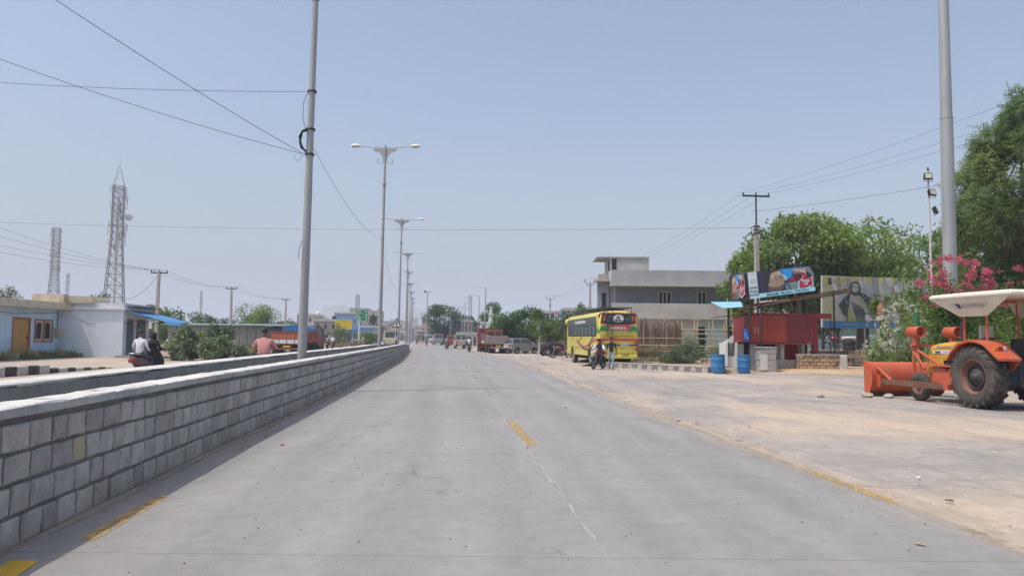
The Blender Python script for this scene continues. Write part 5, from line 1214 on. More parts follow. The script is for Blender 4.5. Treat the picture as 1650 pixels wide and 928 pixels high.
# ------------------------------------------------------------------ big painted hoarding
PH = thing('painted_hoarding', 'long painted hoarding of a woman in a sari above a blue strip', 'billboard', (P(1325, 545, 50).x, 50, 0), 0)
def hp(px, py, d): v = P(px, py, d); return V((v.x - PH.location.x, d - 50, v.z))
hb_ = [hp(1325, 527.5, 50), hp(1665, 534, 57), hp(1665, 458, 57), hp(1325, 443.5, 50)]
HW = flat('hoarding_grey', (.42, .43, .45)); slab4('board', hb_, .14, HW, PH)
hd = Board(PH, *hb_); hu = lambda px: (px - 1325) / 340.0 * (1 - .06 * (1 - (px - 1325) / 340.0)); hv = lambda py, px=1340: (527.5 + (px - 1325) * .019 - py) / (84 - (px - 1325) * .0235)
HY = flat('mustard', (.50, .48, .20)); HYL = flat('pale_yellow', (.57, .56, .40)); HG = flat('olive_band', (.45, .45, .27)); HWH = flat('pale_wash', (.58, .59, .60)); HSH = flat('grey_wash', (.33, .345, .365)); HDG = flat('dark_teal', (.035, .06, .065)); HSAR = flat('sari', (.38, .40, .36)); HGR = flat('sari_green', (.30, .36, .14)); HBLU = flat('strip_blue', (.02, .19, .46)); HTE = flat('teal_smudge', (.13, .22, .21)); HFACE = flat('face_grey', (.46, .45, .44)); HORN = flat('emblem_orange', (.62, .36, .08))
def hs(pts, m, nm='paint'): hd.shape([(hu(x), hv(y, x)) for x, y in pts], m, nm)
hs([(1325, 444), (1349, 445), (1344, 480), (1348, 519), (1325, 517)], HG); hs([(1325, 444), (1480, 449), (1500, 452), (1480, 456), (1440, 455), (1400, 456), (1362, 457), (1325, 459)], HY)
rr = random.Random(5)
for i in range(15):
    x = 1338 + i * 10 + rr.uniform(-3, 3); hs([(x, 447), (x + rr.uniform(4, 8), 447), (x + rr.uniform(4, 10), 447 + rr.uniform(12, 40)), (x + 2, 447 + rr.uniform(8, 22))], (HWH, HYL, HSH, HYL)[i % 4])
hs([(1400, 474), (1412, 470), (1425, 500), (1440, 518), (1405, 518), (1396, 500)], HSH); hs([(1432, 460), (1440, 458), (1456, 510), (1448, 516)], HWH); hs([(1392, 490), (1408, 488), (1420, 505), (1418, 518), (1398, 518)], HTE)
hs([(1365, 472), (1357, 481), (1348.5, 492), (1354, 500), (1356, 508), (1364, 509), (1372, 496), (1390, 484), (1396, 500), (1402, 509), (1408, 507), (1396, 480), (1389, 474), (1380, 471)], HDG)
hs([(1366, 474), (1372, 473), (1382, 478), (1388, 492), (1394, 518), (1364, 518), (1362, 512), (1364, 495)], HSAR); hs([(1371, 474), (1377, 477), (1388, 492), (1386, 494), (1378, 484)], HGR); hs([(1362, 500), (1366, 494), (1373, 518), (1362, 518)], HGR)
for k in range(6): x = 1370 + 3.2 * k; hs([(x - 4, 484 + k * 2), (x - 3, 484 + k * 2), (x + 4, 503 + k), (x + 8, 518), (x + 6.5, 518), (x + 2, 504 + k)], HDG)
hs([(1365.5, 462), (1368, 455.5), (1373, 453), (1378, 455.5), (1381, 463), (1381, 471), (1378, 475), (1372, 477), (1367, 473)], HDG)
hs([(1367.5, 463), (1370, 457.5), (1374, 456.5), (1377.5, 459), (1379, 465), (1376, 471), (1372, 472), (1369, 469)], HFACE); hs([(1368, 462), (1373, 461.5), (1373, 463), (1368, 463.5)], HDG); hs([(1375, 462), (1378.5, 462), (1378.5, 463.5), (1375, 463.5)], HDG); hs([(1371, 469), (1376, 468.5), (1373.5, 470.3)], HDG); hs([(1374, 463), (1375, 463), (1375.3, 466.5), (1373.2, 466.5)], HSH)
for i in range(16): x, y = (rr.uniform(1355, 1366), rr.uniform(480, 492)) if i < 9 else (rr.uniform(1383, 1391), rr.uniform(474, 487)); hd.k -= 1; hs([(x, y), (x + 1.3, y + .3), (x + 1, y + 1.6), (x - .2, y + 1.2)], HWH)
hs([(1387, 508), (1393, 507), (1400, 515), (1394, 518), (1388, 517)], HWH)
hs([(1331, 448), (1336.5, 448), (1336, 453), (1337.5, 458), (1330.5, 458), (1332, 453)], HDG, 'emblem')
for k, w_ in enumerate((14, 17, 13)): hs([(1339, 450 + k * 2.6), (1339 + w_, 450.4 + k * 2.6), (1339 + w_, 451.4 + k * 2.6), (1339, 451 + k * 2.6)], flat('small_print', (.24, .23, .12)), 'small_print')
hs([(1401, 473), (1404, 475.5), (1409, 476.5), (1411, 474.5), (1410, 478), (1404, 478.5)], HDG, 'signature')
hs([(1325, 517.5), (1665, 523.5), (1665, 534.5), (1325, 527.2)], HBLU, 'blue_strip')
hd.ell(hu(1390), hv(523, 1390), .0055, .045, HORN, name='emblem'); hd.ell(hu(1402.5), hv(523.3, 1402), .0055, .045, HWH, name='emblem'); hd.ell(hu(1455), hv(524, 1455), .006, .05, HWH, name='emblem')
rr = random.Random(32)
for px0, px1, m_ in ((1350, 1376, HORN), (1487, 1512, HWH), (1585, 1640, HWH)):
    x = px0
    while x < px1: k = rr.uniform(1.0, 2.4); y = 521.0 + (x - 1325) * .0185; hs([(x, y + rr.uniform(0, .8)), (x + k, y), (x + k, y + 3.4 if m_ is HWH else y + 1.6), (x, y + 3.0 if m_ is HWH else y + 1.4)], m_, 'small_print'); hd.k -= 1; x += k + .7
for px in (1328, 1352, 1400, 1440, 1490, 1560): d = 50 + (px - 1325) * .0206; q = hp(px, 520, d); MB().bx(q.x - .08, q.x + .08, q.y + .16, q.y + .32, 0, q.z + 2).build('support', M_STEELD, PH)

# low stone boundary wall and what stands by it
M_STW = mat('boundary_stone', (.32, .26, .20), .95, var=.25, scale=4, dirt=.5, dirt_col=(.2, .16, .13), bump=.02, bscale=15, rnd=.12)
bwall = thing('boundary_wall', 'low rubble boundary wall under the painted hoarding', 'wall', (P(1368, 588, 46).x, 46, 0), 0)
wl_ = P(1560, 588, 46).x - bwall.location.x
MB().bx(-2.4, wl_, .12, .5, 0, .94).build('core', M_STW, bwall)
for k in range(4):
    x = -.02 if k % 2 else -.2
    while x < wl_: L = R.uniform(.28, .55); MB().rbox((x + L / 2, .1 + R.uniform(-.03, .02), .12 + .235 * k), (L - .02, .2, .225), .04, 1).build('stone', M_STW, bwall); x += L
MB().bx(-2.4, -.05, .0, .118, 0, .98).build('dark_end_panel', mat('dark_plaster', (.10, .095, .09), .9, var=.2), bwall, label='smooth dark plastered end of the wall')  # flat dark panel over the left end of the wall
MB().rbox((wl_ / 2 - 1.2, .28, .965), (wl_ + 2.5, .62, .05), .02, 1).build('capping', M_GSLAB, bwall)
MB().bx(1.6, 1.68, -.16, -.03, 0, 1.05).build('white_pipe', M_WFRAME, bwall)
tk = thing('water_tank', 'black plastic tank with a pale roll on top under the hoarding', 'tank', (P(1373.5, 560, 45).x, 45.4, .98), 0)
MB().lathe([(.0, 0), (.34, 0), (.36, .05), (.36, .25), (.34, .28), (.36, .31), (.36, .55), (.33, .62), (0, .64)], n=18).build('body', M_BLACK, tk)
MB().cyl((-.42, 0, .74), (.36, 0, .76), .1, n=10).build('pale_roll', M_WSLAB, tk)
pt = thing('hanging_pot', 'brown oval pot mounted on a dark post among the white flowers', 'pot', (P(1421, 560, 33).x, 33, 0), 0)
pz = P(1421, 500, 33).z; m = MB(); m.lathe([(0, pz - .42), (.12, pz - .38), (.16, pz - .15), (.17, pz + .05), (.14, pz + .2), (.07, pz + .28), (.045, pz + .36), (.06, pz + .38), (0, pz + .38)], n=16)
m.build('pot', mat('brown_clay', (.25, .115, .06), .6, var=.15, dirt=.3, dirt_col=(.35, .2, .12)), pt)
MB().bx(-.05, .05, -.05, .05, 0, pz - .4).build('post', M_STEELD, pt); MB().torus((0, 0, pz - .12), .165, .008, 'Z', 16, 5).build('cord', M_WFRAME, pt)
gp = thing('green_post', 'dark green painted post rising behind the tractor bonnet', 'post', (P(1478, 560, 31).x, 31, 0), 0)
MB().cyl((0, 0, 0), (0, 0, P(1478, 505, 31).z), .11, .11, 12).build('post', mat('green_paint', (.03, .15, .06), .5, var=.15), gp); MB().lathe([(.115, 0), (.12, .02), (.12, .06), (0, .09)], c=(0, 0, P(1478, 505, 31).z), n=12).build('cap', MATS['green_paint'], gp)
def floodlight(par, x, z, rz, tilt):
    fb = MB(); Mx = Matrix.Translation((x, -.08, z)) @ Matrix.Rotation(rz, 4, 'Z') @ Matrix.Rotation(tilt, 4, 'X')
    fb.rbox((0, -.05, 0), (.30, .1, .27), .02, 1, 1); 
    for k in range(5): fb.bx(-.13 + .06 * k, -.12 + .06 * k, .0, .05, -.1, .1)
    o = fb.build('floodlight', M_BLACK, par); o.matrix_local = Mx
    MB().bx(-.12, .12, -.106, -.102, -.10, .10).build('lens', mat('flood_lens', (.45, .44, .38), .3), o); br_ = MB(); br_.tube([(-.16, -.04, 0), (-.16, .03, -.18), (.16, .03, -.18), (.16, -.04, 0)], .012, 5); br_.build('bracket', M_STEELD, o)
FP = thing('floodlight_pole', 'thin white pole with three black floodlights and a blue painted foot', 'light pole', (P(1505, 560, 29).x, 29, 0), 0); FP.rotation_euler[1] = -.006
zt_ = P(1503, 275, 29).z; zb2 = P(1505, 497, 29).z
MB().cyl((0, 0, zb2), (0, 0, zt_), .045, .035, 8).build('pole', mat('white_pole', (.55, .55, .54), .5, var=.08), FP); MB().cyl((0, 0, 0), (0, 0, zb2), .075, .07, 10).build('painted_foot', mat('navy_paint', (.03, .05, .2), .5, var=.15), FP)
for px, py, rz_ in ((1502, 286, -.2), (1507, 312, .2), (1511, 340, .9)): floodlight(FP, P(px, py, 29).x - P(1504.5, py, 29).x, P(px, py, 29).z, rz_, -.25)
MB().cyl((0, 0, zt_), (0, 0, zt_ + .12), .05, .03, 6).build('cap', M_STEELD, FP)
HM = thing('high_mast', 'thick grey steel mast running out of the top of the picture', 'mast', (P(1534, 560, 26.4).x, 26.4, 0), 0); HM.rotation_euler[1] = .004
z1_ = P(1530, 190, 26.4).z; MB().cyl((0, 0, 0), (0, 0, z1_), .245, .21, 18).build('lower_tube', M_GALV, HM); MB().cyl((0, 0, z1_ - .02), (0, 0, 17.5), .198, .15, 18).build('upper_tube', M_GALV, HM)
MB().lathe([(.214, z1_ - .05), (.22, z1_ - .04), (.22, z1_), (.2, z1_ + .01)], n=18).build('joint_collar', M_GALVD, HM)
MB().lathe([(.5, 17.2), (.5, 17.26)], n=16).build('head_ring', M_GALVD, HM)
for k in range(6): o = MB().rbox((.55 * math.cos(k * PI / 3), .55 * math.sin(k * PI / 3), 17.15), (.35, .3, .14), .03).build('lamp_head', M_LAMPW, HM)

# ------------------------------------------------------------------ trees on the right
def neem(name, label, loc, h, rx, ry, rz, seed, nspray, m=None, trunk_h=3.5, L=.5, nclump=26):
    """crown of drooping compound leaves: each spray a stem with paired narrow leaflets"""
    rng = np.random.default_rng(seed); T = thing(name, label, 'tree', loc); clumps = []
    for i in range(nclump):
        while True:
            p = rng.uniform(-1, 1, 3)
            if .1 < np.linalg.norm(p) < 1: break
        p = p / np.linalg.norm(p) * np.linalg.norm(p) ** .5 * .98; k = rng.uniform(.11, .27)
        clumps.append(((p[0] * rx, p[1] * ry, h - rz + p[2] * rz), (k * rx, k * ry, k * rz * .9)))
    tb = MB(); top = V((0.1, 0, trunk_h)); tb.tube([(0, 0, -.2), (0, 0, .1), (.12, .05, trunk_h * .5), top], [.34, .26, .22, .19], 10)
    for c, r in clumps: branch(tb, top - V((0, 0, rng.uniform(0, .6))), c, .10, .015, rng)
    tb.build('trunk', MATS['bark'], T)
    pos, d, tint = crown_points(rng, clumps, nspray, .5); D = d * .8 + rng.normal(size=pos.shape) * .5; D[:, 2] -= .5; D /= np.linalg.norm(D, axis=1, keepdims=True)
    N = rng.normal(size=pos.shape) * .5; N[:, 2] += 1.1; Sd = np.cross(D, N); Sd /= np.linalg.norm(Sd, axis=1, keepdims=True); ln = L * rng.uniform(.6, 1.3, nspray)[:, None]
    C = []; DD = []; NN = []; TT = []; LL = []
    for k in range(6):
        q = k / 5 - .5
        for s_ in (-1, 1):
            dd = Sd * s_ + D * .7; dd[:, 2] -= .15; dd /= np.linalg.norm(dd, axis=1, keepdims=True); C.append(pos + D * ln * q + dd * .075); DD.append(dd); NN.append(N); TT.append(tint + .08 * rng.normal(size=nspray)); LL.append(np.full(nspray, .17) * (1 - .25 * abs(q)))
    np_leaves('crown', np.concatenate(C), np.concatenate(DD), np.concatenate(NN), np.concatenate(LL), np.concatenate(LL) * .30, np.concatenate(TT), m or M_LF_NEEM, T); return T
neem('neem_tree', 'big neem tree with drooping feathery leaves at the right edge', (P(1688, 560, 31).x, 31, 0), P(1640, 138, 31).z - .75, 3.8, 3.0, 5.2, 81, 12000, nclump=60, trunk_h=3.6, L=.55)
v = P(1292, 335, 52); tree('tree', 'broad leafy tree just right of the T topped pole, behind the adverts', (v.x + .5, 54, 0), v.z + .1, 5.1, 4.2, 3.9, 3.0, .26, 44, 15000, .34, M_LF_LIGHT, 82, csize=(.2, .34))
v = P(1392, 332, 57); tree('tree', 'large bright leaved tree rising over the painted hoarding', (v.x, 58, 0), v.z + .2, 5.0, 4.6, 4.4, 3.2, .3, 44, 16000, .34, M_LF_LIGHT, 83, csize=(.2, .34))
v = P(1205, 402, 55); tree('tree', 'low leafy tree against the end of the cement building', (v.x, 56, 0), v.z + .1, 2.2, 2.2, 2.9, 2.2, .16, 20, 5000, .30, M_LF_LIGHT, 84, csize=(.25, .4))
v = P(1475, 345, 62); tree('tree', 'thin sparse tree with pale twigs left of the floodlight pole', (v.x, 63, 0), v.z + .1, 4.2, 3, 4.2, 3.0, .16, 22, 1900, .30, M_LF_LIGHT, 85, csize=(.14, .26))
v = P(1330, 410, 50); tree('tree', 'dark shaded tree between the two advert boards', (v.x - .5, 52.5, 0), v.z + .4, 4.0, 2.4, 3.1, 2.2, .2, 22, 5200, .30, M_LF_DARK, 86, csize=(.24, .36))
v = P(1590, 330, 40); tree('tree', 'dense green tree behind the thick grey mast', (v.x + .4, 42, 0), v.z + .4, 3.4, 3.2, 3.6, 2.2, .2, 26, 6000, .28, M_LF_MID, 87, csize=(.22, .36))
v = P(1650, 380, 36); tree('tree', 'dark green tree filling the right edge beneath the neem', (v.x + .8, 36, 0), v.z + .8, 3.2, 2.8, 3.4, 1.6, .2, 26, 6000, .26, M_LF_DARK, 88, csize=(.24, .38))
v = P(1500, 420, 48); tree('tree', 'green tree between the hoarding end and the floodlight pole', (v.x, 47, 0), v.z + .6, 3.2, 2.6, 2.8, 1.8, .16, 20, 4200, .28, M_LF_LIGHT, 89, csize=(.24, .36))
# flowering shrubs
def flowers(T, n, cz, rx, ry, rz, m, L, seed, nc=16, top=True):
    rng = np.random.default_rng(seed); cl = []
    for i in range(nc): 
        p = rng.normal(size=3); p /= np.linalg.norm(p); p[1] = -abs(p[1]) if rng.random() < .8 else p[1]; cl.append(((p[0] * rx, p[1] * ry, cz + p[2] * rz), (.15, .15, .11)))
    pos, d, t = crown_points(rng, cl, n, .2); D = rng.normal(size=pos.shape); N = d + rng.normal(size=pos.shape) * .5; return np_leaves('flowers', pos, D, N, L, L * .8, t + .2, m, T)
M_BOUG = leaf_mat('bougainvillea_flower', (.40, .04, .11), (.62, .14, .22), .3); M_WFL = leaf_mat('white_flower', (.55, .55, .40), (.80, .80, .68), .3)
bq = bush('bougainvillea', 'bougainvillea bush with pink flowers around the foot of the thick mast', at(1537, 24.6), 1.3, 1.0, P(1540, 422, 24.6).z, 7500, .12, M_LF_MID, 91, nclump=30)
flowers(bq, 2300, P(1532, 460, 24.6).z, 1.15, .95, .95, M_BOUG, .07, 5, 95)
bq = bush('bougainvillea', 'second bougainvillea bush with fewer pink flowers above the tractor canopy', at(1612, 29), 2.1, 1.4, P(1618, 436, 29).z, 9000, .12, M_LF_MID, 92, nclump=30)
flowers(bq, 900, P(1600, 466, 29).z, 1.7, 1.2, .9, M_BOUG, .07, 6, 34)
wb = bush('flowering_shrub', 'shrub covered in small white flowers in front of the painted hoarding', at(1452, 32), 1.25, 1.1, P(1452, 478, 32).z, 4200, .12, M_LF_LIGHT, 93, nclump=24)
flowers(wb, 1900, 2.05, 1.05, .85, 1.15, M_WFL, .055, 7, 110)
wb = bush('flowering_shrub', 'lower white flowered shrub spreading left over the boundary wall', at(1415, 34), .75, .7, 1.9, 1300, .12, M_LF_LIGHT, 94, nclump=12)
flowers(wb, 700, 1.3, .7, .5, .55, M_WFL, .055, 8, 50)
neem('neem_tree', 'small feathery sapling in front of the flowers and hoarding', (P(1422, 560, 35).x, 35, 0), P(1424, 472, 35).z, .55, .5, .55, 95, 90, M_LF_LIGHT, 2.2, .4, 8)
bush('bush', 'dark green hedge plant behind the tractor, below the blue strip', at(1560, 32), 1.9, 1.0, 2.1, 3600, .15, M_LF_MID, 96)
bush('bush', 'light green leafy plant seen under the tractor canopy', at(1612, 24), .9, .8, 2.55, 1500, .14, M_LF_LIGHT, 97)
bush('bush', 'dark shrub behind the tractor seat at the right edge', at(1668, 25), 1.5, 1.0, 2.0, 2600, .14, M_LF_DARK, 98)

# centre trees
v = P(858, 489, 76); tree('tree', 'wide dark green roadside tree shading the grey car', (v.x - .6, 79, 0), v.z - .1, 3.3, 2.6, 2.35, 1.6, .14, 26, 6500, .24, M_LF_DARK, 101, csize=(.24, .38))
v = P(825, 497, 80); tree('tree', 'mid green roadside tree to the left of the grey car', (v.x, 83, 0), v.z + .1, 2.6, 2.2, 2.2, 1.5, .12, 20, 4200, .24, M_LF_MID, 102, csize=(.24, .38))
v = P(897, 508, 66); tree('tree', 'bright green young tree close to the front of the bus', (v.x - .1, 70, 0), v.z + .15, 1.6, 1.5, 1.4, 1.5, .09, 18, 3400, .2, M_LF_LIGHT, 103, csize=(.26, .4))
v = P(869, 491, 72); tree('tree', 'slim tree with a pale forked trunk beside the dark loader', (v.x, 70, 0), v.z - .4, 1.6, 1.4, 1.4, 2.1, .09, 14, 1700, .22, M_LF_MID, 104, csize=(.24, .4), bark='pale_metal')
v = P(716, 488, 172); tree('tree', 'big dark round tree beside the road at the end of the street', (v.x, 172, 0), v.z + .2, 4.7, 4.2, 4.3, 2.2, .3, 30, 5200, .5, M_LF_DARK, 105, csize=(.26, .4))
v = P(747, 506, 180); tree('tree', 'smaller dark tree right of the big round street tree', (v.x + .5, 182, 0), v.z, 2.2, 2, 2.8, 1.6, .2, 16, 1700, .5, M_LF_DARK, 106)
v = P(790, 488, 160); tree('tree', 'round green tree behind the small mosque minaret', (v.x + .8, 162, 0), v.z, 3.6, 3, 3.4, 2.4, .26, 24, 3600, .46, M_LF_MID, 107, csize=(.26, .4))
treeat(930, 490, 125, 46, 'hazy tree behind the front of the yellow bus', M_LF_MID, 108, 2200, .4, zf=.5)
treeat(962, 490, 110, 50, 'tree behind the bus roof, left of the cement building', M_LF_MID, 109, 2400, .36, zf=.5)
treeat(905, 497, 112, 44, 'green tree behind the small V crossarm pole', M_LF_DARK, 110, 2000, .36, zf=.5)
treeat(765, 512, 210, 22, 'palm like tree top over the ruined wall', M_LF_DARK, 111, 600, .6, zf=.3)
# ------------------------------------------------------------------ people: one continuous skinned body each
SKIN = [mat('skin_brown', (.20, .105, .065), .6, var=.08), mat('skin_mid', (.27, .15, .095), .6, var=.08)]
M_HAIR = mat('hair_black', (.012, .010, .010), .55, var=.3, bump=.004, bscale=60)
def cloth(name, col): return mat('cloth_' + name, col, .85, var=.14, scale=7, bump=.006, bscale=14)
STAND = dict(pel=(0, 0, .93), spi=(0, .01, 1.12), che=(0, .0, 1.33), nek=(0, -.01, 1.49), hd1=(0, .01, 1.58), hd2=(0, .02, 1.68),
             shL=(-.18, 0, 1.40), elL=(-.24, -.03, 1.13), wrL=(-.25, .06, .89), haL=(-.25, .09, .80), shR=(.18, 0, 1.40), elR=(.24, -.03, 1.13), wrR=(.25, .06, .89), haR=(.25, .09, .80),
             hiL=(-.09, 0, .88), knL=(-.10, .03, .49), anL=(-.10, -.02, .09), toL=(-.12, .15, .035), hiR=(.09, 0, .88), knR=(.10, .03, .49), anR=(.10, -.02, .09), toR=(.12, .15, .035))
RIDE = dict(pel=(0, 0, .80), spi=(0, .03, .98), che=(0, .08, 1.20), nek=(0, .10, 1.36), hd1=(0, .13, 1.45), hd2=(0, .14, 1.55),
            shL=(-.19, .08, 1.28), elL=(-.33, .25, 1.06), wrL=(-.33, .50, 1.03), haL=(-.33, .59, 1.02), shR=(.19, .08, 1.28), elR=(.33, .25, 1.06), wrR=(.33, .50, 1.03), haR=(.33, .59, 1.02),
            hiL=(-.10, .02, .76), knL=(-.22, .40, .66), anL=(-.20, .28, .26), toL=(-.21, .45, .20), hiR=(.10, .02, .76), knR=(.22, .40, .66), anR=(.20, .28, .26), toR=(.21, .45, .20))
RAD = dict(pel=.135, spi=.12, che=.145, nek=.052, hd1=.078, hd2=.088, sh=.062, el=.044, wr=.030, ha=.036, hi=.088, kn=.060, an=.042, to=.036)
BONES = [('pel', 'spi', 1), ('spi', 'che', 1), ('che', 'nek', 1), ('nek', 'hd1', 0), ('hd1', 'hd2', 0)] + [b for s in 'LR' for b in (('che', 'sh' + s, 1), ('sh' + s, 'el' + s, 1), ('el' + s, 'wr' + s, 4), ('wr' + s, 'ha' + s, 0), ('pel', 'hi' + s, 2), ('hi' + s, 'kn' + s, 2), ('kn' + s, 'an' + s, 2), ('an' + s, 'to' + s, 3))]
def person(label, loc, rz, pose, shirt, trousers, shoe=None, skin=0, sc=1.0, sleeves=False, bulk=1.0, group=None, robe=None, hair=True, grip=True):
    t = thing('person', label, 'person', loc, rz, group); t.scale = (sc, sc, sc)
    names = list(pose); idx = {n: i for i, n in enumerate(names)}
    me = bpy.data.meshes.new('body'); me.from_pydata([pose[n] for n in names], [(idx[a], idx[b]) for a, b, m in BONES], [])
    o = bpy.data.objects.new('tmp_body', me); COL.objects.link(o)
    sk = o.modifiers.new('skin', 'SKIN'); sk.use_smooth_shade = True; sk.branch_smoothing = .6
    ss = o.modifiers.new('sub', 'SUBSURF'); ss.levels = 2; ss.render_levels = 2
    for n in names:
        r = RAD[n if n in RAD else n[:2]] * (bulk if n[:2] in ('pe', 'sp', 'ch', 'sh', 'hi') else 1)
        v = me.skin_vertices[0].data[idx[n]]; v.radius = (r * (1.12 if n == 'che' else 1), r); v.use_root = (n == 'pel')
    dg = bpy.context.evaluated_depsgraph_get(); em = bpy.data.meshes.new_from_object(o.evaluated_get(dg))
    mb = MB(); V_ = [V(v.co) for v in em.vertices]; seg = [(V(pose[a]), V(pose[b]), m) for a, b, m in BONES]
    def slot(c):
        best = None
        for a, b, m in seg:
            d = b - a; q = max(0, min(1, (c - a).dot(d) / d.length_squared)); k = (c - a - d * q).length
            if best is None or k < best[0]: best = (k, m, q)
        m = best[1]
        return (1 if sleeves else 0) if m == 4 else m
    for p in em.polygons: mb.mi = slot(V(p.center)); mb.f.append(tuple(p.vertices)); mb.m.append(mb.mi); mb.sm.append(True)
    mb.v = [tuple(v) for v in V_]
    mb.mi = 0; h1, h2 = V(pose['hd1']), V(pose['hd2']); f = V((0, 1, 0))
    mb.sph(h2 + V((0, .088, -.05)), .017, 6, 5, (.8, 1.2, 1.3))
    for s in (-1, 1): mb.sph(h2 + V((s * .086, .0, -.045)), .022, 6, 5, (.45, .8, 1.3)); mb.sph(h2 + V((s * .032, .079, -.015)), .011, 6, 4)
    mb.box(h2 + V((0, .082, -.088)), (.045, .012, .012))
    for s in 'LR':
        w, h = V(pose['wr' + s]), V(pose['ha' + s]); d = (h - w).normalized(); side = V((1, 0, 0)) if abs(d.x) < .8 else V((0, 1, 0)); dn = d.cross(side).normalized()
        cl = V((0, 0, -1)) if abs(d.z) < .6 else V((0, 1, 0))
        for k in range(4): b = h + side * (.018 * (k - 1.5)); e = b + d * (.045 - .006 * abs(k - 1.3)); mb.tube([b, e, e + d * .012 + cl * .032], [.009, .008, .006], 5)
        th = side * (.04 if s == 'L' else -.04); mb.tube([w.lerp(h, .5) + th * .6, h + th * 1.1, h + th + d * .03 + cl * .012], [.011, .010, .008], 5)
    body = mb.build('body', [SKIN[skin], shirt, trousers, shoe or M_BLACK], t)
    if hair:
        hb = MB(); rings = []
        for i in range(6):
            a = PI / 2 * i / 5; rings.append([h2 + V((.10 * math.cos(a) * math.cos(q), -.016 + .106 * math.cos(a) * math.sin(q) - (.0 if math.sin(q) < 0 else .02), .012 + .094 * math.sin(a) + (-.05 * max(0, -math.sin(q)) if i == 0 else 0) + (.045 if i == 0 and math.sin(q) > .2 else 0))) for q in [2 * PI * k / 12 for k in range(12)]])
        hb.loft(rings, caps=True); hb.build('hair', M_HAIR, t)
    bpy.data.objects.remove(o); bpy.data.meshes.remove(em)
    return t

# ------------------------------------------------------------------ two-wheelers
M_TYRE = mat('tyre', (.025, .024, .024), .85, var=.3, dirt=.45, dirt_col=(.12, .10, .08), bump=.004)
M_TYRED = mat('dusty_tyre', (.06, .055, .05), .9, var=.3, scale=6, dirt=.7, dirt_col=(.17, .145, .115), bump=.01, bscale=30)
M_ALLOY = mat('alloy', (.45, .45, .46), .4, .6, var=.15)
M_CHROME = mat('worn_chrome', (.5, .5, .5), .25, .8, var=.1)
M_ENG = mat('engine_grey', (.10, .10, .105), .55, .3, var=.3)
M_RLAMP = mat('red_lamp', (.42, .015, .015), .25, var=.1)
M_OLAMP = mat('amber_lamp', (.6, .22, .02), .25, var=.1)
M_CLAMP = mat('clear_lamp', (.55, .56, .56), .15, var=.1)
M_PLATE = mat('white_plate', (.66, .66, .64), .5, var=.05)
M_PLATEY = mat('yellow_plate', (.62, .42, .04), .5, var=.05)
def wheel(parent, c, R_, w, axis='X', rim=.62, spokes=0, tyre=None, rimm=None, name='wheel', hub=.0):
    c = V(c); h = w / 2
    t = MB().lathe([(R_ * rim, -h * .9), (R_ * .88, -h), (R_ * .97, -h * .75), (R_, -h * .35), (R_, h * .35), (R_ * .97, h * .75), (R_ * .88, h), (R_ * rim, h * .9)], c=c, axis=axis, n=28).build(name, tyre or M_TYRE, parent)
    r = MB()
    if spokes:
        r.lathe([(R_ * rim, -h * .7), (R_ * rim * .9, -h * .5), (R_ * rim * .9, h * .5), (R_ * rim, h * .7)], c=c, axis=axis, n=24); r.cyl(c - V((h, 0, 0)), c + V((h, 0, 0)), R_ * .14, n=10)
        for k in range(spokes): a = 2 * PI * k / spokes; r.cyl(c + V((0, R_ * .1 * math.cos(a), R_ * .1 * math.sin(a))), c + V((0, R_ * rim * .93 * math.cos(a), R_ * rim * .93 * math.sin(a))), R_ * .035, n=5)
    else:
        r.lathe([(R_ * rim, -h * .86), (R_ * rim * .92, -h * .62), (R_ * rim * .7, -h * .42 - hub), (R_ * .22, -h * .5 - hub), (R_ * .2, -h * .75 - hub), (0, -h * .78 - hub)], c=c, axis=axis, n=24)
        r.lathe([(R_ * rim, h * .86), (R_ * rim * .92, h * .62), (R_ * rim * .7, h * .42 + hub), (R_ * .22, h * .5 + hub), (R_ * .2, h * .75 + hub), (0, h * .78 + hub)], c=c, axis=axis, n=24)
    r.build('rim', rimm or M_ALLOY, t); return t
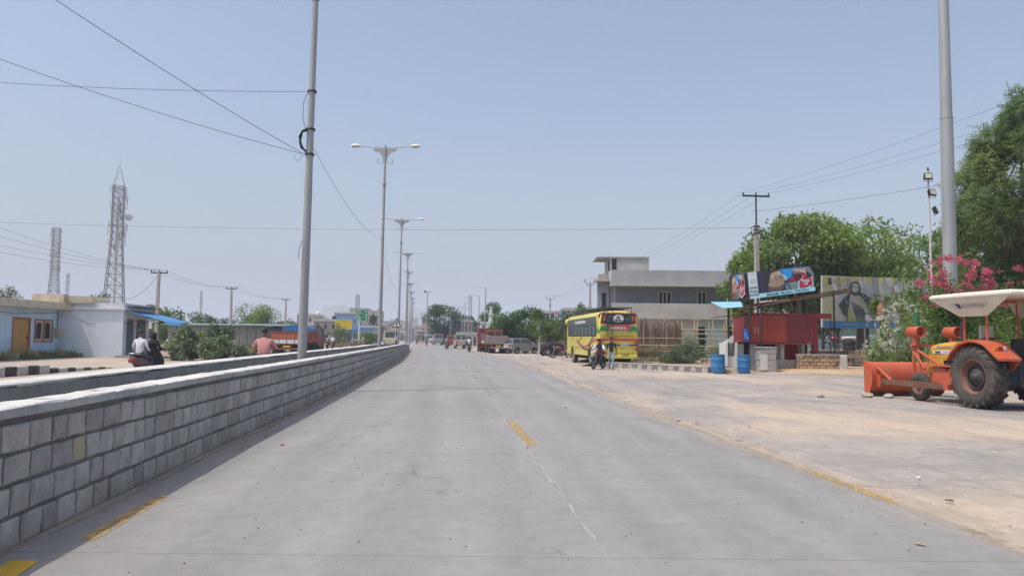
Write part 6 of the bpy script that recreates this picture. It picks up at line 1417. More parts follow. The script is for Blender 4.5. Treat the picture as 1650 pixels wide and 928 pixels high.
def motorbike(label, loc, rz, paint, group=None):
    t = thing('motorbike', label, 'motorbike', loc, rz, group)
    wheel(t, (0, -.63, .30), .30, .10, rim=.74, spokes=6, rimm=M_STEELD); wheel(t, (0, .66, .30), .30, .085, rim=.74, spokes=6, rimm=M_STEELD)
    f = MB(); f.tube([(0, .48, .80), (0, .3, .62), (0, .28, .28), (0, -.15, .24), (0, -.3, .50), (0, .1, .72)], .02, 6)
    for s in (-.1, .1): f.tube([(s, -.15, .34), (s, -.63, .30)], .018, 5); f.tube([(s, -.63, .32), (s, -.48, .68)], .025, 6)
    f.build('frame', M_STEELD, t)
    e = MB(); e.rbox((0, .08, .38), (.24, .34, .24), .05); e.cyl((0, .16, .5), (0, .26, .68), .08, n=8)
    for k in range(4): e.cyl((0, .17 + .022 * k, .52 + .04 * k), (0, .18 + .022 * k, .535 + .04 * k), .11, n=10)
    e.build('engine', M_ENG, t)
    tk = MB(); tk.loft([[V((w * math.cos(a), y, z + h * math.sin(a))) for a in [2 * PI * k / 12 for k in range(12)]] for y, w, h, z in ((-.06, .08, .06, .76), (.04, .13, .10, .78), (.2, .16, .13, .80), (.34, .13, .11, .81), (.42, .06, .06, .80))]); tk.build('fuel_tank', paint, t)
    s = MB(); s.loft([[V((w * math.cos(a), y, z + .045 * math.sin(a))) for a in [2 * PI * k / 10 for k in range(10)]] for y, w, z in ((-.80, .08, .86), (-.7, .12, .83), (-.4, .13, .78), (-.1, .11, .75), (0, .07, .76))]); s.build('seat', M_BLACK, t)
    tl = MB(); tl.loft([[V((w * math.cos(a), y, z + .06 * math.sin(a))) for a in [2 * PI * k / 8 for k in range(8)]] for y, w, z in ((-.92, .05, .82), (-.8, .10, .78), (-.45, .11, .70), (-.2, .09, .62))]); tl.build('tail_cowl', paint, t)
    MB().rbox((0, -.94, .80), (.12, .04, .07), .02).build('tail_lamp', M_RLAMP, t)
    MB().box((0, -.96, .62), (.18, .01, .11)).build('number_plate', M_PLATEY, t)
    mg = MB()
    for cy, a0, a1 in ((-.63, 20, 150), (.66, 40, 150)):
        mg.loft([[V((x, cy + .335 * math.cos(rad(a)), .30 + .335 * math.sin(rad(a)))) for x in (-.065, 0, .065)] for a in range(a0, a1, 12)], closed=False, caps=False)
    mg.build('mudguard', M_BLACK, t)
    fk = MB()
    for s in (-.085, .085): fk.tube([(s, .66, .30), (s, .46, .86)], .02, 6)
    fk.build('fork', M_CHROME, t)
    hb = MB(); hb.tube([(-.36, .32, 1.03), (-.2, .42, .98), (0, .46, .93), (.2, .42, .98), (.36, .32, 1.03)], .014, 6)
    for s in (-1, 1): hb.tube([(s * .36, .32, 1.03), (s * .25, .39, 1.0)], .02, 6)
    hb.build('handlebar', M_STEELD, t)
    for s in (-1, 1): m = MB(); m.tube([(s * .24, .4, 1.0), (s * .31, .42, 1.17)], .006, 4); m.lathe([(0, -.012), (.05, -.008), (.055, .0), (0, .004)], c=(s * .33, .42, 1.19), axis='Y', n=10); m.build('mirror', M_BLACK, t)
    hl = MB(); hl.lathe([(0, -.14), (.06, -.1), (.095, -.02), (.1, .03)], c=(0, .56, .86), axis='Y', n=14); ho = hl.build('headlight', M_BLACK, t); MB().lathe([(.095, .028), (.05, .05), (0, .055)], c=(0, .56, .86), axis='Y', n=14).build('lens', M_CLAMP, ho)
    ex = MB(); ex.tube([(.1, .22, .5), (.13, .3, .3), (.14, .1, .2), (.15, -.25, .24), (.17, -.75, .36)], [.018, .018, .02, .04, .045], 8); ex.build('exhaust', M_CHROME, t)
    st_ = MB(); st_.tube([(-.1, .0, .22), (-.26, -.02, .01)], .012, 5); st_.build('side_stand', M_STEELD, t)
    return t
def scooter(label, loc, rz, paint):
    t = thing('scooter', label, 'scooter', loc, rz)
    wheel(t, (0, -.60, .22), .22, .10, rim=.6, spokes=5); wheel(t, (0, .62, .22), .22, .095, rim=.6, spokes=5)
    b = MB(); b.loft([[V((w * math.cos(a), y, z + h * math.sin(a))) for a in [2 * PI * k / 14 for k in range(14)]] for y, w, h, z in ((-.93, .07, .06, .64), (-.86, .16, .15, .60), (-.6, .22, .2, .56), (-.2, .2, .18, .52), (.02, .12, .14, .46))]); b.build('rear_body', paint, t)
    b = MB(); b.rbox((0, .2, .28), (.36, .5, .08), .04); b.build('floor_board', M_BLACK, t)
    b = MB(); b.loft([[V((-w, y - .05, z)), V((0, y + .05, z)), V((w, y - .05, z)), (w * .9, y - .12, z), (0, y - .06, z), (-w * .9, y - .12, z)] for y, w, z in ((.44, .16, .26), (.47, .22, .45), (.43, .22, .7), (.38, .15, .88))]); b.build('leg_shield', paint, t)
    b = MB(); b.loft([[V((w * math.cos(a), y, z + .05 * math.sin(a))) for a in [2 * PI * k / 10 for k in range(10)]] for y, w, z in ((-.86, .1, .78), (-.6, .16, .78), (-.2, .15, .74), (.02, .1, .72))]); b.build('seat', M_BLACK, t)
    b = MB(); b.rbox((0, -.95, .60), (.2, .05, .09), .03); b.build('tail_lamp', M_RLAMP, t); MB().box((0, -.97, .45), (.2, .012, .12)).build('number_plate', M_PLATE, t)
    b = MB(); b.tube([(-.16, -.6, .8), (-.17, -.9, .84), (0, -1.0, .85), (.17, -.9, .84), (.16, -.6, .8)], .016, 6); b.build('grab_rail', M_CHROME, t)
    b = MB(); b.tube([(0, .62, .24), (0, .48, .7), (0, .40, .96)], .03, 7); b.tube([(-.35, .28, 1.02), (0, .40, .98), (.35, .28, 1.02)], .018, 6); b.rbox((0, .42, .98), (.28, .14, .14), .05); b.build('handlebar', paint, t)
    for s in (-1, 1): m = MB(); m.tube([(s * .25, .33, 1.0), (s * .34, .36, 1.22)], .007, 4); m.lathe([(0, -.012), (.06, -.006), (.065, .004), (0, .008)], c=(s * .37, .36, 1.27), axis='Y', n=12); m.build('mirror', M_ALLOY, t)
    return t

# ------------------------------------------------------------------ yellow bus
M_BYEL = mat('bus_yellow', (.66, .57, .095), .38, var=.06, dirt=.35, dirt_col=(.50, .41, .14), dirt_scale=1.1, coat=.3)
M_BSLATE = mat('bus_slate', (.06, .085, .09), .4, var=.15, dirt=.3, dirt_col=(.14, .16, .16)); M_BGREEN = mat('bus_green', (.03, .22, .09), .4, var=.1); M_BPINK = mat('bus_crimson', (.50, .05, .09), .4, var=.1); M_BGREY = mat('bus_stripe_grey', (.07, .065, .075), .45, var=.1)
M_BGLASS = glass_mat('bus_glass', (.05, .075, .075), .12); M_DGREEN = mat('rear_film', (.02, .055, .045), .35, var=.2); M_BBLACK = mat('underbody', (.03, .03, .03), .9, var=.3)
M_DKRED = mat('hatch_outline', (.30, .09, .04), .5)
BUS = thing('bus', 'parked yellow bus with red and green swooshes and a roof ladder, seen from behind', 'bus', (5.78, 40.5, 0), rad(6))
Wb, Hb, Lb = 1.09, 3.05, 9.5
def arch(c, r, z0): return [(c - r * math.cos(a), z0 + (r) * math.sin(a) * 1.0) for a in [PI * k / 10 for k in range(11)]]
side = [(.04, .56)] + arch(2.35, .52, .56) + arch(7.55, .52, .56) + [(9.42, .56), (9.48, 1.6), (9.35, 2.74), (.14, 2.80), (.0, 1.7)]
for s, nm in ((-1, 'side_panel'), (1, 'side_panel')): MB().prism(side, s * Wb, s * (Wb - .05)).build(nm, M_BYEL, BUS, .01)
b = MB(); b.loft([[V((Wb * math.cos(a), y, z0_ + .32 * math.sin(a) ** .6 if math.sin(a) > 0 else z0_)) for a in [PI * k / 12 for k in range(13)]] for y, z0_ in ((.06, 2.72), (.4, 2.76), (9.2, 2.72), (9.42, 2.6))], closed=False, caps=False); b.build('roof', M_BYEL, BUS)
ol = [(-1.04, .52), (1.04, .52), (1.10, .9), (1.10, 1.7), (1.04, 2.6), (.92, 2.9), (.5, 3.02), (0, 3.06), (-.5, 3.02), (-.92, 2.9), (-1.04, 2.6), (-1.10, 1.7), (-1.10, .9)]
def ring(k, y, dz=0): return [V((x * k, y, 1.75 + (z - 1.75) * (k + .01 * (1 - k)) + dz)) for x, z in ol]
b = MB(); b.loft([ring(.999, .14), ring(.995, .03), ring(.975, -.03), ring(.93, -.06)], caps=False); b.poly(ring(.93, -.06)); b.build('rear_panel', M_BYEL, BUS)
b = MB(); b.loft([[V((x * k, y, 1.75 + (z - 1.75) * k)) for x, z in ol] for k, y in ((.999, 9.38), (.98, 9.5), (.9, 9.56))], caps=False); b.poly([V((x * .9, 9.56, 1.75 + (z - 1.75) * .9)) for x, z in ol]); b.build('front_panel', M_BYEL, BUS)
MB().bx(-1.0, 1.0, .1, 9.3, .5, .62).bx(-.8, .8, .3, 9.2, .34, .498).build('floor_pan', M_BBLACK, BUS)
for y in (2.35, 7.55):
    for s in (-1, 1):
        wheel(BUS, (s * .90, y, .47), .47, .27, rim=.58, tyre=M_TYRED, rimm=mat('wheel_dusty', (.26, .24, .21), .7, var=.2))
        if y < 3: wheel(BUS, (s * .60, y, .47), .47, .25, rim=.58, tyre=M_TYRED, rimm=M_STEELD)
    MB().cyl((-.8, y, .47), (.8, y, .47), .09, n=8).build('axle', M_BBLACK, BUS)
for s in (-1, 1):
    X = s * (Wb + .004)
    for y in (2.35, 7.55): MB().prism([(y - .50, .58)] + arch(y, .50, .57) + [(y + .50, .58)], s * (Wb - .30), s * (Wb - .28)).build('wheel_arch', M_BBLACK, BUS)
    MB().prism([(.42, 2.30), (9.2, 2.30), (9.25, 2.72), (.62, 2.74)], X, X + s * .006).build('window_header', M_BSLATE, BUS)
    MB().prism([(.52, 1.66), (9.0, 1.66), (9.15, 2.296), (.44, 2.296)], X, X + s * .004).build('window_band', M_BBLACK, BUS)
    for k in range(8):
        y0 = .66 + k * 1.03; MB().bx(min(X, X + s * .02), max(X, X + s * .02), y0, y0 + .90, 1.72, 2.25).build('window', M_BGLASS, BUS)
        MB().bx(min(X, X + s * .028), max(X, X + s * .028), y0 + .44, y0 + .47, 1.72, 2.25).build('window_bar', M_ALLOY, BUS)
    def ribbon(pts, m, nm='swoosh', k=1):
        up = []; dn = []
        P_ = [V((0, y, z)) for y, z, w in pts]; out = []
        N = len(pts)
        fine = []
        for i in range(N - 1):
            p0, p1, p2, p3 = [pts[max(0, min(N - 1, i + j))] for j in (-1, 0, 1, 2)]
            for q in (0, .25, .5, .75): fine.append([.5 * (2 * b + (c - a) * q + (2 * a - 5 * b + 4 * c - d) * q * q + (3 * b - a - 3 * c + d) * q ** 3) for a, b, c, d in zip(p0, p1, p2, p3)])
        fine.append(list(pts[-1])); mb = MB()
        mb.loft([[V((X + s * .002 * k, y, z - w / 2)), V((X + s * .002 * k, y, z + w / 2))] for y, z, w in fine], closed=False, caps=False); return mb.build(nm, m, BUS)
    ribbon([(.0, 2.0, .30), (.7, 1.86, .26), (1.6, 1.52, .16), (2.8, 1.16, .08), (4.0, 1.06, .02)], M_BGREEN)
    ribbon([(.0, 1.48, .13), (1.2, 1.42, .14), (2.4, 1.18, .10), (3.9, 1.06, .09), (5.0, 1.22, .08), (5.8, 1.42, .06), (6.3, 1.44, .03)], M_BPINK, k=2)
    ribbon([(.0, 1.20, .10), (1.3, 1.08, .12), (3.0, .90, .11), (4.4, 1.0, .10), (5.4, 1.22, .06), (6.0, 1.28, .02)], M_BGREY, k=3)
    ribbon([(4.2, 1.62, .03), (4.9, 1.52, .05), (5.6, 1.36, .03), (6.2, 1.3, .015)], M_BGREY, k=4)
    ribbon([(5.6, 1.66, .02), (5.7, 1.5, .05), (5.9, 1.4, .02)], mat('bus_ochre', (.42, .16, .04), .5), k=4)
    ribbon([(6.3, 1.12, .02), (6.9, 1.45, .04), (7.4, 1.58, .05), (7.9, 1.46, .04), (8.3, 1.14, .02)], MATS['bus_ochre'], k=4)
    ribbon([(6.6, 1.1, .02), (7.0, 1.3, .03), (7.4, 1.36, .03), (7.7, 1.12, .02)], MATS['bus_ochre'], k=5)
    ribbon([(4.9, .62, .02), (5.3, .9, .05), (6.1, 1.0, .07), (6.7, .78, .05), (7.0, .6, .02)], MATS['bus_ochre'], k=4)
    ribbon([(.2, 1.0, .015), (9.2, 1.04, .015)], MATS['bus_ochre'], 'seam', k=6)
    rr = random.Random(2)
    for k in range(9): y = 3.4 + .36 * k; MB().bx(min(X + s * .007, X + s * .012), max(X + s * .007, X + s * .012), y, y + rr.uniform(.2, .32), 2.42 + rr.uniform(0, .03), 2.60 + rr.uniform(-.04, .04)).build('painted_lettering', M_PLATE, BUS)
m = MB(); m.tube([(-Wb - .02, 9.35, 2.75), (-Wb - .22, 9.6, 2.72), (-Wb - .3, 9.6, 2.3)], .02, 5); m.rbox((-Wb - .32, 9.62, 2.05), (.18, .08, .4), .03); m.build('mirror', M_BBLACK, BUS)
MB().sph((-Wb - .02, 9.35, 2.62), .2, 10, 8, (.7, 1, .9)).build('front_lamp_pod', M_BYEL, BUS)
# the back of the bus
BR = Board(BUS, (-1.1, -.062, .5), (1.1, -.062, .5), (1.1, -.062, 3.06), (-1.1, -.062, 3.06))
bu = lambda x: (x + 1.1) / 2.2; bv = lambda z: (z - .5) / 2.56
def bs(pts, m, nm='paint'): return BR.shape([(bu(x), bv(z)) for x, z in pts], m, nm)
bs([(-.92, 2.94), (.92, 2.94), (.99, 2.36), (.6, 2.28), (-.6, 2.28), (-.99, 2.36)], M_BPINK, 'window_frame')
bs([(-.86, 2.88), (.86, 2.88), (.93, 2.40), (.55, 2.33), (-.55, 2.33), (-.93, 2.40)], M_BBLACK, 'window_seal')
bs([(-.80, 2.84), (.80, 2.84), (.87, 2.43), (.5, 2.37), (-.5, 2.37), (-.87, 2.43)], M_DGREEN, 'rear_window')
for s in (-1, 1): bs([(s * .80, 2.78), (s * .73, 2.78), (s * .78, 2.48), (s * .84, 2.48)], mat('orange_strip', (.6, .2, .05), .5), 'orange_strip')
rr = random.Random(8)
for i in range(46):
    x, z = rr.uniform(-.7, .7), rr.uniform(2.44, 2.80)
    if (x / .36) ** 2 + ((z - 2.62) / .24) ** 2 > 1: BR.k = 6; bs([(x - .016, z), (x, z - .016), (x + .016, z), (x, z + .016)], M_PLATE, 'white_star')
BR.k = 6; BR.ell(bu(0), bv(2.63), .135, .082, M_PLATE, 22, name='portrait_oval')
GREYP = mat('portrait_grey', (.25, .27, .28), .5); BR.ell(bu(-.01), bv(2.665), .045, .045, M_BGREY, 14, name='portrait'); BR.ell(bu(.0), bv(2.645), .030, .032, GREYP, 12, name='portrait')
bs([(-.16, 2.52), (-.06, 2.62), (0, 2.6), (.08, 2.62), (.18, 2.5), (.1, 2.45), (-.1, 2.45)], GREYP, 'portrait'); bs([(-.2, 2.52), (-.12, 2.60), (-.06, 2.5), (-.1, 2.46)], M_BGREY, 'portrait'); bs([(.06, 2.6), (.12, 2.56), (.16, 2.48), (.08, 2.46)], M_BGREY, 'portrait')
bs([(-.72, 2.26), (.72, 2.26), (.5, 1.98), (-.5, 1.98)], M_BPINK, 'name_band')
rr = random.Random(4); x = -.46
while x < .44: w = rr.uniform(.035, .07); bs([(x, 2.05), (x + w, 2.05), (x + w, 2.18 + rr.uniform(-.02, .02)), (x, 2.18)], M_PLATE, 'painted_lettering'); BR.k -= 1; x += w + rr.choice((.015, .015, .05))
for s in (-1, 1): bs([(s * 1.09, 1.92), (s * 1.0, 2.12), (s * .86, 2.24), (s * .72, 2.24), (s * .55, 1.98), (s * .5, 1.93), (s * .7, 1.93), (s * .86, 1.98), (s * 1.0, 1.94), (s * 1.09, 1.78)][::1 if s > 0 else -1], M_BGREEN, 'swoosh')
bs([(-.5, 1.93), (.5, 1.93), (.5, 1.965), (-.5, 1.965)], mat('pale_green_line', (.3, .42, .25), .5), 'stripe')
bs([(-1.1, 1.42), (1.1, 1.42), (1.1, 1.54), (-1.1, 1.54)], M_BPINK, 'stripe'); bs([(-1.1, 1.16), (1.1, 1.16), (1.1, 1.25), (-1.1, 1.25)], M_BGREY, 'stripe')
for q in ([(-.82, 1.68), (.82, 1.68), (.82, 1.71), (-.82, 1.71)], [(-.82, .72), (.82, .72), (.82, .745), (-.82, .745)], [(-.82, .745), (-.795, .745), (-.795, 1.68), (-.82, 1.68)], [(.795, .745), (.82, .745), (.82, 1.68), (.795, 1.68)]): bs(q, M_DKRED, 'hatch_outline')
BR.ell(bu(.34), bv(1.21), .10, .035, M_PLATE, 18, name='white_oval'); BR.text('ING', bu(.36), bv(1.205), .05, M_BGREY, 1.3, .003)
for x0 in (-.8, -.3, .25): 
    for k in range(5): bs([(x0 + .08 * k, 1.60), (x0 + .08 * k + .055, 1.60), (x0 + .08 * k + .055, 1.635), (x0 + .08 * k, 1.635)], M_DKRED, 'small_print'); BR.k -= 1
for k in range(7): bs([(.18 + .055 * k, .62), (.22 + .055 * k, .62), (.22 + .055 * k, .68), (.18 + .055 * k, .68)], M_BGREY, 'number_plate_digit'); BR.k -= 1
for s in (-1, 1):
    for z in (1.48, 1.34, 1.20, .98): MB().lathe([(.075, 0), (.075, -.04), (.05, -.055), (0, -.06)], c=(s * .985, -.05, z), axis='Y', n=14).build('tail_lamp', M_RLAMP if z != 1.20 else M_OLAMP, BUS)
    MB().rbox((s * .97, -.05, .60), (.1, .04, .07), .02).build('reflector', M_RLAMP, BUS)
MB().rbox((0, -.08, .56), (2.08, .1, .2), .04, 2, 0).build('bumper', M_BYEL, BUS)
MB().bx(-.75, .75, .3, .5, .12, .5).build('mud_flap', M_BBLACK, BUS)
ld = MB()
for x in (-.62, -.36): ld.tube([(x, .5, 3.36), (x, .0, 3.34), (x, -.16, 3.1), (x, -.17, 1.72)], .018, 6)
for k in range(6): ld.cyl((-.62, -.17, 1.8 + .25 * k), (-.36, -.17, 1.8 + .25 * k), .013, n=6)
ld.build('ladder', M_STEELD, BUS)
rk = MB()
for s in (-1, 1): rk.tube([(s * .85, .3, 3.24), (s * .85, 8.2, 3.22)], .025, 6)
for k in range(9): rk.tube([(-.85, .3 + .98 * k, 3.24), (.85, .3 + .98 * k, 3.24)], .02, 5); [rk.cyl((s * .82, .3 + .98 * k, 2.9), (s * .85, .3 + .98 * k, 3.24), .018, n=5) for s in (-1, 1)]
rk.build('roof_rack', M_STEELD, BUS)
tp = MB(); rings = [[V((x, y, 3.10 + .10 * max(0, math.cos(x * 1.7)) + .03 * math.sin(y * 3 + x * 4))) for x in (-.75, -.4, 0, .4, .75)] for y in [.8 + .8 * k for k in range(9)]]
tp.loft(rings, closed=False, caps=False); tp.build('folded_tarpaulin', M_BSLATE, BUS)

# ------------------------------------------------------------------ lorries
def truck(label, loc, rz, bedm, railm, cabm, tarp=None, bed_h=.72, L=4.6, W=2.3, cab_h=2.5, frame=None, stripe=None):
    t = thing('truck', label, 'truck', loc, rz); w = W / 2; z0 = 1.02
    MB().bx(-.45, .45, -.05, L + 1.9, .62, .84).bx(-w, w, 0, L, .86, z0).build('chassis', M_BBLACK, t)
    for s in (-1, 1):
        sp = MB(); sp.bx(s * w - .03, s * w + .03, .02, L, z0, z0 + bed_h)
        for k in range(7): y = .1 + (L - .2) * k / 6; sp.bx(s * (w + .045) - .02, s * (w + .045) + .02, y - .035, y + .035, z0 - .1, z0 + bed_h + .01)
        sp.build('side_board', bedm, t); MB().bx(s * w - .05, s * w + .05, .0, L + .02, z0 + bed_h + .012, z0 + bed_h + .10).build('top_rail', railm, t)
    tg = MB(); tg.bx(-w, w, -.04, .0, z0 - .12, z0 + bed_h - .05); tg.build('tailgate', bedm, t)
    for k in range(4): a = -w + .08 + (W - .16) * k / 4; MB().bx(a + .03, a + (W - .16) / 4 - .03, -.055, -.042, z0 + .22, z0 + bed_h - .12).build('tailgate_panel', stripe or bedm, t); MB().bx(a + .03, a + (W - .16) / 4 - .03, -.055, -.042, z0 - .08, z0 + .2).build('tailgate_panel', M_PLATE if stripe else bedm, t)
    MB().bx(-w - .02, w + .02, -.06, .02, z0 + bed_h - .045, z0 + bed_h + .07).build('tailgate_rail', railm, t)
    for s in (-1, 1):
        wheel(t, (s * (w - .18), 1.15, .48), .48, .26, rim=.58, tyre=M_TYRED, rimm=M_STEELD); wheel(t, (s * (w - .5), 1.15, .48), .48, .24, rim=.58, tyre=M_TYRED, rimm=M_STEELD); wheel(t, (s * (w - .2), L + 1.2, .48), .48, .25, rim=.58, tyre=M_TYRED, rimm=M_STEELD)
        MB().bx(s * (w - .35) - .28, s * (w - .35) + .28, .45, .47, .25, .95).build('mud_flap', M_BLACK, t)
        for k, mm in enumerate((M_RLAMP, M_OLAMP)): MB().bx(s * (w - .15 - .15 * k) - .06, s * (w - .15 - .15 * k) + .06, -.08, -.05, .74, .84).build('tail_lamp', mm, t)
    MB().bx(-w + .1, w - .1, -.08, .0, .5, .62).build('rear_bumper', railm, t); MB().bx(-.25, .25, -.095, -.081, .66, .80).build('number_plate', M_PLATEY, t)
    cb = MB(); yc = L + .12; cb.prism([(yc, .8), (yc + 1.75, .8), (yc + 1.8, 1.5), (yc + 1.55, cab_h), (yc, cab_h)], -w + .08, w - .08); cbo = cb.build('cab', cabm, t, .03)
    MB().bx(-w + .25, w - .25, yc - .02, yc - .005, 1.7, cab_h - .22).build('rear_window', M_BGLASS, cbo)
    for s in (-1, 1): MB().prism([(yc + .3, 1.55), (yc + 1.55, 1.55), (yc + 1.42, cab_h - .2), (yc + .3, cab_h - .2)], s * (w - .085), s * (w - .07)).build('side_window', M_BGLASS, cbo)
    MB().prism([(-w + .2, 1.55), (w - .2, 1.55), (w - .25, cab_h - .12), (-w + .25, cab_h - .12)], yc + 1.72, yc + 1.8, 'Y').build('windscreen', M_BGLASS, cbo)
    if frame:
        f = MB(); f.bx(-w + .16, w - .16, yc - .03, yc - .006, cab_h - .21, cab_h - .1); f.bx(-w + .14, -w + .25, yc - .03, yc - .006, 1.6, cab_h - .21); f.bx(w - .25, w - .14, yc - .03, yc - .006, 1.6, cab_h - .21); f.bx(-.06, .06, yc - .03, yc - .022, 1.6, cab_h - .21); f.build('window_frame', frame, cbo)
    if tarp:
        b = MB(); b.loft([[V((x, y, zz + .05 * math.sin(x * 5 + y * 2))) for x, zz in ((-w + .05, z0 + bed_h + .1), (-w + .02, cab_h - .2), (-.5, cab_h + .02), (.4, cab_h), (w - .02, cab_h - .25), (w - .05, z0 + bed_h + .1))] for y in (L - 1.5, L - 1.1, L - .6, L + .05)], smooth=False); b.build('tarpaulin', tarp, t)
    return t
M_TRED = mat('lorry_red', (.27, .06, .045), .6, var=.15, dirt=.5, dirt_col=(.30, .16, .12)); M_TORG = mat('lorry_orange_panel', (.42, .12, .06), .6, var=.2, dirt=.5, dirt_col=(.3, .2, .15)); M_TARP = mat('blue_tarpaulin', (.045, .20, .42), .6, var=.2, scale=3)
M_TGREY = mat('lorry_grey', (.26, .24, .24), .7, var=.15, dirt=.5, dirt_col=(.34, .27, .22)); M_TPINK = mat('lorry_pink_rail', (.48, .25, .26), .6, var=.15)
truck('red lorry with orange tailgate panels and a blue tarpaulin behind the wall', (P(462, 560, 55).x, 55, 0), rad(2), M_TRED, M_TRED, M_TRED, M_TARP, .74, 4.6, 2.45, 2.35, stripe=M_TORG)
truck('tall red lorry parked at the left of the pair beyond the grey car', (P(787, 560, 79).x, 79, 0), rad(7), M_TRED, M_TRED, M_TRED, None, 1.05, 3.4, 1.75, 2.6, stripe=M_TGREY)
truck('grey tipper lorry with orange framed cab window, next to the grey car', (P(803, 560, 73.5).x, 73.5, 0), rad(7), M_TGREY, M_TPINK, M_TRED, None, .62, 3.6, 1.85, 2.38, frame=M_TORG)

# ------------------------------------------------------------------ small vans, car, auto rickshaws
def van(label, loc, rz, paint, roofm, W=1.5, Hv=1.95, L=3.9, rack=False, group=None):
    t = thing('van', label, 'van', loc, rz, group); w = W / 2
    prof = [(.0, .42), (.75 - .34, .42)] + [(.75 - .34 * math.cos(a), .36 + .34 * math.sin(a)) for a in [PI * k / 8 for k in range(1, 8)]] + [(1.09, .42), (L - 1.05, .42)] + [(L - .72 - .34 * math.cos(a), .36 + .34 * math.sin(a)) for a in [PI * k / 8 for k in range(1, 8)]] + [(L - .36, .42), (L, .45), (L, .95), (L - .75, 1.12), (L - 1.2, Hv - .1), (.12, Hv - .1), (.0, 1.1)]
    MB().prism(prof, -w, w).build('body', paint, t, .03)
    MB().rbox((0, (L - 1.1) / 2, Hv - .06), (W - .06, L - 1.2, .12), .08, 2).build('roof', roofm, t)
    for s in (-1, 1):
        wheel(t, (s * (w - .1), .75, .30), .30, .18, rim=.62); wheel(t, (s * (w - .1), L - .72, .30), .30, .18, rim=.62)
        MB().bx(s * (w + .004) - .004, s * (w + .004) + .004, .3, L - 1.5, 1.2, Hv - .22).build('side_window', M_BGLASS, t)
        MB().bx(s * (w - .1) - .06, s * (w - .1) + .06, -.03, -.001, .72, 1.05).build('tail_lamp', M_RLAMP, t)
        MB().bx(s * .36 - .27 * W / 1.5, s * .36 + .27 * W / 1.5, .03, .06, 1.25, Hv - .25).build('rear_window', M_BGLASS, t)
    MB().bx(-.01, .01, -.012, -.001, .5, 1.1).build('door_seam', M_BLACK, t); MB().bx(-w + .02, w - .02, -.09, -.002, .4, .56).build('bumper', M_STEELD, t); MB().bx(-.22, .22, -.1, -.091, .45, .55).build('number_plate', M_PLATEY, t)
    if rack: r = MB(); [r.tube([(s * (w - .1), .2, Hv + .1), (s * (w - .1), L - 1.4, Hv + .1)], .018, 5) for s in (-1, 1)]; [r.tube([(-w + .1, .2 + .5 * k, Hv + .1), (w - .1, .2 + .5 * k, Hv + .1)], .015, 5) for k in range(5)]; [r.cyl((s * (w - .1), .2 + 1.0 * k, Hv - .02), (s * (w - .1), .2 + 1.0 * k, Hv + .1), .014, n=5) for s in (-1, 1) for k in range(3)]; r.build('roof_rack', M_STEELD, t)
    return t
M_CREAMV = mat('van_cream', (.40, .36, .31), .5, var=.1, dirt=.4, dirt_col=(.3, .25, .2)); M_ROOFG = mat('van_green_roof', (.03, .22, .06), .5, var=.1); M_VRED = mat('van_red', (.32, .09, .07), .5, var=.15); M_VGREY = mat('van_silver', (.34, .34, .35), .4, .3, var=.1, dirt=.3, dirt_col=(.3, .26, .22)); M_VRRED = mat('van_red_roof', (.36, .12, .11), .5)
van('cream van with a bright green roof, parked on the right roadside', (P(742.5, 560, 101).x, 101, 0), rad(9), M_CREAMV, M_ROOFG, 1.38, 1.85, rack=False)
van('dusty red van parked just beyond the green roofed one', (P(729, 560, 108).x, 108, 0), rad(9), M_VRED, M_VRRED, 1.3, 1.85)
van('silver van with a red roof edge, farthest of the parked vans', (P(706.5, 555, 146).x, 146, 0), rad(10), M_VGREY, M_VRRED, 1.75, 2.25)
van('white van waiting far down the road by the big round tree', (P(692, 550, 190).x, 190, 0), rad(10), M_PLATE, M_PLATE, 1.8, 2.1)
van('cream minibus seen from behind between the lamp poles', (P(628, 552, 112).x, 112, 0), rad(8), mat('minibus_cream', (.52, .49, .38), .5, var=.08), mat('minibus_roof', (.46, .42, .28), .6), 1.9, 2.45, 5.0)
van('dark blue van on the far side road below the direction sign', (P(604, 552, 135).x, 135, 0), rad(8), mat('van_navy', (.05, .06, .08), .4, var=.1), M_BGREY, 1.7, 2.0)
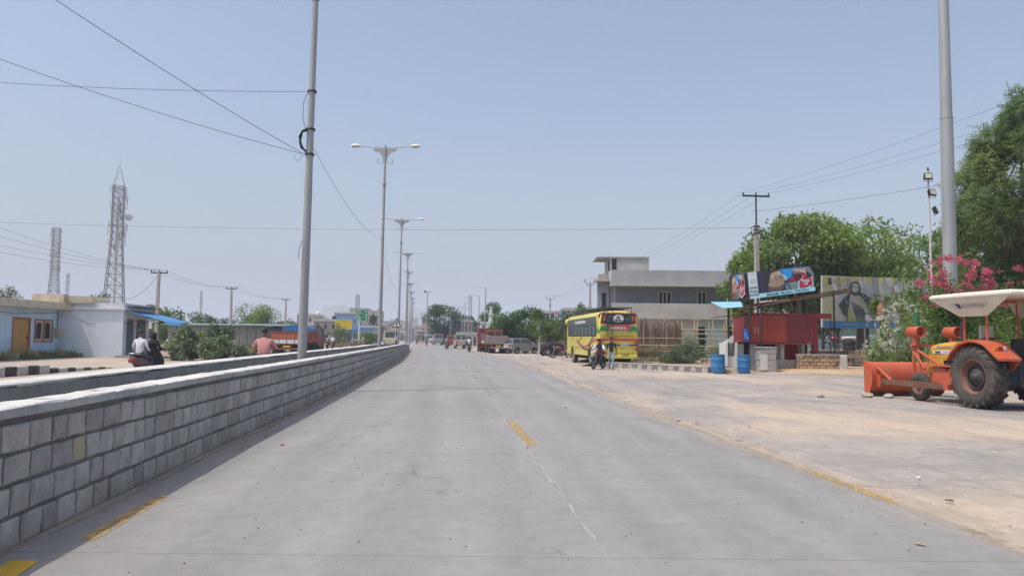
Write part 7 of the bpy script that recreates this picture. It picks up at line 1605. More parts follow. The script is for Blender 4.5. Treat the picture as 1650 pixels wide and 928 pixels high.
def car(label, loc, rz, paint):
    t = thing('car', label, 'car', loc, rz); w = .83; L = 3.95
    def arc(c, r): return [(c - r * math.cos(a), .30 + r * math.sin(a)) for a in [PI * k / 9 for k in range(1, 9)]]
    prof = [(.02, .42), (.42, .26)] + arc(.78, .36) + [(1.16, .24), (2.62, .24)] + arc(3.02, .36) + [(3.4, .26), (3.9, .34), (3.95, .62), (3.8, .84), (2.95, .98), (2.4, 1.02), (.3, 1.06), (.05, .98), (-.02, .7)]
    rings = []; 
    b = MB(); n = len(prof)
    for x, k in ((-w, .965), (-w + .06, 1.0), (w - .06, 1.0), (w, .965)): rings.append([V((x, 1.97 + (y - 1.97) * k, .62 + (z - .62) * (k if z > .5 else 1))) for y, z in prof])
    b.loft(rings, smooth=False); b.build('body', paint, t, .02)
    g = MB(); rr_ = []
    for z, y0, y1, hw in ((1.0, .12, 2.98, .78), (1.25, .22, 2.62, .70), (1.46, .42, 2.2, .61)): rr_.append([V((-hw, y0, z)), V((hw, y0, z)), V((hw, y1, z)), V((-hw, y1, z))])
    g.loft(rr_, smooth=False); g.build('cabin_glass', M_BGLASS, t)
    r = MB(); r.loft([[V((-.64, .36, 1.455)), V((.64, .36, 1.455)), V((.62, 2.28, 1.455)), V((-.62, 2.28, 1.455))], [V((-.58, .42, 1.52)), V((.58, .42, 1.52)), V((.56, 2.1, 1.52)), V((-.56, 2.1, 1.52))]], smooth=False); r.build('roof', paint, t, .02)
    for s in (-1, 1):
        p = MB()
        for q in ([(.10, 1.0), (.30, 1.0), (.52, 1.46), (.36, 1.46)], [(1.25, 1.0), (1.33, 1.0), (1.30, 1.46), (1.23, 1.46)], [(2.86, 1.0), (3.0, 1.0), (2.24, 1.47), (2.14, 1.47)]):
            p._add([V((s * (.795 - (z - 1.0) * .375), y, z)) for y, z in q] + [V((s * (.77 - (z - 1.0) * .375), y, z)) for y, z in q], [(0, 1, 2, 3), (4, 7, 6, 5), (0, 4, 5, 1), (2, 6, 7, 3), (1, 5, 6, 2), (0, 3, 7, 4)])
        p.build('pillar', paint, t)
        for y in (.78, 3.02): wheel(t, (s * (w - .1), y, .31), .31, .19, rim=.66, spokes=5); MB().prism([(y - .35, .32)] + [(y - .35 * math.cos(a), .30 + .35 * math.sin(a)) for a in [PI * k / 9 for k in range(10)]] + [(y + .35, .32)], s * (w - .22), s * (w - .205)).build('wheel_arch', M_BLACK, t)
        MB().rbox((s * .66, -.02, .84), (.28, .08, .16), .03).build('tail_lamp', M_RLAMP, t); MB().rbox((s * .62, 3.86, .66), (.3, .12, .14), .03).build('headlight', M_CLAMP, t)
        for y in (1.2, 2.1): MB().rbox((s * (w + .01), y, .86), (.03, .16, .035), .01).build('door_handle', paint, t)
        for y in (.98, 1.28, 2.35): MB().bx(s * (w + .001) - .003, s * (w + .001) + .003, y, y + .012, .36, 1.0).build('door_seam', M_BLACK, t)
        m = MB(); m.rbox((s * (w + .1), 2.62, 1.04), (.16, .1, .12), .03); m.build('mirror', paint, t)
    MB().rbox((0, .0, .42), (1.5, .12, .2), .05, 2, 0).build('rear_bumper', M_BLACK, t); MB().bx(-.25, .25, -.045, -.025, .62, .74).build('number_plate', M_PLATE, t)
    MB().bx(-.55, .55, .13, .15, 1.1, 1.12).build('wiper', M_BLACK, t)
    return t
car('silver grey hatchback parked sideways under the dark roadside tree', (P(815, 569, 74.0).x - .0, 73.2, 0), rad(-52), mat('car_silver', (.40, .40, .41), .35, .5, var=.05, dirt=.3, dirt_col=(.3, .27, .24), coat=.3))
def rickshaw(label, loc, rz, group=None):
    t = thing('auto_rickshaw', label, 'auto rickshaw', loc, rz, group); w = .62
    MB().prism([(.0, .35), (2.0, .30), (2.45, .55), (2.3, .95), (1.9, .8), (1.2, .75), (.1, .9)], -w, w).build('body', mat('auto_yellow', (.58, .33, .04), .5, var=.1), t, .03)
    MB().loft([[V((x * k, y, z)) for x, z in ((-w, .88), (-w * 1.0, 1.3), (-w * .8, 1.66), (0, 1.74), (w * .8, 1.66), (w, 1.3), (w, .88))] for y, k in ((.0, .96), (.12, 1), (1.3, 1), (1.5, .98))], closed=False, caps=False).build('hood', M_BBLACK, t)
    MB().prism([(-w * .96, .88), (w * .96, .88), (w * .94, 1.3), (w * .76, 1.64), (0, 1.71), (-w * .76, 1.64), (-w * .94, 1.3)], .0, .02, 'Y').build('rear_flap', M_BBLACK, t)
    MB().bx(-.35, .35, -.015, -.002, 1.25, 1.48).build('rear_window', M_CLAMP, t); MB().bx(-.2, .2, -.02, -.003, 1.0, 1.12).build('number_plate', M_PLATE, t)
    MB().prism([(-.5, 1.05), (.5, 1.05), (.46, 1.62), (-.46, 1.62)], 1.72, 1.75, 'Y').build('windscreen', M_BGLASS, t)
    for s in (-1, 1): wheel(t, (s * .55, .45, .22), .22, .1, rim=.6); MB().rbox((s * .5, -.02, .62), (.1, .05, .1), .02).build('tail_lamp', M_RLAMP, t)
    wheel(t, (0, 2.2, .22), .22, .1, rim=.6); MB().bx(-.5, .5, .5, .8, .76, 1.15).build('seat', M_BLACK, t); return t
a0 = rickshaw('black and yellow auto rickshaw on the side road, nearest the wall', (P(518, 552, 92).x, 92, 0), rad(7), 'auto rickshaws')
for px, d, lb in ((686, 230, 'tiny auto rickshaw far down the road, right of the lamps'), (677.5, 205, 'auto rickshaw far down the road beside the wall end'), (596, 150, 'auto rickshaw on the side road beyond the direction sign'), (700, 215, 'auto rickshaw far off at the right road edge by the big tree')): clone(a0, (P(px, 550, d).x, d, 0), rad(8), lb)
# ------------------------------------------------------------------ the orange tractor with a dozer blade
M_TOR = mat('tractor_orange', (.50, .095, .04), .6, var=.10, scale=2, dirt=.6, dirt_col=(.36, .16, .10), dirt_scale=2.2, bump=.002, bscale=12)
M_TYE = mat('tractor_yellow', (.58, .34, .035), .5, var=.08, dirt=.4, dirt_col=(.42, .27, .09), dirt_scale=1.6)
M_CANO = mat('canopy_fibre', (.68, .64, .54), .7, var=.06, dirt=.35, dirt_col=(.52, .46, .36), dirt_scale=1.4)
M_CANI = mat('canopy_inside', (.20, .19, .18), .8, var=.1)
M_RUST = mat('scraped_steel', (.17, .095, .06), .7, .2, var=.3, scale=4, dirt=.5, dirt_col=(.3, .13, .07))
TR = thing('tractor', 'orange and yellow tractor with a front dozer blade and a cream canopy', 'tractor', (11.62, 17.42, 0), rad(8))
def big_wheel(s):
    R_, w = .72, .42; c = V((s * .80, 0, R_))
    t = MB().lathe([(R_ * .56, -w * .40), (R_ * .70, -w * .50), (R_ * .90, -w * .48), (R_ * .955, -w * .36), (R_ * .955, w * .36), (R_ * .90, w * .48), (R_ * .70, w * .50), (R_ * .56, w * .40)], c=c, axis='X', n=40).build('wheel', M_TYRED, TR, label='large rear wheel with lugged tyre')
    lg = MB(); n = 21
    for k in range(n):
        for sd, off in ((-1, 0), (1, .5)):
            a0 = 2 * PI * (k + off) / n; vs = []
            for u, da in ((.02, .26), (.24, .13), (.47, .0)):
                for r0, dr in ((R_ * .945, 0), (R_ * 1.0 if u < .4 else R_ * .965, 0)):
                    for e in (-.055, .055): a = a0 + da + e; vs.append(c + V((sd * u * w * 1.04, r0 * math.cos(a), r0 * math.sin(a))))
            fs = [(2, 3, 7, 6), (6, 7, 11, 10), (0, 2, 6, 4), (4, 6, 10, 8), (1, 5, 7, 3), (5, 9, 11, 7), (0, 1, 3, 2), (8, 10, 11, 9)]
            lg._add(vs, fs)
            vs = [c + V((sd * w * .505, r * math.cos(a), r * math.sin(a))) for r, a in ((R_ * .97, a0 - .05), (R_ * .97, a0 + .06), (R_ * .84, a0 - .0), (R_ * .84, a0 - .07))]; lg._add(vs + [v - V((sd * .03, 0, 0)) for v in vs], [(0, 1, 2, 3), (0, 4, 5, 1), (2, 6, 7, 3), (1, 5, 6, 2), (3, 7, 4, 0)])
    lg.build('tread_lug', M_TYRED, t)['kind'] = 'stuff'
    r = MB()
    for q in (-1, 1): r.lathe([(R_ * .57, q * w * .40), (R_ * .545, q * w * .43), (R_ * .52, q * w * .36), (R_ * .47, q * w * .16), (R_ * .40, q * w * .10)], c=c, axis='X', n=36)
    r.build('rim', mat('rim_rusty_orange', (.19, .085, .06), .7, var=.2, dirt=.6, dirt_col=(.15, .11, .09)), t)
    d = MB(); d.lathe([(R_ * .42, s * w * .05), (R_ * .40, s * w * .13), (R_ * .30, s * w * .12), (R_ * .27, s * w * .24), (R_ * .13, s * w * .26), (R_ * .12, s * w * .42), (0, s * w * .43)], c=c, axis='X', n=24)
    for k in range(8): a = 2 * PI * k / 8; q = c + V((s * w * .15, R_ * .345 * math.cos(a), R_ * .345 * math.sin(a))); d.cyl(q, q + V((s * .03, 0, 0)), .02, n=6)
    d.torus(c + V((s * w * .22, 0, 0)), R_ * .36, .022, 'X', 24, 6); d.build('hub', M_STEELD, t)
for s in (-1, 1): big_wheel(s)
for s in (-1, 1):
    wheel(TR, (s * .66, 2.2, .36), .36, .20, rim=.6, tyre=M_TYRED, rimm=mat('front_rim', (.27, .13, .09), .7, var=.2, dirt=.5, dirt_col=(.16, .12, .1)), hub=-.01)
    MB().cyl((s * .2, 2.2, .40), (s * .55, 2.2, .36), .05, n=8).build('front_axle', M_TOR, TR)
# bonnet and engine
bn = MB(); sec = lambda w, z0, z1, y: [V((-w, y, z0)), V((-w, y, z1 - .10)), V((-w * .82, y, z1 - .02)), V((-w * .4, y, z1)), V((w * .4, y, z1)), V((w * .82, y, z1 - .02)), V((w, y, z1 - .10)), V((w, y, z0))]
bn.loft([sec(.30, 1.20, 1.56, .92), sec(.29, 1.20, 1.545, 1.4), sec(.275, 1.20, 1.50, 2.0), sec(.26, 1.20, 1.44, 2.3), sec(.22, 1.22, 1.38, 2.42)], smooth=False); bn.build('bonnet', M_TYE, TR, .012)
sdp = MB()
for s in (-1, 1): sdp.bx(s * .285 - .012, s * .285 + .012, .95, 2.33, 1.10, 1.198); sdp.bx(s * .285 - .012, s * .285 + .012, 1.80, 2.33, .70, 1.098); sdp.bx(s * .275 - .012, s * .275 + .012, .95, 1.8, 1.05, 1.098)
sdp.bx(-.27, .27, 2.33, 2.40, .62, 1.2); sdp.build('side_panel', M_TYE, TR, .006)
MB().bx(-.304, -.300, 1.12, 2.16, 1.215, 1.31).build('name_plate', M_PLATE, TR)
hp_ = MB(); hp_.prism([(1.30, 1.22), (1.50, 1.22), (1.44, 1.30), (1.34, 1.29), (1.22, 1.25)], -.308, -.305); hp_.build('plate_emblem', M_STEELD, TR)
text('hmt', .12, (-.309, 1.98, 1.262), (PI / 2, 0, -PI / 2), M_BLACK, TR, bold=.003)
for k in range(5): MB().bx(-.308, -.305, 1.56 + .05 * k, 1.59 + .05 * k, 1.24, 1.28).build('plate_digit', mat('plate_grey', (.3, .3, .3), .6), TR)
rr = random.Random(3); y = 1.12
while y < 2.05: w = rr.uniform(.02, .06); MB().box((-.302 + .0 + (y - .92) * .018, y, 1.385), (.004, w, rr.uniform(.035, .06))).build('bonnet_lettering', mat('lilac_lettering', (.38, .22, .30), .6), TR); y += w + .018
en = MB(); en.rbox((0, 1.45, .84), (.36, 1.0, .42), .04, 1)
for k in range(4): en.cyl((-.2, 1.1 + .22 * k, .82), (-.27, 1.1 + .22 * k, .95), .05, n=8)
for k in range(7): en.tube([(-.2, 1.05 + .12 * k, 1.04), (-.27, 1.1 + .11 * k, .95 + .03 * (k % 3)), (-.24, 1.15 + .1 * k, .74)], .012, 5)
en.cyl((-.2, 1.2, .72), (-.3, 1.2, .72), .07, n=10); en.build('engine', M_ENG, TR)
tx = MB(); tx.rbox((0, .35, .78), (.42, 1.3, .5), .06, 1); tx.cyl((-.62, 0, .72), (.62, 0, .72), .14, n=12); tx.build('gearbox', M_TOR, TR)
# subframe box, loader frame and blade
bxp = MB(); bxp.loft([[V((-.60, .78, .46)), V((-.58, .80, .88)), V((-.34, .80, .90)), V((-.34, .78, .46))], [V((-.63, 1.3, .45)), V((-.59, 1.3, .86)), V((-.34, 1.3, .90)), V((-.34, 1.3, .45))], [V((-.60, 1.86, .50)), V((-.57, 1.84, .92)), V((-.34, 1.84, .92)), V((-.34, 1.86, .50))]], smooth=False); bxp.build('side_box', M_TOR, TR, .015)
MB().bx(-.66, -.33, .75, 2.0, .902, .93).build('box_lid', M_TOR, TR); MB().bx(-.62, -.56, 1.3, 1.34, .80, .86).build('latch', M_STEELD, TR)
MB().bx(.34, .6, .8, 1.85, .46, .92).build('side_box', M_TOR, TR)
for s in (-1, 1):
    MB().bx(s * .90 - .045, s * .90 + .045, .95, 3.52, .36, .50).build('push_arm', M_RUST, TR); MB().bx(s * .80 - .18, s * .80 + .14, .80, .96, .36, .50).build('arm_bracket', M_TOR, TR)
    MB().bx(s * .34 - .04, s * .34 + .04, .8, 3.0, .40, .52).build('sub_frame', M_TOR, TR)
    up = MB(); up.tube([(s * .52, 2.62, .50), (s * .52, 2.62, 1.42)], .05, 4); up.tube([(s * .50, 2.36, .50), (s * .50, 2.48, 1.40)], .04, 4); up.tube([(s * .52, 2.60, 1.36), (s * .40, 1.78, .92)], .038, 6); up.tube([(s * .52, 2.60, 1.25), (s * .52, 2.20, .82)], .038, 6); up.build('loader_frame', M_TOR, TR)
    lt = MB(); lt.lathe([(.145, -.22), (.145, .22), (.128, .22), (.125, -.10), (0, -.12)], c=(s * .54, 2.5, 1.78), axis='Y', n=24); lt.lathe([(.145, -.22), (.125, -.222), (.122, -.03), (0, -.02)], c=(s * .54, 2.5, 1.78), axis='Y', n=24)
    lo = lt.build('lamp_shell', M_TOR, TR); MB().lathe([(.118, -.06), (.08, -.045), (0, -.04)], c=(s * .54, 2.5, 1.78), axis='Y', n=18).build('painted_shade_disc', M_BLACK, lo); MB().bx(s * .54 - .06, s * .54 + .06, 2.44, 2.56, 1.42, 1.645).build('lamp_bracket', M_TOR, TR)  # black disc painted in as the shade inside the open shell
MB().bx(-.6, .6, 2.56, 2.68, 1.40, 1.46).build('cross_bar', M_TOR, TR)
bl = MB(); prof = [(3.76, .08), (3.62, .20), (3.55, .36), (3.53, .52), (3.56, .70), (3.65, .86), (3.77, .95), (3.80, .92), (3.69, .83), (3.61, .69), (3.58, .52), (3.60, .37), (3.67, .22), (3.80, .11)]
bl.prism(prof, -1.12, 1.12, smooth=True); bl.build('blade', M_TOR, TR, label='curved orange dozer blade')
MB().prism([(3.84, .0), (3.74, .13), (3.70, .12), (3.78, .0)], -1.14, 1.14).build('cutting_edge', M_RUST, TR)
for s in (-1, 1):
    MB().prism([(3.86, .01), (3.88, .96), (3.76, .98), (3.63, .88), (3.525, .70), (3.50, .50), (3.525, .34), (3.60, .18), (3.72, .04)], s * 1.12, s * 1.15).build('blade_end', M_TOR, TR)
    MB().tube([(s * 1.0, 3.54, .84), (s * .90, 3.05, .48)], .045, 4).build('blade_brace', M_TOR, TR)
    MB().bx(s * .90 - .08, s * .90 + .08, 3.40, 3.63, .28, .60).build('blade_hinge', M_TOR, TR)
# fenders: side sheet + curved top with a sloping rear flap
for s in (-1, 1):
    f = MB(); arcp = [(.0 + .86 * math.cos(a), .72 + .86 * math.sin(a)) for a in [rad(q) for q in (28, 45, 65, 85, 100)]] + [(-.40, 1.50), (-.84, 1.16)]
    xi, xo = s * .46, s * 1.03
    f.loft([[V((xi, y, z)), V((xo, y, z)), V((xo, y, z - .05)), V((xi, y, z - .05))] for y, z in arcp], smooth=False); f.build('fender', M_TOR, TR)
    sd3 = MB(); sd3.prism([(y, z) for y, z in arcp] + [(-.60, .9), (.0, .62), (.6, .74)], xi - s * .02, xi + s * .02); sd3.build('fender_side', M_TOR, TR)
    fr_ = MB(); fr_.prism([(.76, 1.10), (.62, 1.42), (.55, 1.44), (.52, 1.05)], s * .32, s * 1.0); 
    MB().prism([(.80, .78), (.93, .95), (.93, 1.42), (.80, 1.52)], s * .30, s * .34).build('cowl_side', M_TOR, TR)
    MB().bx(s * .80 - .2, s * .80 + .2, -.665, -.655, 1.20, 1.25).build('reflector_strip', mat('pale_green_tape', (.35, .45, .33), .5), TR).rotation_euler = (0, 0, 0)
    tl = MB(); tl.rbox((s * .88, -.60, 1.385), (.12, .06, .1), .02); tl.build('tail_lamp', M_OLAMP, TR); MB().rbox((s * .76, -.60, 1.385), (.1, .06, .1), .02).build('tail_lamp', M_RLAMP, TR); MB().rbox((s * .66, -.60, 1.385), (.09, .06, .09), .02).build('tail_lamp', M_CLAMP, TR)
    for y in (.52, -.18): MB().cyl((s * .72, y, 1.50), (s * .72, y, 2.14), .026, n=8).build('canopy_post', M_TOR, TR)
MB().tube([(-.29, 1.0, 1.33), (-.33, .94, 1.26), (-.35, .88, 1.18)], .02, 5).build('sticker_edge', M_CHROME, TR)
sk_ = MB(); sk_.prism([(.52, 1.20), (.60, 1.17), (.68, 1.20), (.72, 1.28), (.68, 1.32), (.62, 1.31), (.58, 1.36), (.52, 1.33), (.49, 1.27)], -.462, -.458); sk_.build('white_sticker', M_PLATE, TR)
# seat, dash, steering
MB().rbox((0, .78, 1.42), (.52, .16, .36), .05, 2).build('dashboard', M_TOR, TR)
s_ = MB(); s_.torus((0, .48, 1.62), .19, .016, 'Z', 20, 6); s_.cyl((0, .72, 1.4), (0, .48, 1.62), .02, n=6); [s_.cyl((0, .48, 1.62), (.18 * math.cos(a), .48 + .18 * math.sin(a), 1.62), .01, n=5) for a in (.5, 2.6, 4.7)]; s_.build('steering_wheel', M_BLACK, TR)
s_ = MB(); s_.rbox((0, -.08, 1.16), (.46, .42, .12), .05, 2); s_.rbox((0, -.3, 1.40), (.44, .1, .42), .04, 2); s_.build('seat', M_BLACK, TR)
MB().bx(-.22, .12, .60, .66, 1.60, 1.92).build('fuel_can', mat('off_white_can', (.55, .53, .48), .6, var=.1), TR)
MB().bx(-.5, .5, -.5, .5, .78, .82).build('foot_plate', M_STEELD, TR)
ex = MB(); ex.tube([(.18, 1.7, 1.4), (.18, 1.7, 2.05)], .035, 8); ex.cyl((.18, 1.7, 1.5), (.18, 1.7, 1.8), .06, n=10); ex.build('exhaust', M_STEELD, TR)
# canopy: an upturned tray with sloping flaps on both sides
ca = MB(); zt, zb = 2.60, 2.14
topr = lambda k, z: [V((-1.08 * k, -1.28 * k - .02, z)), V((1.08 * k, -1.28 * k - .02, z)), V((1.08 * k, 1.25 * k, z)), V((-1.08 * k, 1.25 * k, z))]
ca.loft([topr(.985, zt - .05), topr(1.0, zt - .02), topr(1.0, zt + .02), topr(.96, zt + .06), topr(.6, zt + .11)], smooth=False, caps=True); ca.build('canopy_top', M_CANO, TR, .015)
for s in (-1, 1):
    a = [V((s * 1.05, -1.20, zt - .055)), V((s * 1.05, 1.18, zt - .055)), V((s * .76, .60, zb)), V((s * .76, -.24, zb))]; fl = MB(); off = V((-s * .02, 0, .0))
    fl._add(a + [v + off for v in a], [(0, 1, 2, 3), (7, 6, 5, 4), (0, 4, 5, 1), (1, 5, 6, 2), (2, 6, 7, 3), (3, 7, 4, 0)]); fl.build('canopy_flap', M_CANO, TR)
    ed = MB(); ed.tube([a[1], a[2], a[3], a[0]], .016, 5); ed.build('flap_edge', M_CANO, TR)
    if s < 0:
        n_ = (a[1] - a[0]).cross(a[3] - a[0]).normalized(); n_ = n_ if n_.x < 0 else -n_
        q = lambda u, v: a[1].lerp(a[0], u).lerp(a[2].lerp(a[3], u), v)
        def prnt(u0, u1, v0, v1, m, k): MB().poly([q(u0, v1) + n_ * .004 * k, q(u1, v1) + n_ * .004 * k, q(u1, v0) + n_ * .004 * k, q(u0, v0) + n_ * .004 * k]).build('flap_print', m, TR)
        prnt(.17, .80, .26, .58, mat('print_band', (.56, .53, .46), .7), 1); prnt(.26, .33, .29, .55, mat('print_indigo', (.05, .05, .16), .6), 2)
        rr = random.Random(6)
        for k in range(9): u = .355 + .047 * k; prnt(u, u + rr.uniform(.015, .035), .30 + rr.uniform(0, .08), .54 - rr.uniform(0, .06), mat('print_grey_ink', (.27, .26, .25), .7), 2)
for y in (-.24, .56): MB().tube([(-.72, y, 2.13), (-.72, y, 2.5), (.72, y, 2.5), (.72, y, 2.13)], .024, 6).build('canopy_hoop', M_TOR, TR)
# rear linkage and a green implement
rl = MB()
for s in (-1, 1): rl.tube([(s * .22, -.3, .55), (s * .38, -1.05, .48)], .035, 6); rl.tube([(s * .2, -.25, 1.0), (s * .36, -.7, .98), (s * .37, -.75, .52)], .028, 6)
rl.bx(-.5, .5, -.5, -.28, .5, 1.05); rl.build('rear_linkage', M_STEELD, TR)
IM = thing('implement', 'green frame of a farm implement hitched behind the tractor', 'implement', (12.05, 16.15, 0), rad(2.5))
g = MB(); M_IG = mat('implement_green', (.05, .17, .05), .6, var=.2, dirt=.4, dirt_col=(.2, .17, .11)); g.bx(-.62, .9, -.06, .06, .52, .64); g.bx(-.62, .9, -.55, -.45, .50, .60); g.build('frame', M_IG, IM)
for k in range(6): x = -.55 + .28 * k; MB().tube([(x, -.0, .58), (x, -.02, .78), (x + .05, -.14, .82), (x + .1, -.2, .68)], .022, 5).build('spring_tine', M_IG, IM); MB().tube([(x, -.5, .55), (x, -.56, .3), (x, -.42, .06), (x, -.30, .0)], .025, 5).build('tine', M_STEELD, IM)
MB().bx(-.62, -.5, -.62, .1, .42, .72).build('end_plate', M_RUST, IM); MB().tube([(-.2, .0, .6), (0, .7, 1.0), (.2, 0, .6)], .03, 6).build('hitch', M_IG, IM)

# ------------------------------------------------------------------ stones, litter, rubble
M_ROCK = mat('pale_stone', (.40, .35, .31), .95, var=.2, scale=8, bump=.012)
def rock(label, loc, r, seed, m=M_ROCK):
    rg = random.Random(seed); mb = MB(); mb.sph((0, 0, r * .35), r, 9, 6, (1.2, .9, .6)); mb.v = [tuple(V(v) * (1 + rg.uniform(-.16, .16))) for v in mb.v]; mb.sm = [False] * len(mb.sm)
    o = mb.build('stone', m); o.location = loc; o.rotation_euler = (0, 0, rg.random() * 6); return tag(o, label, 'stone', 'stones by the blade')
for i, (px, py, r, lb) in enumerate(((1398, 640, .13, 'largest pale stone lying below the left end of the dozer blade'), (1421, 637, .10, 'brownish stone behind the two pale ones near the blade'), (1432, 641, .13, 'pale stone lying between the blade and the front wheel'), (1323, 640, .09, 'lone pale stone on the forecourt left of the tractor'), (1497, 640, .08, 'small stone just right of the front wheel'))): g_ = G(px, py); rock(lb, (g_.x, g_.y, 0), r, i + 3)
M_LIT = [mat('litter_white', (.68, .67, .65), .7), mat('litter_red', (.45, .12, .09), .7), mat('litter_dark', (.06, .05, .05), .8), mat('litter_tan', (.42, .33, .2), .8)]
def litter(px, py, s, k, label, el=1.0):
    g_ = G(px, py); rg = random.Random(px); mb = MB(); n = 5
    vs = [(s * el * (i / (n - 1) - .5) * 2, s * (j - .5) * (.8 + .4 * rg.random()), .012 + s * .35 * rg.random()) for i in range(n) for j in (0, 1)]
    vs = [(x * .5, y * .5, z * .5 + .004) for x, y, z in vs]
    mb._add(vs, [(2 * i, 2 * i + 1, 2 * i + 3, 2 * i + 2) for i in range(n - 1)]); o = mb.build('scrap', M_LIT[k]); o.location = (g_.x, g_.y, .012); o.rotation_euler = (0, 0, rg.random() * 3); md = o.modifiers.new('t', 'SOLIDIFY'); md.thickness = .006
    return tag(o, label, 'litter')
for a in ((454, 719, .07, 1, 'orange wrapper on the left lane beside the wall shadow'), (565, 647, .07, 0, 'white scrap on the road near the wall, far left lane'), (816, 677, .06, 0, 'white scrap at the head of the near yellow dash'), (937, 622, .09, 0, 'white scrap on the right road edge near the bus'), (1093, 680, .08, 2, 'dark scrap lying on the yellow edge line'), (1122, 685, .06, 1, 'reddish scrap on the yellow edge line, right of the dark one'), (1207, 689, .07, 1, 'rusty scrap on the sandy forecourt'),
          (1483, 881, .06, 3, 'thin white strip of paper near the bottom right', 1.1), (1530, 810, .07, 2, 'dark twig like scrap at the sandy road edge'), (668, 585, .10, 2, 'dark scrap on the road near the end of the wall'), (318, 746, .04, 2, 'dark scrap in the shadow at the foot of the wall'), (911, 658, .07, 2, 'dark scrap in the middle of the right lane'), (1006, 641, .08, 0, 'white scrap at the sandy road edge'), (1480, 772, .06, 0, 'small white scrap on the sandy forecourt'), (1014, 604, .12, 0, 'white scrap on the forecourt in front of the bus')):
    litter(*a)
rg = np.random.default_rng(17)
def scatter(name, n, fx_, m, smin, smax, z=0.0):
    mb = MB()
    for i in range(n):
        x, y = fx_(); s = rg.uniform(smin, smax); a = rg.uniform(0, 6.3); q = [V((x + s * math.cos(a + k * 1.57) * rg.uniform(.6, 1.2), y + s * math.sin(a + k * 1.57) * rg.uniform(.6, 1.2), z - .003)) for k in range(4)]; t_ = V((x, y, z + s * rg.uniform(.4, .8)))
        mb._add(q + [t_], [(0, 1, 4), (1, 2, 4), (2, 3, 4), (3, 0, 4)])
    o = mb.build(name, m); o['kind'] = 'stuff'; return o
def court():
    y = 4 + 30 * rg.random() ** 1.4; return xe(y) + .0 + (rg.random() ** 1.3) * min(16, 3 + y * .7), y
tag(scatter('gravel', 1500, court, mat('gravel', (.36, .32, .28), .95, var=.4, scale=3, world=True), .004, .018), 'loose gravel and chips scattered over the sandy forecourt', 'gravel')
tag(scatter('pebbles', 420, lambda: (lambda y: (xe(y) + rg.normal() * .35, y))(4 + 40 * rg.random() ** 1.3), mat('road_edge_gravel', (.28, .25, .22), .95, var=.4, scale=3, world=True), .005, .018, .012), 'small pebbles strewn along the ragged road edge', 'gravel')
tag(scatter('grit', 420, lambda: (lambda y: (xc(y) + rg.uniform(-3.4, 3.4), y))(4 + 26 * rg.random() ** 1.5), mat('road_grit', (.13, .12, .115), .95), .006, .018, .012), 'dark grit and chips scattered on the concrete road', 'grit')
tag(scatter('rubble', 160, lambda: (P(885, 560, 60).x + rg.normal() * 1.3, 60 + rg.normal() * 2.2), M_ROCK, .06, .22), 'pale rubble heaped beside the road near the front of the bus', 'rubble')
tag(scatter('rubble', 60, lambda: (lambda t: (5.9 + 3.4 * t + rg.normal() * .2, 39 - 5.0 * t + rg.normal() * .15))(rg.random()), M_ROCK, .03, .09), 'crumbs and rubble along the faded kerb by the bus', 'rubble')
# dark covered loader beside the bus
LD = thing('loader', 'dark covered loader with a raised boom beside the slim tree', 'loader', (P(890, 560, 65).x, 65, 0), rad(-70))
m = MB(); m.loft([[V((w * math.cos(a), y, .75 + h * math.sin(a))) for a in [2 * PI * k / 12 for k in range(12)]] for y, w, h in ((-1.0, .3, .3), (-.7, .5, .5), (0, .55, .62), (.7, .5, .45), (1.0, .3, .25))]); m.build('covered_body', M_BLACK, LD)
for x in (-.5, .5):
    for y in (-.65, .65): wheel(LD, (x, y, .32), .32, .2, rim=.55)
MB().tube([(0, -.3, 1.2), (0, -.2, 1.9), (0, .9, 2.35)], .07, 6).build('boom', M_STEELD, LD); MB().bx(-.25, .25, -.6, -.2, 1.3, 1.75).build('seat_frame', M_BLACK, LD)

# ------------------------------------------------------------------ riders and walkers
C_WHITE = cloth('white', (.62, .62, .64)); C_BLACK = cloth('black', (.018, .018, .022)); C_JEAN = cloth('jeans', (.22, .28, .36)); C_JEAND = cloth('dark_jeans', (.05, .07, .11)); C_GREYT = cloth('grey', (.22, .23, .23)); C_NAVY = cloth('navy', (.03, .035, .06))
def check_mat():
    m, nt, b = _nt('cloth_check'); co = _mapv(nt, nt.nodes.new('ShaderNodeTexCoord').outputs['Object'], (1, 1, 1)); sp = nt.nodes.new('ShaderNodeSeparateXYZ'); nt.links.new(co, sp.inputs[0])
    def lines(sock, k):
        a = nt.nodes.new('ShaderNodeMath'); a.operation = 'MULTIPLY'; a.inputs[1].default_value = k; nt.links.new(sock, a.inputs[0]); s = nt.nodes.new('ShaderNodeMath'); s.operation = 'SINE'; nt.links.new(a.outputs[0], s.inputs[0]); return _ramp(nt, s.outputs[0], .2, .7)
    c = _mix(nt, lines(sp.outputs[0], 105), (.50, .17, .17), (.62, .40, .38)); c2 = _mix(nt, lines(sp.outputs[2], 105), (.46, .13, .14), (.66, .44, .42)); c = _mix(nt, .5, c, c2); nt.links.new(c, b.inputs['Base Color']); b.inputs['Roughness'].default_value = .9; return m
C_CHECK = check_mat()
M_SCOOT = mat('scooter_maroon', (.115, .06, .07), .35, var=.1, coat=.3); M_BIKER = mat('bike_red', (.30, .02, .03), .3, var=.1, coat=.3); M_BIKEB = mat('bike_black', (.02, .02, .022), .3, var=.1, coat=.3)
sx, sy, sr = P(243, 560, 26.5).x, 26.5, rad(-14)
scooter('maroon scooter carrying two riders along the side road past the blue house', (sx, sy, 0), sr, M_SCOOT)
def off(x, y, z=0): q = Matrix.Rotation(sr, 3, 'Z') @ V((x, y, 0)); return (sx + q.x, sy + q.y, z)
SIT = dict(RIDE); 
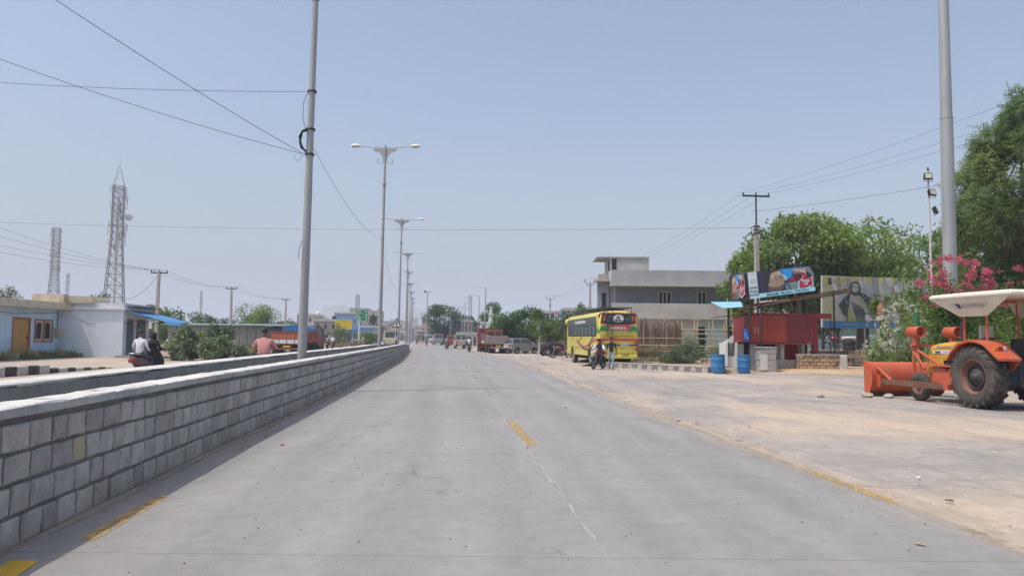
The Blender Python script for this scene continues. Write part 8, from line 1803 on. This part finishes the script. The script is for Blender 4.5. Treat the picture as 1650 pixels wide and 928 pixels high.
def shiftpose(p, dz=0, **kw): q = {k: (v[0], v[1], v[2] + dz) for k, v in p.items()}; q.update(kw); return q
back = shiftpose(RIDE, -.01, elL=(-.30, .02, 1.04), wrL=(-.22, .22, .92), haL=(-.18, .29, .90), elR=(.28, .05, 1.02), wrR=(.20, .25, .92), haR=(.16, .32, .90), che=(0, .03, 1.20), nek=(0, .03, 1.37), hd1=(.0, .05, 1.46), hd2=(0, .06, 1.56), shL=(-.19, .03, 1.29), shR=(.19, .03, 1.29))
person('man in a white shirt riding pillion at the back of the maroon scooter', off(-.02, -.52, .02), sr, back, C_WHITE, C_JEAND, sleeves=True, bulk=1.05)
front = shiftpose(RIDE, -.06)
front.update(haL=(-.33, .40, .98), haR=(.33, .40, .98), wrL=(-.33, .33, .98), wrR=(.33, .33, .98), elL=(-.31, .12, 1.0), elR=(.31, .12, 1.0))
fp = person('rider in a black robe and headscarf driving the maroon scooter', off(.04, -.05, .0), sr, front, C_BLACK, C_BLACK, sleeves=True, bulk=1.12, hair=False)
hv_ = MB(); h2 = V(front['hd2']); hv_.loft([[h2 + V((r * math.cos(a), -.02 + r * 1.05 * math.sin(a), z)) for a in [2 * PI * k / 12 for k in range(12)]] for r, z in ((.02, .11), (.075, .09), (.105, .02), (.105, -.08), (.10, -.15), (.17, -.22), (.2, -.30))]); hv_.build('headscarf', C_BLACK, fp)
rb = MB(); rb.loft([[V((w * math.cos(a) + x0, y + d_ * math.sin(a), z)) for a in [2 * PI * k / 14 for k in range(14)]] for x0, y, w, d_, z in ((0, .05, .20, .15, 1.05), (.02, .08, .24, .2, .82), (.06, .16, .30, .28, .58), (.10, .2, .30, .26, .30), (.12, .2, .27, .22, .20))]); rb.build('robe_skirt', C_BLACK, fp)
bx_, by_, br2 = P(430, 560, 22.6).x, 22.6, rad(8)
m1_ = motorbike('black motorbike under the man in the red checked shirt', (bx_, by_ - .1, 0), br2, M_BIKEB)
person('man in a red and white checked shirt riding past behind the wall', (bx_, by_ - .3, .02), br2, shiftpose(RIDE, .02), C_CHECK, cloth('blue_trousers', (.06, .09, .22)), sleeves=False, bulk=1.28, skin=0, sc=1.03)
# the pair beside the bus
mx, my = P(967, 595, 37.6).x, 37.6
bk = motorbike('red and black motorbike standing behind the bus, facing the road', (mx - .05, my + .35, 0), rad(180 - 28), M_BIKER)
sitp = shiftpose(RIDE, 0.0, hd1=(0, .16, 1.44), hd2=(0, .18, 1.53))
q = Matrix.Rotation(rad(152), 3, 'Z') @ V((0, -.22, 0))
pr = person('rider in a white sleeved blue vest leaning over the red motorbike', (mx - .05 + q.x, my + .35 + q.y, -.02), rad(152), sitp, C_NAVY, C_JEAND, sleeves=False, sc=.95)
for s in 'LR':
    a, b_ = V(sitp['sh' + s]), V(sitp['el' + s]); c_ = V(sitp['wr' + s]); sl = MB(); sl.tube([a, a.lerp(b_, .5), b_, b_.lerp(c_, .6)], [.078, .066, .058, .048], 10); sl.build('white_sleeve', C_WHITE, pr)
walk = dict(STAND); walk.update(knL=(-.10, .16, .50), anL=(-.10, .14, .10), toL=(-.11, .31, .05), knR=(.09, -.02, .49), anR=(.10, -.22, .12), toR=(.11, -.08, .04), elL=(-.25, -.08, 1.13), wrL=(-.25, -.1, .89), haL=(-.25, -.08, .80))
person('man in a black shirt and pale jeans walking behind the bus', (P(985, 595, 37.0).x, 37.0, 0), rad(168), walk, C_BLACK, C_JEAN, sleeves=False, sc=.92)
clone(bk, (P(904, 570, 58).x, 58, 0), rad(100), 'dark motorbike parked in the shade by the front of the bus')
clone(bk, (P(1352, 566, 47).x, 47.2, .9), rad(75), 'motorbike parked in the shade under the painted hoarding')
clone(bk, (P(811, 568, 73).x - .2, 74.6, 0), rad(5), 'red motorbike parked between the tipper lorry and the grey car')
def rider(px, d, rz, shirt, lb, lp, sc=1, paint=None):
    x = P(px, 560, d).x; clone(m1_, (x, d, 0), rz, lb); return person(lp, (x - math.sin(-rz) * 0, d - .2, .02), rz, shiftpose(RIDE, .0), shirt, C_JEAND, sc=sc)
rider(756, 79.7, rad(9), C_WHITE, 'motorbike of the white shirted rider in the right lane', 'rider in a white shirt seen from behind in the right lane')
rider(719.5, 94.7, rad(9), C_GREYT, 'motorbike of the farther rider near the parked vans', 'rider in grey seen from behind, farther up beside the vans')
rider(528, 88, rad(7), C_GREYT, 'motorbike of the grey shirted man beside the auto rickshaw', 'man in a grey shirt riding beside the auto rickshaw')
pw = rider(536, 84, rad(7), C_WHITE, 'motorbike of the man in the orange cap on the side road', 'man in a white shirt and orange cap on the side road')
MB().lathe([(.11, 0), (.112, .04), (.09, .09), (.0, .12)], c=V(RIDE['hd2']) + V((0, 0, .0)), n=12).build('cap', mat('orange_cap', (.55, .18, .12), .7), pw)
for px, d, c_, lb in ((687.5, 128, C_NAVY, 'walker in dark clothes at the right edge of the far road'), (671, 165, C_GREYT, 'walker in grey far off beside the wall end')): person(lb, (P(px, 555, d).x, d, 0), rad(170), walk, c_, C_JEAND)
for px, d, lb in ((673, 180, 'motorbike far off beside the wall end'), (683, 200, 'motorbike far off in the middle of the road')): clone(m1_, (P(px, 550, d).x, d, 0), rad(8), lb)
# ------------------------------------------------------------------ signs
M_SGREEN = mat('sign_green', (.0, .22, .13), .45, var=.06); M_SPOST = mat('sign_post_pale', (.55, .56, .55), .6, var=.1)
d = 105; SG = thing('direction_sign', 'green direction sign with white arrows on a pale pole beyond the median', 'sign', (P(578, 556, d).x, d, 0), rad(6))
sgx = SG.location.x; cc = [P(572.5, 517, d), P(593.5, 518, d), P(593.5, 499, d), P(573, 499, d)]; cc = [V((v.x - sgx, 0, v.z)) for v in cc]
slab4('board', cc, .06, M_PLATE, SG); ins = lambda k: [sum((v for v in cc), V()) / 4 + (v - sum((w for w in cc), V()) / 4) * k for v in cc]
gb = Board(SG, *ins(.95)); gb.shape([(0, 0), (1, 0), (1, 1), (0, 1)], M_SGREEN, 'green_face')
for v in (.345, .66): gb.shape([(0.02, v - .012), (.98, v - .012), (.98, v + .012), (.02, v + .012)], M_PLATE, 'dividing_line')
rr = random.Random(2)
for v, w in ((.90, .30), (.76, .40), (.57, .22), (.43, .28), (.25, .34), (.10, .38)):
    u = .06
    while u < .06 + w: k = rr.uniform(.02, .045); gb.shape([(u, v - .035), (u + k, v - .035), (u + k, v + .035), (u, v + .04)], M_PLATE, 'sign_lettering'); gb.k -= 1; u += k + .014
for v in (.83, .50): gb.shape([(.72, v - .025), (.86, v - .025), (.86, v - .075), (.96, v), (.86, v + .075), (.86, v + .025), (.72, v + .025)], M_PLATE, 'arrow')
gb.shape([(.84, .04), (.90, .04), (.90, .20), (.935, .20), (.87, .31), (.805, .20), (.84, .20)], M_PLATE, 'arrow')
MB().cyl((0, .1, 0), (0, .1, cc[0].z + .3), .13, n=10).build('post', M_SPOST, SG); MB().tube([(-.5, .08, cc[0].z), (0, .1, cc[0].z - 1.0)], .04, 5).build('brace', M_SPOST, SG); MB().bx(-.6, .6, .0, .06, .95, 1.1).build('cross_board', M_SPOST, SG)
def tri_sign(px, py0, py1, d, label, wpx, post_m=None, red=True, post_bottom=0):
    z1, z0 = P(px, py0, d).z, P(px, py1, d).z; x = P(px, py1, d).x; t = thing('warning_sign', label, 'sign', (x, d, post_bottom), rad(5)); z1 -= post_bottom; z0 -= post_bottom; w = wpx / 2 / 1200 * d
    MB().prism([(-w, z0), (w, z0), (0, z1)], 0, .02, 'Y').build('plate', M_RLAMP if red else M_STEELD, t); MB().prism([(-w * .72, z0 + (z1 - z0) * .10), (w * .72, z0 + (z1 - z0) * .10), (0, z0 + (z1 - z0) * .82)], -.006, -.002, 'Y').build('white_face', M_PLATE, t)
    MB().bx(-w * .12, w * .12, -.012, -.008, z0 + (z1 - z0) * .2, z0 + (z1 - z0) * .6).build('symbol', M_BLACK, t)
    if post_m:
        n = 6
        for k in range(n): MB().bx(-.05, .05, .021, .12, z0 * k / n, z0 * (k + 1) / n + (.0 if k < n - 1 else .2)).build('post_band', post_m[k % 2], t)
    else: MB().cyl((0, .06, 0), (0, .06, z0 + .1), .035, n=6).build('post', M_GALV, t)
tri_sign(639, 512, 527.5, 58, 'triangular warning sign on a black and yellow post among the lamp poles', 16, (M_BLACK, M_CREAMV), False, .25)
tri_sign(569.5, 542, 548, 100, 'small triangular sign left of the direction sign pole', 6); tri_sign(585, 540, 546.5, 104, 'small red triangular sign right of the direction sign pole', 6)
rl = thing('railing', 'white sloping railing on the median beyond the triangular sign', 'railing', (P(652, 552, 78).x, 78, .1), rad(10))
for k in range(5): MB().cyl((-.7 + .35 * k, 0, 0), (-.7 + .35 * k, 0, 1.15 - .16 * k), .03, n=6).build('post', M_PLATE, rl)
for dz in (0, -.3): MB().tube([(-.85, 0, 1.2 + dz), (.85, 0, .48 + dz)], .035, 6).build('rail', M_PLATE, rl)
HB = thing('hoarding', 'yellow hoarding on the far left roadside above a thorn bush', 'billboard', (P(553, 540, 132).x, 132, 0), rad(4))
w = 13.5 / 1200 * 132; z1, z0 = P(553, 515, 132).z, P(553, 530.5, 132).z
MB().bx(-w, w, 0, .1, z0, z1).build('board', mat('hoarding_yellow', (.58, .46, .03), .5, var=.08), HB); MB().bx(-w * .9, -w * .3, -.01, -.003, z0 + .4, z0 + .6).bx(-w * .85, -w * .35, -.01, -.003, z0 + .9, z0 + 1.05).build('print', M_BLACK, HB); MB().bx(-w * .2, w * .8, -.01, -.003, z1 - .35, z1 - .28).build('print', M_DKRED, HB)
for x in (-w * .8, 0, w * .8): MB().cyl((x, .2, 0), (x, .2, z1), .06, n=6).build('support', M_STEELD, HB)

# ------------------------------------------------------------------ roadside lamps, masts on the right
def arm_lamp(loc, h, label, rz=0, s=-1):
    t = thing('roadside_lamp', label, 'street lamp', loc, rz, 'single arm lamps on the right'); MB().cyl((0, 0, 0), (0, 0, h - .1), .10, .055, 8).build('pole', M_GALV, t); MB().tube([(0, 0, h - .12), (s * .3, 0, h - .02), (s * 1.15, 0, h + .05)], .03, 6).build('arm', M_GALV, t)
    MB().rbox((s * 1.4, 0, h + .06), (.6, .2, .12), .05, 2).build('lamp_head', M_LAMPW, t); MB().bx(-.15, .15, -.15, .15, 0, .05).build('base_plate', M_GALVD, t); return t
A0 = arm_lamp((P(780.5, 555, 95).x, 95, 0), 7.95, 'single arm lamp nearest the lorries, tallest on the right side'); A0.rotation_euler[1] = .012
for px, d, lb in ((770.5, 113, 'single arm lamp second on the right side, leaning over the vans'), (748, 134, 'single arm lamp third on the right, beside the lattice pole'), (743.5, 152, 'single arm lamp fourth on the right, before the ruined wall'), (725, 160, 'single arm lamp fifth on the right, in front of the big round tree')): clone(A0, (P(px, 553, d).x, d, 0), rad(4), lb).rotation_euler[1] = .01
d = 110; LPx = P(757, 555, d).x; t = lattice((LPx, d, 0), P(757, 475, d).z,   .46, .40, .5, 'square lattice power pole with short side arms on the right roadside', ants=0, seed=2, rz=.1, plat=False)
for k in range(3): zz = P(757, 479 + 9 * k, d).z; MB().cyl((0, 0, zz), (-.75, 0, zz - .1), .035, n=5).build('side_arm', M_LAT, t)
d = 170; fm = thing('floodlight_mast', 'slim mast with a ring of floodlights before the big round tree', 'light mast', (P(687.5, 553, d).x, d, 0)); z = P(686.5, 470, d).z
MB().cyl((0, 0, 0), (0, 0, z), .14, .08, 8).build('pole', M_GALV, fm)
for k in range(5): a = k * 1.256; MB().rbox((.62 * math.cos(a), .62 * math.sin(a), z), (.45, .3, .4), .05).build('floodlight', M_BLACK if k % 2 else M_LAMPW, fm)
MB().torus((0, 0, z), .5, .05, 'Z', 14, 5).build('head_ring', M_GALVD, fm)

# ------------------------------------------------------------------ the town beyond
TOWN = {}
win_me = {}
def house(px0, px1, py, d, col, label, storeys=2, cols=3, depth=6, tank=False, band=None, door=True, name='town_house', zb=0, rz=0.0):
    v0, v1 = P(px0, 545, d), P(px1, 545, d); W = v1.x - v0.x; h = P((px0 + px1) / 2, py, d).z
    t = thing(name, label, 'building', ((v0.x + v1.x) / 2, d, 0), rz); m = mat('town_%d_%d_%d' % tuple(int(c * 100) for c in col), col, .9, var=.10, scale=.5, dirt=.45, dirt_col=tuple(c * .65 for c in col), dirt_scale=.3)
    MB().bx(-W / 2, W / 2, 0, depth, 0, h - .5).build('wall', m, t); MB().bx(-W / 2 - .1, W / 2 + .1, -.1, depth + .1, h - .498, h - .35).bx(-W / 2, W / 2, 0, .15, h - .348, h).bx(-W / 2, W / 2, depth - .15, depth, h - .348, h).build('parapet', mat('town_trim', (.42, .41, .39), .9, var=.1), t)
    sh_ = (h - .6) / storeys; ww = min(1.1, W / cols * .5)
    for s in range(storeys):
        for c in range(cols):
            x = -W / 2 + W * (c + .5) / cols
            if s == 0: o = MB().bx(x - ww * .6, x + ww * .6, -.03, .0, .05, min(2.3, sh_ * .8)).build('shop_opening', M_DARK, t)
            else:
                key = round(ww, 2)
                if key not in win_me:
                    a = MB(); a.bx(-ww / 2, ww / 2, -.06, .02, 0, .06); a.bx(-ww / 2, ww / 2, -.06, .02, 1.05, 1.11); a.bx(-ww / 2, -ww / 2 + .06, -.06, .02, .06, 1.05); a.bx(ww / 2 - .06, ww / 2, -.06, .02, .06, 1.05); f_ = a.mesh('window'); f_.materials.append(MATS['town_trim']); p_ = MB().bx(-ww / 2 + .05, ww / 2 - .05, -.035, -.02, .05, 1.06).mesh('pane'); p_.materials.append(M_GLASSD); win_me[key] = (f_, p_)
                o = link('window', win_me[key][0], t); o.location = (x, 0, s * sh_ + sh_ * .35); pn = link('pane', win_me[key][1], o)
    if band: MB().bx(-W / 2, W / 2, -.5, -.02, sh_ * .86, sh_ * .86 + .5).build('sign_band', band, t)
    if tank: MB().lathe([(.5, 0), (.52, .1), (.52, .9), (.3, 1.1), (0, 1.15)], c=(W * .22, depth * .5, h - .35), n=12).build('roof_tank', M_BLACK if tank == 1 else M_PLATE, t)
    return t
BR_ = mat('band_red', (.45, .05, .04), .6); BB_ = mat('band_blue', (.05, .18, .45), .6); BG_ = mat('band_green', (.04, .25, .12), .6); BW_ = mat('band_white', (.6, .6, .58), .6)
house(478, 497, 505, 210, (.32, .12, .10), 'dark red house showing between the far pole and the lamp', 2, 2)
house(495, 511, 506, 190, (.46, .44, .42), 'pale house with a white roof tank right of the tall lamp pole', 3, 2, tank=2)
house(505, 543, 514, 165, (.25, .225, .205), 'bare grey brick building left of the yellow hoarding', 2, 3, tank=1)
house(510, 527, 540, 140, (.45, .27, .15), 'low orange brown shop under the grey brick building', 1, 3)
house(538, 577, 503, 215, (.16, .28, .50), 'bright blue building behind the yellow hoarding', 2, 4, band=BB_)
house(562, 592, 496, 290, (.40, .36, .32), 'tall pale building behind the green direction sign', 3, 4)
house(580, 600, 524, 150, (.42, .45, .5), 'low shop with a blue awning under the direction sign', 1, 3, band=BB_)
house(594, 613, 500, 260, (.44, .38, .34), 'pinkish grey house right of the direction sign', 3, 2, tank=1)
house(608, 622, 521, 230, (.46, .45, .43), 'cream house behind the first scroll lamp', 2, 3, band=BR_)
house(614, 632, 517, 330, (.34, .36, .38), 'grey house beyond the cream minibus', 3, 3)
house(619, 634, 529, 220, (.52, .48, .44), 'low white shop behind the cream minibus', 1, 4, band=BR_)
house(628, 645, 515, 420, (.48, .48, .48), 'far white house between the lamp poles', 3, 3, tank=1)
house(640, 654, 522, 300, (.52, .50, .48), 'white house behind the striped sign post', 2, 3, band=BG_)
house(646, 662, 517, 480, (.38, .40, .44), 'far bluish house near the vanishing point', 3, 3)
house(652, 664, 527, 260, (.42, .36, .3), 'small brown house just left of the wall end', 2, 2, band=BW_)
house(660, 671, 512, 560, (.50, .48, .47), 'farthest pale house at the vanishing point', 4, 2)
house(668, 681, 524, 380, (.46, .43, .40), 'pale house above the far end of the road', 3, 3, band=BB_)
house(679, 692, 511, 300, (.42, .30, .25), 'brick red topped house left of the big round tree', 3, 2, band=BR_)
house(672, 684, 532, 270, (.52, .52, .5), 'low white shop at the far right bend', 1, 3, band=BR_)
house(686, 700, 530, 240, (.44, .42, .36), 'low cream shop under the big round tree', 1, 3, band=BG_)
house(712, 738, 530, 200, (.44, .34, .26), 'brown shopfront behind the silver van', 2, 4)
house(730, 761, 515, 172, (.205, .19, .18), 'dark unplastered ruined block behind the vans', 2, 4, door=False)
house(735, 775, 535, 150, (.44, .46, .44), 'long low pale wall building behind the vans', 1, 6)
house(775, 800, 518, 140, (.55, .56, .56), 'white building with dark windows beside the minaret', 3, 3)
house(905, 950, 496, 140, (.30, .29, .28), 'grey far house behind the trees and the bus front', 2, 4, tank=1)
house(876, 892, 501, 150, (.10, .10, .11), 'small dark roof room over the trees near the V pole', 3, 2)
house(-25, 40, 521, 140, (.42, .4, .37), 'pale far house at the left edge behind the blue house', 2, 5)
hbx = thing('poster_board', 'small pink and turquoise poster board over the trees by the bus', 'billboard', (P(900, 540, 100).x, 100, 0)); z = P(900, 508, 100).z
MB().bx(-.45, .0, 0, .1, z, z + .5).build('pink_half', mat('poster_pink', (.6, .15, .25), .6), hbx); MB().bx(.005, .45, 0, .1, z + .1, z + .55).build('turquoise_half', mat('poster_turq', (.1, .45, .55), .6), hbx); MB().cyl((0, .15, 0), (0, .15, z), .06, n=6).build('post', M_STEELD, hbx)
d = 134; mq = thing('minaret', 'slender pale green mosque minaret with a pointed dark finial', 'minaret', (P(791, 545, d).x, d, 0)); zz = lambda py: P(791, py, d).z
M_MIN = mat('minaret_wash', (.50, .56, .52), .85, var=.08); 
MB().bx(-.75, .75, -.75, .75, 0, zz(519)).build('base', M_MIN, mq); MB().cyl((0, 0, zz(519) + .001), (0, 0, zz(508)), .48, .42, 8).build('lower_shaft', M_MIN, mq); MB().lathe([(.42, 0), (.6, .06), (.6, .22), (.36, .24)], c=(0, 0, zz(508)), n=8).build('balcony', M_MIN, mq); MB().cyl((0, 0, zz(506)), (0, 0, zz(496)), .34, .28, 8).build('upper_shaft', M_MIN, mq); MB().lathe([(.28, 0), (.42, .05), (.42, .16), (.22, .2)], c=(0, 0, zz(496)), n=8).build('balcony', M_MIN, mq); MB().lathe([(.2, .15), (.2, .6), (.1, .8), (.05, 1.0), (0, 1.5)], c=(0, 0, zz(496)), n=8).build('finial', mat('finial_green', (.05, .12, .08), .5), mq)
house(772, 812, 530, 136, (.52, .56, .54), 'pale green mosque hall at the foot of the minaret', 1, 5, name='mosque_hall')
# far tree belt on both sides of the town: one mass that fades into the air
def belt(name, pts, m, seed, n, L, label):
    rng = np.random.default_rng(seed); cl = []
    for (px0, px1, py, d, k) in pts:
        for i in range(k):
            px = rng.uniform(px0, px1); dd = d * rng.uniform(.9, 1.15); v = P(px, py + rng.uniform(-2, 5), dd); h = max(1.5, v.z); r = h * rng.uniform(.3, .5); cl.append(((v.x, dd, h - r * .8), (r * 1.5, r, r * .8))); cl.append(((v.x + rng.normal() * r, dd - .5, h * .35), (r * 1.5, r, h * .35)))
    pos, dr, tint = crown_points(rng, cl, n, .4); D = dr + rng.normal(size=pos.shape); N = rng.normal(size=pos.shape) * .8 + [0, 0, .8]; sz = L * rng.uniform(.6, 1.3, n); o = np_leaves(name, pos, D, N, sz, sz * .6, tint, m); o['kind'] = 'stuff'; o['label'] = label; o['category'] = 'tree belt'
belt('far_treeline', [(-40, 260, 525, 260, 22), (200, 480, 520, 230, 26), (470, 620, 524, 340, 16)], M_LF_DARK, 201, 16000, .9, 'far belt of trees behind the houses on the left')
belt('far_treeline', [(610, 700, 531, 700, 12), (690, 800, 528, 320, 14), (790, 1000, 520, 200, 22), (1000, 1700, 512, 150, 40)], M_LF_DARK, 202, 18000, .8, 'far belt of trees behind the buildings on the right')
belt('scrub', [(-30, 280, 543, 120, 14), (900, 1000, 548, 95, 8)], M_LF_DRY, 203, 2600, .4, 'dry scrub along the far edge of the verge')

# ------------------------------------------------------------------ lettering to meshes
bpy.context.view_layer.update(); dg = bpy.context.evaluated_depsgraph_get()
for o in [o for o in COL.objects if o.type == 'FONT']:
    me = bpy.data.meshes.new_from_object(o.evaluated_get(dg)); n_ = o.name; par, ml = o.parent, o.matrix_local.copy(); bpy.data.objects.remove(o); me.name = 'lettering'
    q = bpy.data.objects.new('lettering', me); COL.objects.link(q); q.parent = par; q.matrix_local = ml
# ------------------------------------------------------------------ haze: the air itself, one closed box round everything
HZ_TOP = 230.0
hz = MB().bx(-6500, 6500, -700, 7200, -1.2, HZ_TOP).build('haze', [])
hm = bpy.data.materials.new('haze'); hm.use_nodes = True; hn = hm.node_tree
hn.nodes.remove(hn.nodes['Principled BSDF'])
pv = hn.nodes.new('ShaderNodeVolumePrincipled'); pv.inputs['Color'].default_value = (.70, .775, .92, 1)
pv.inputs['Density'].default_value = 0.0006; pv.inputs['Anisotropy'].default_value = 0.0
hn.links.new(pv.outputs[0], hn.nodes['Material Output'].inputs['Volume'])
hz.data.materials.append(hm); hz['kind'] = 'stuff'
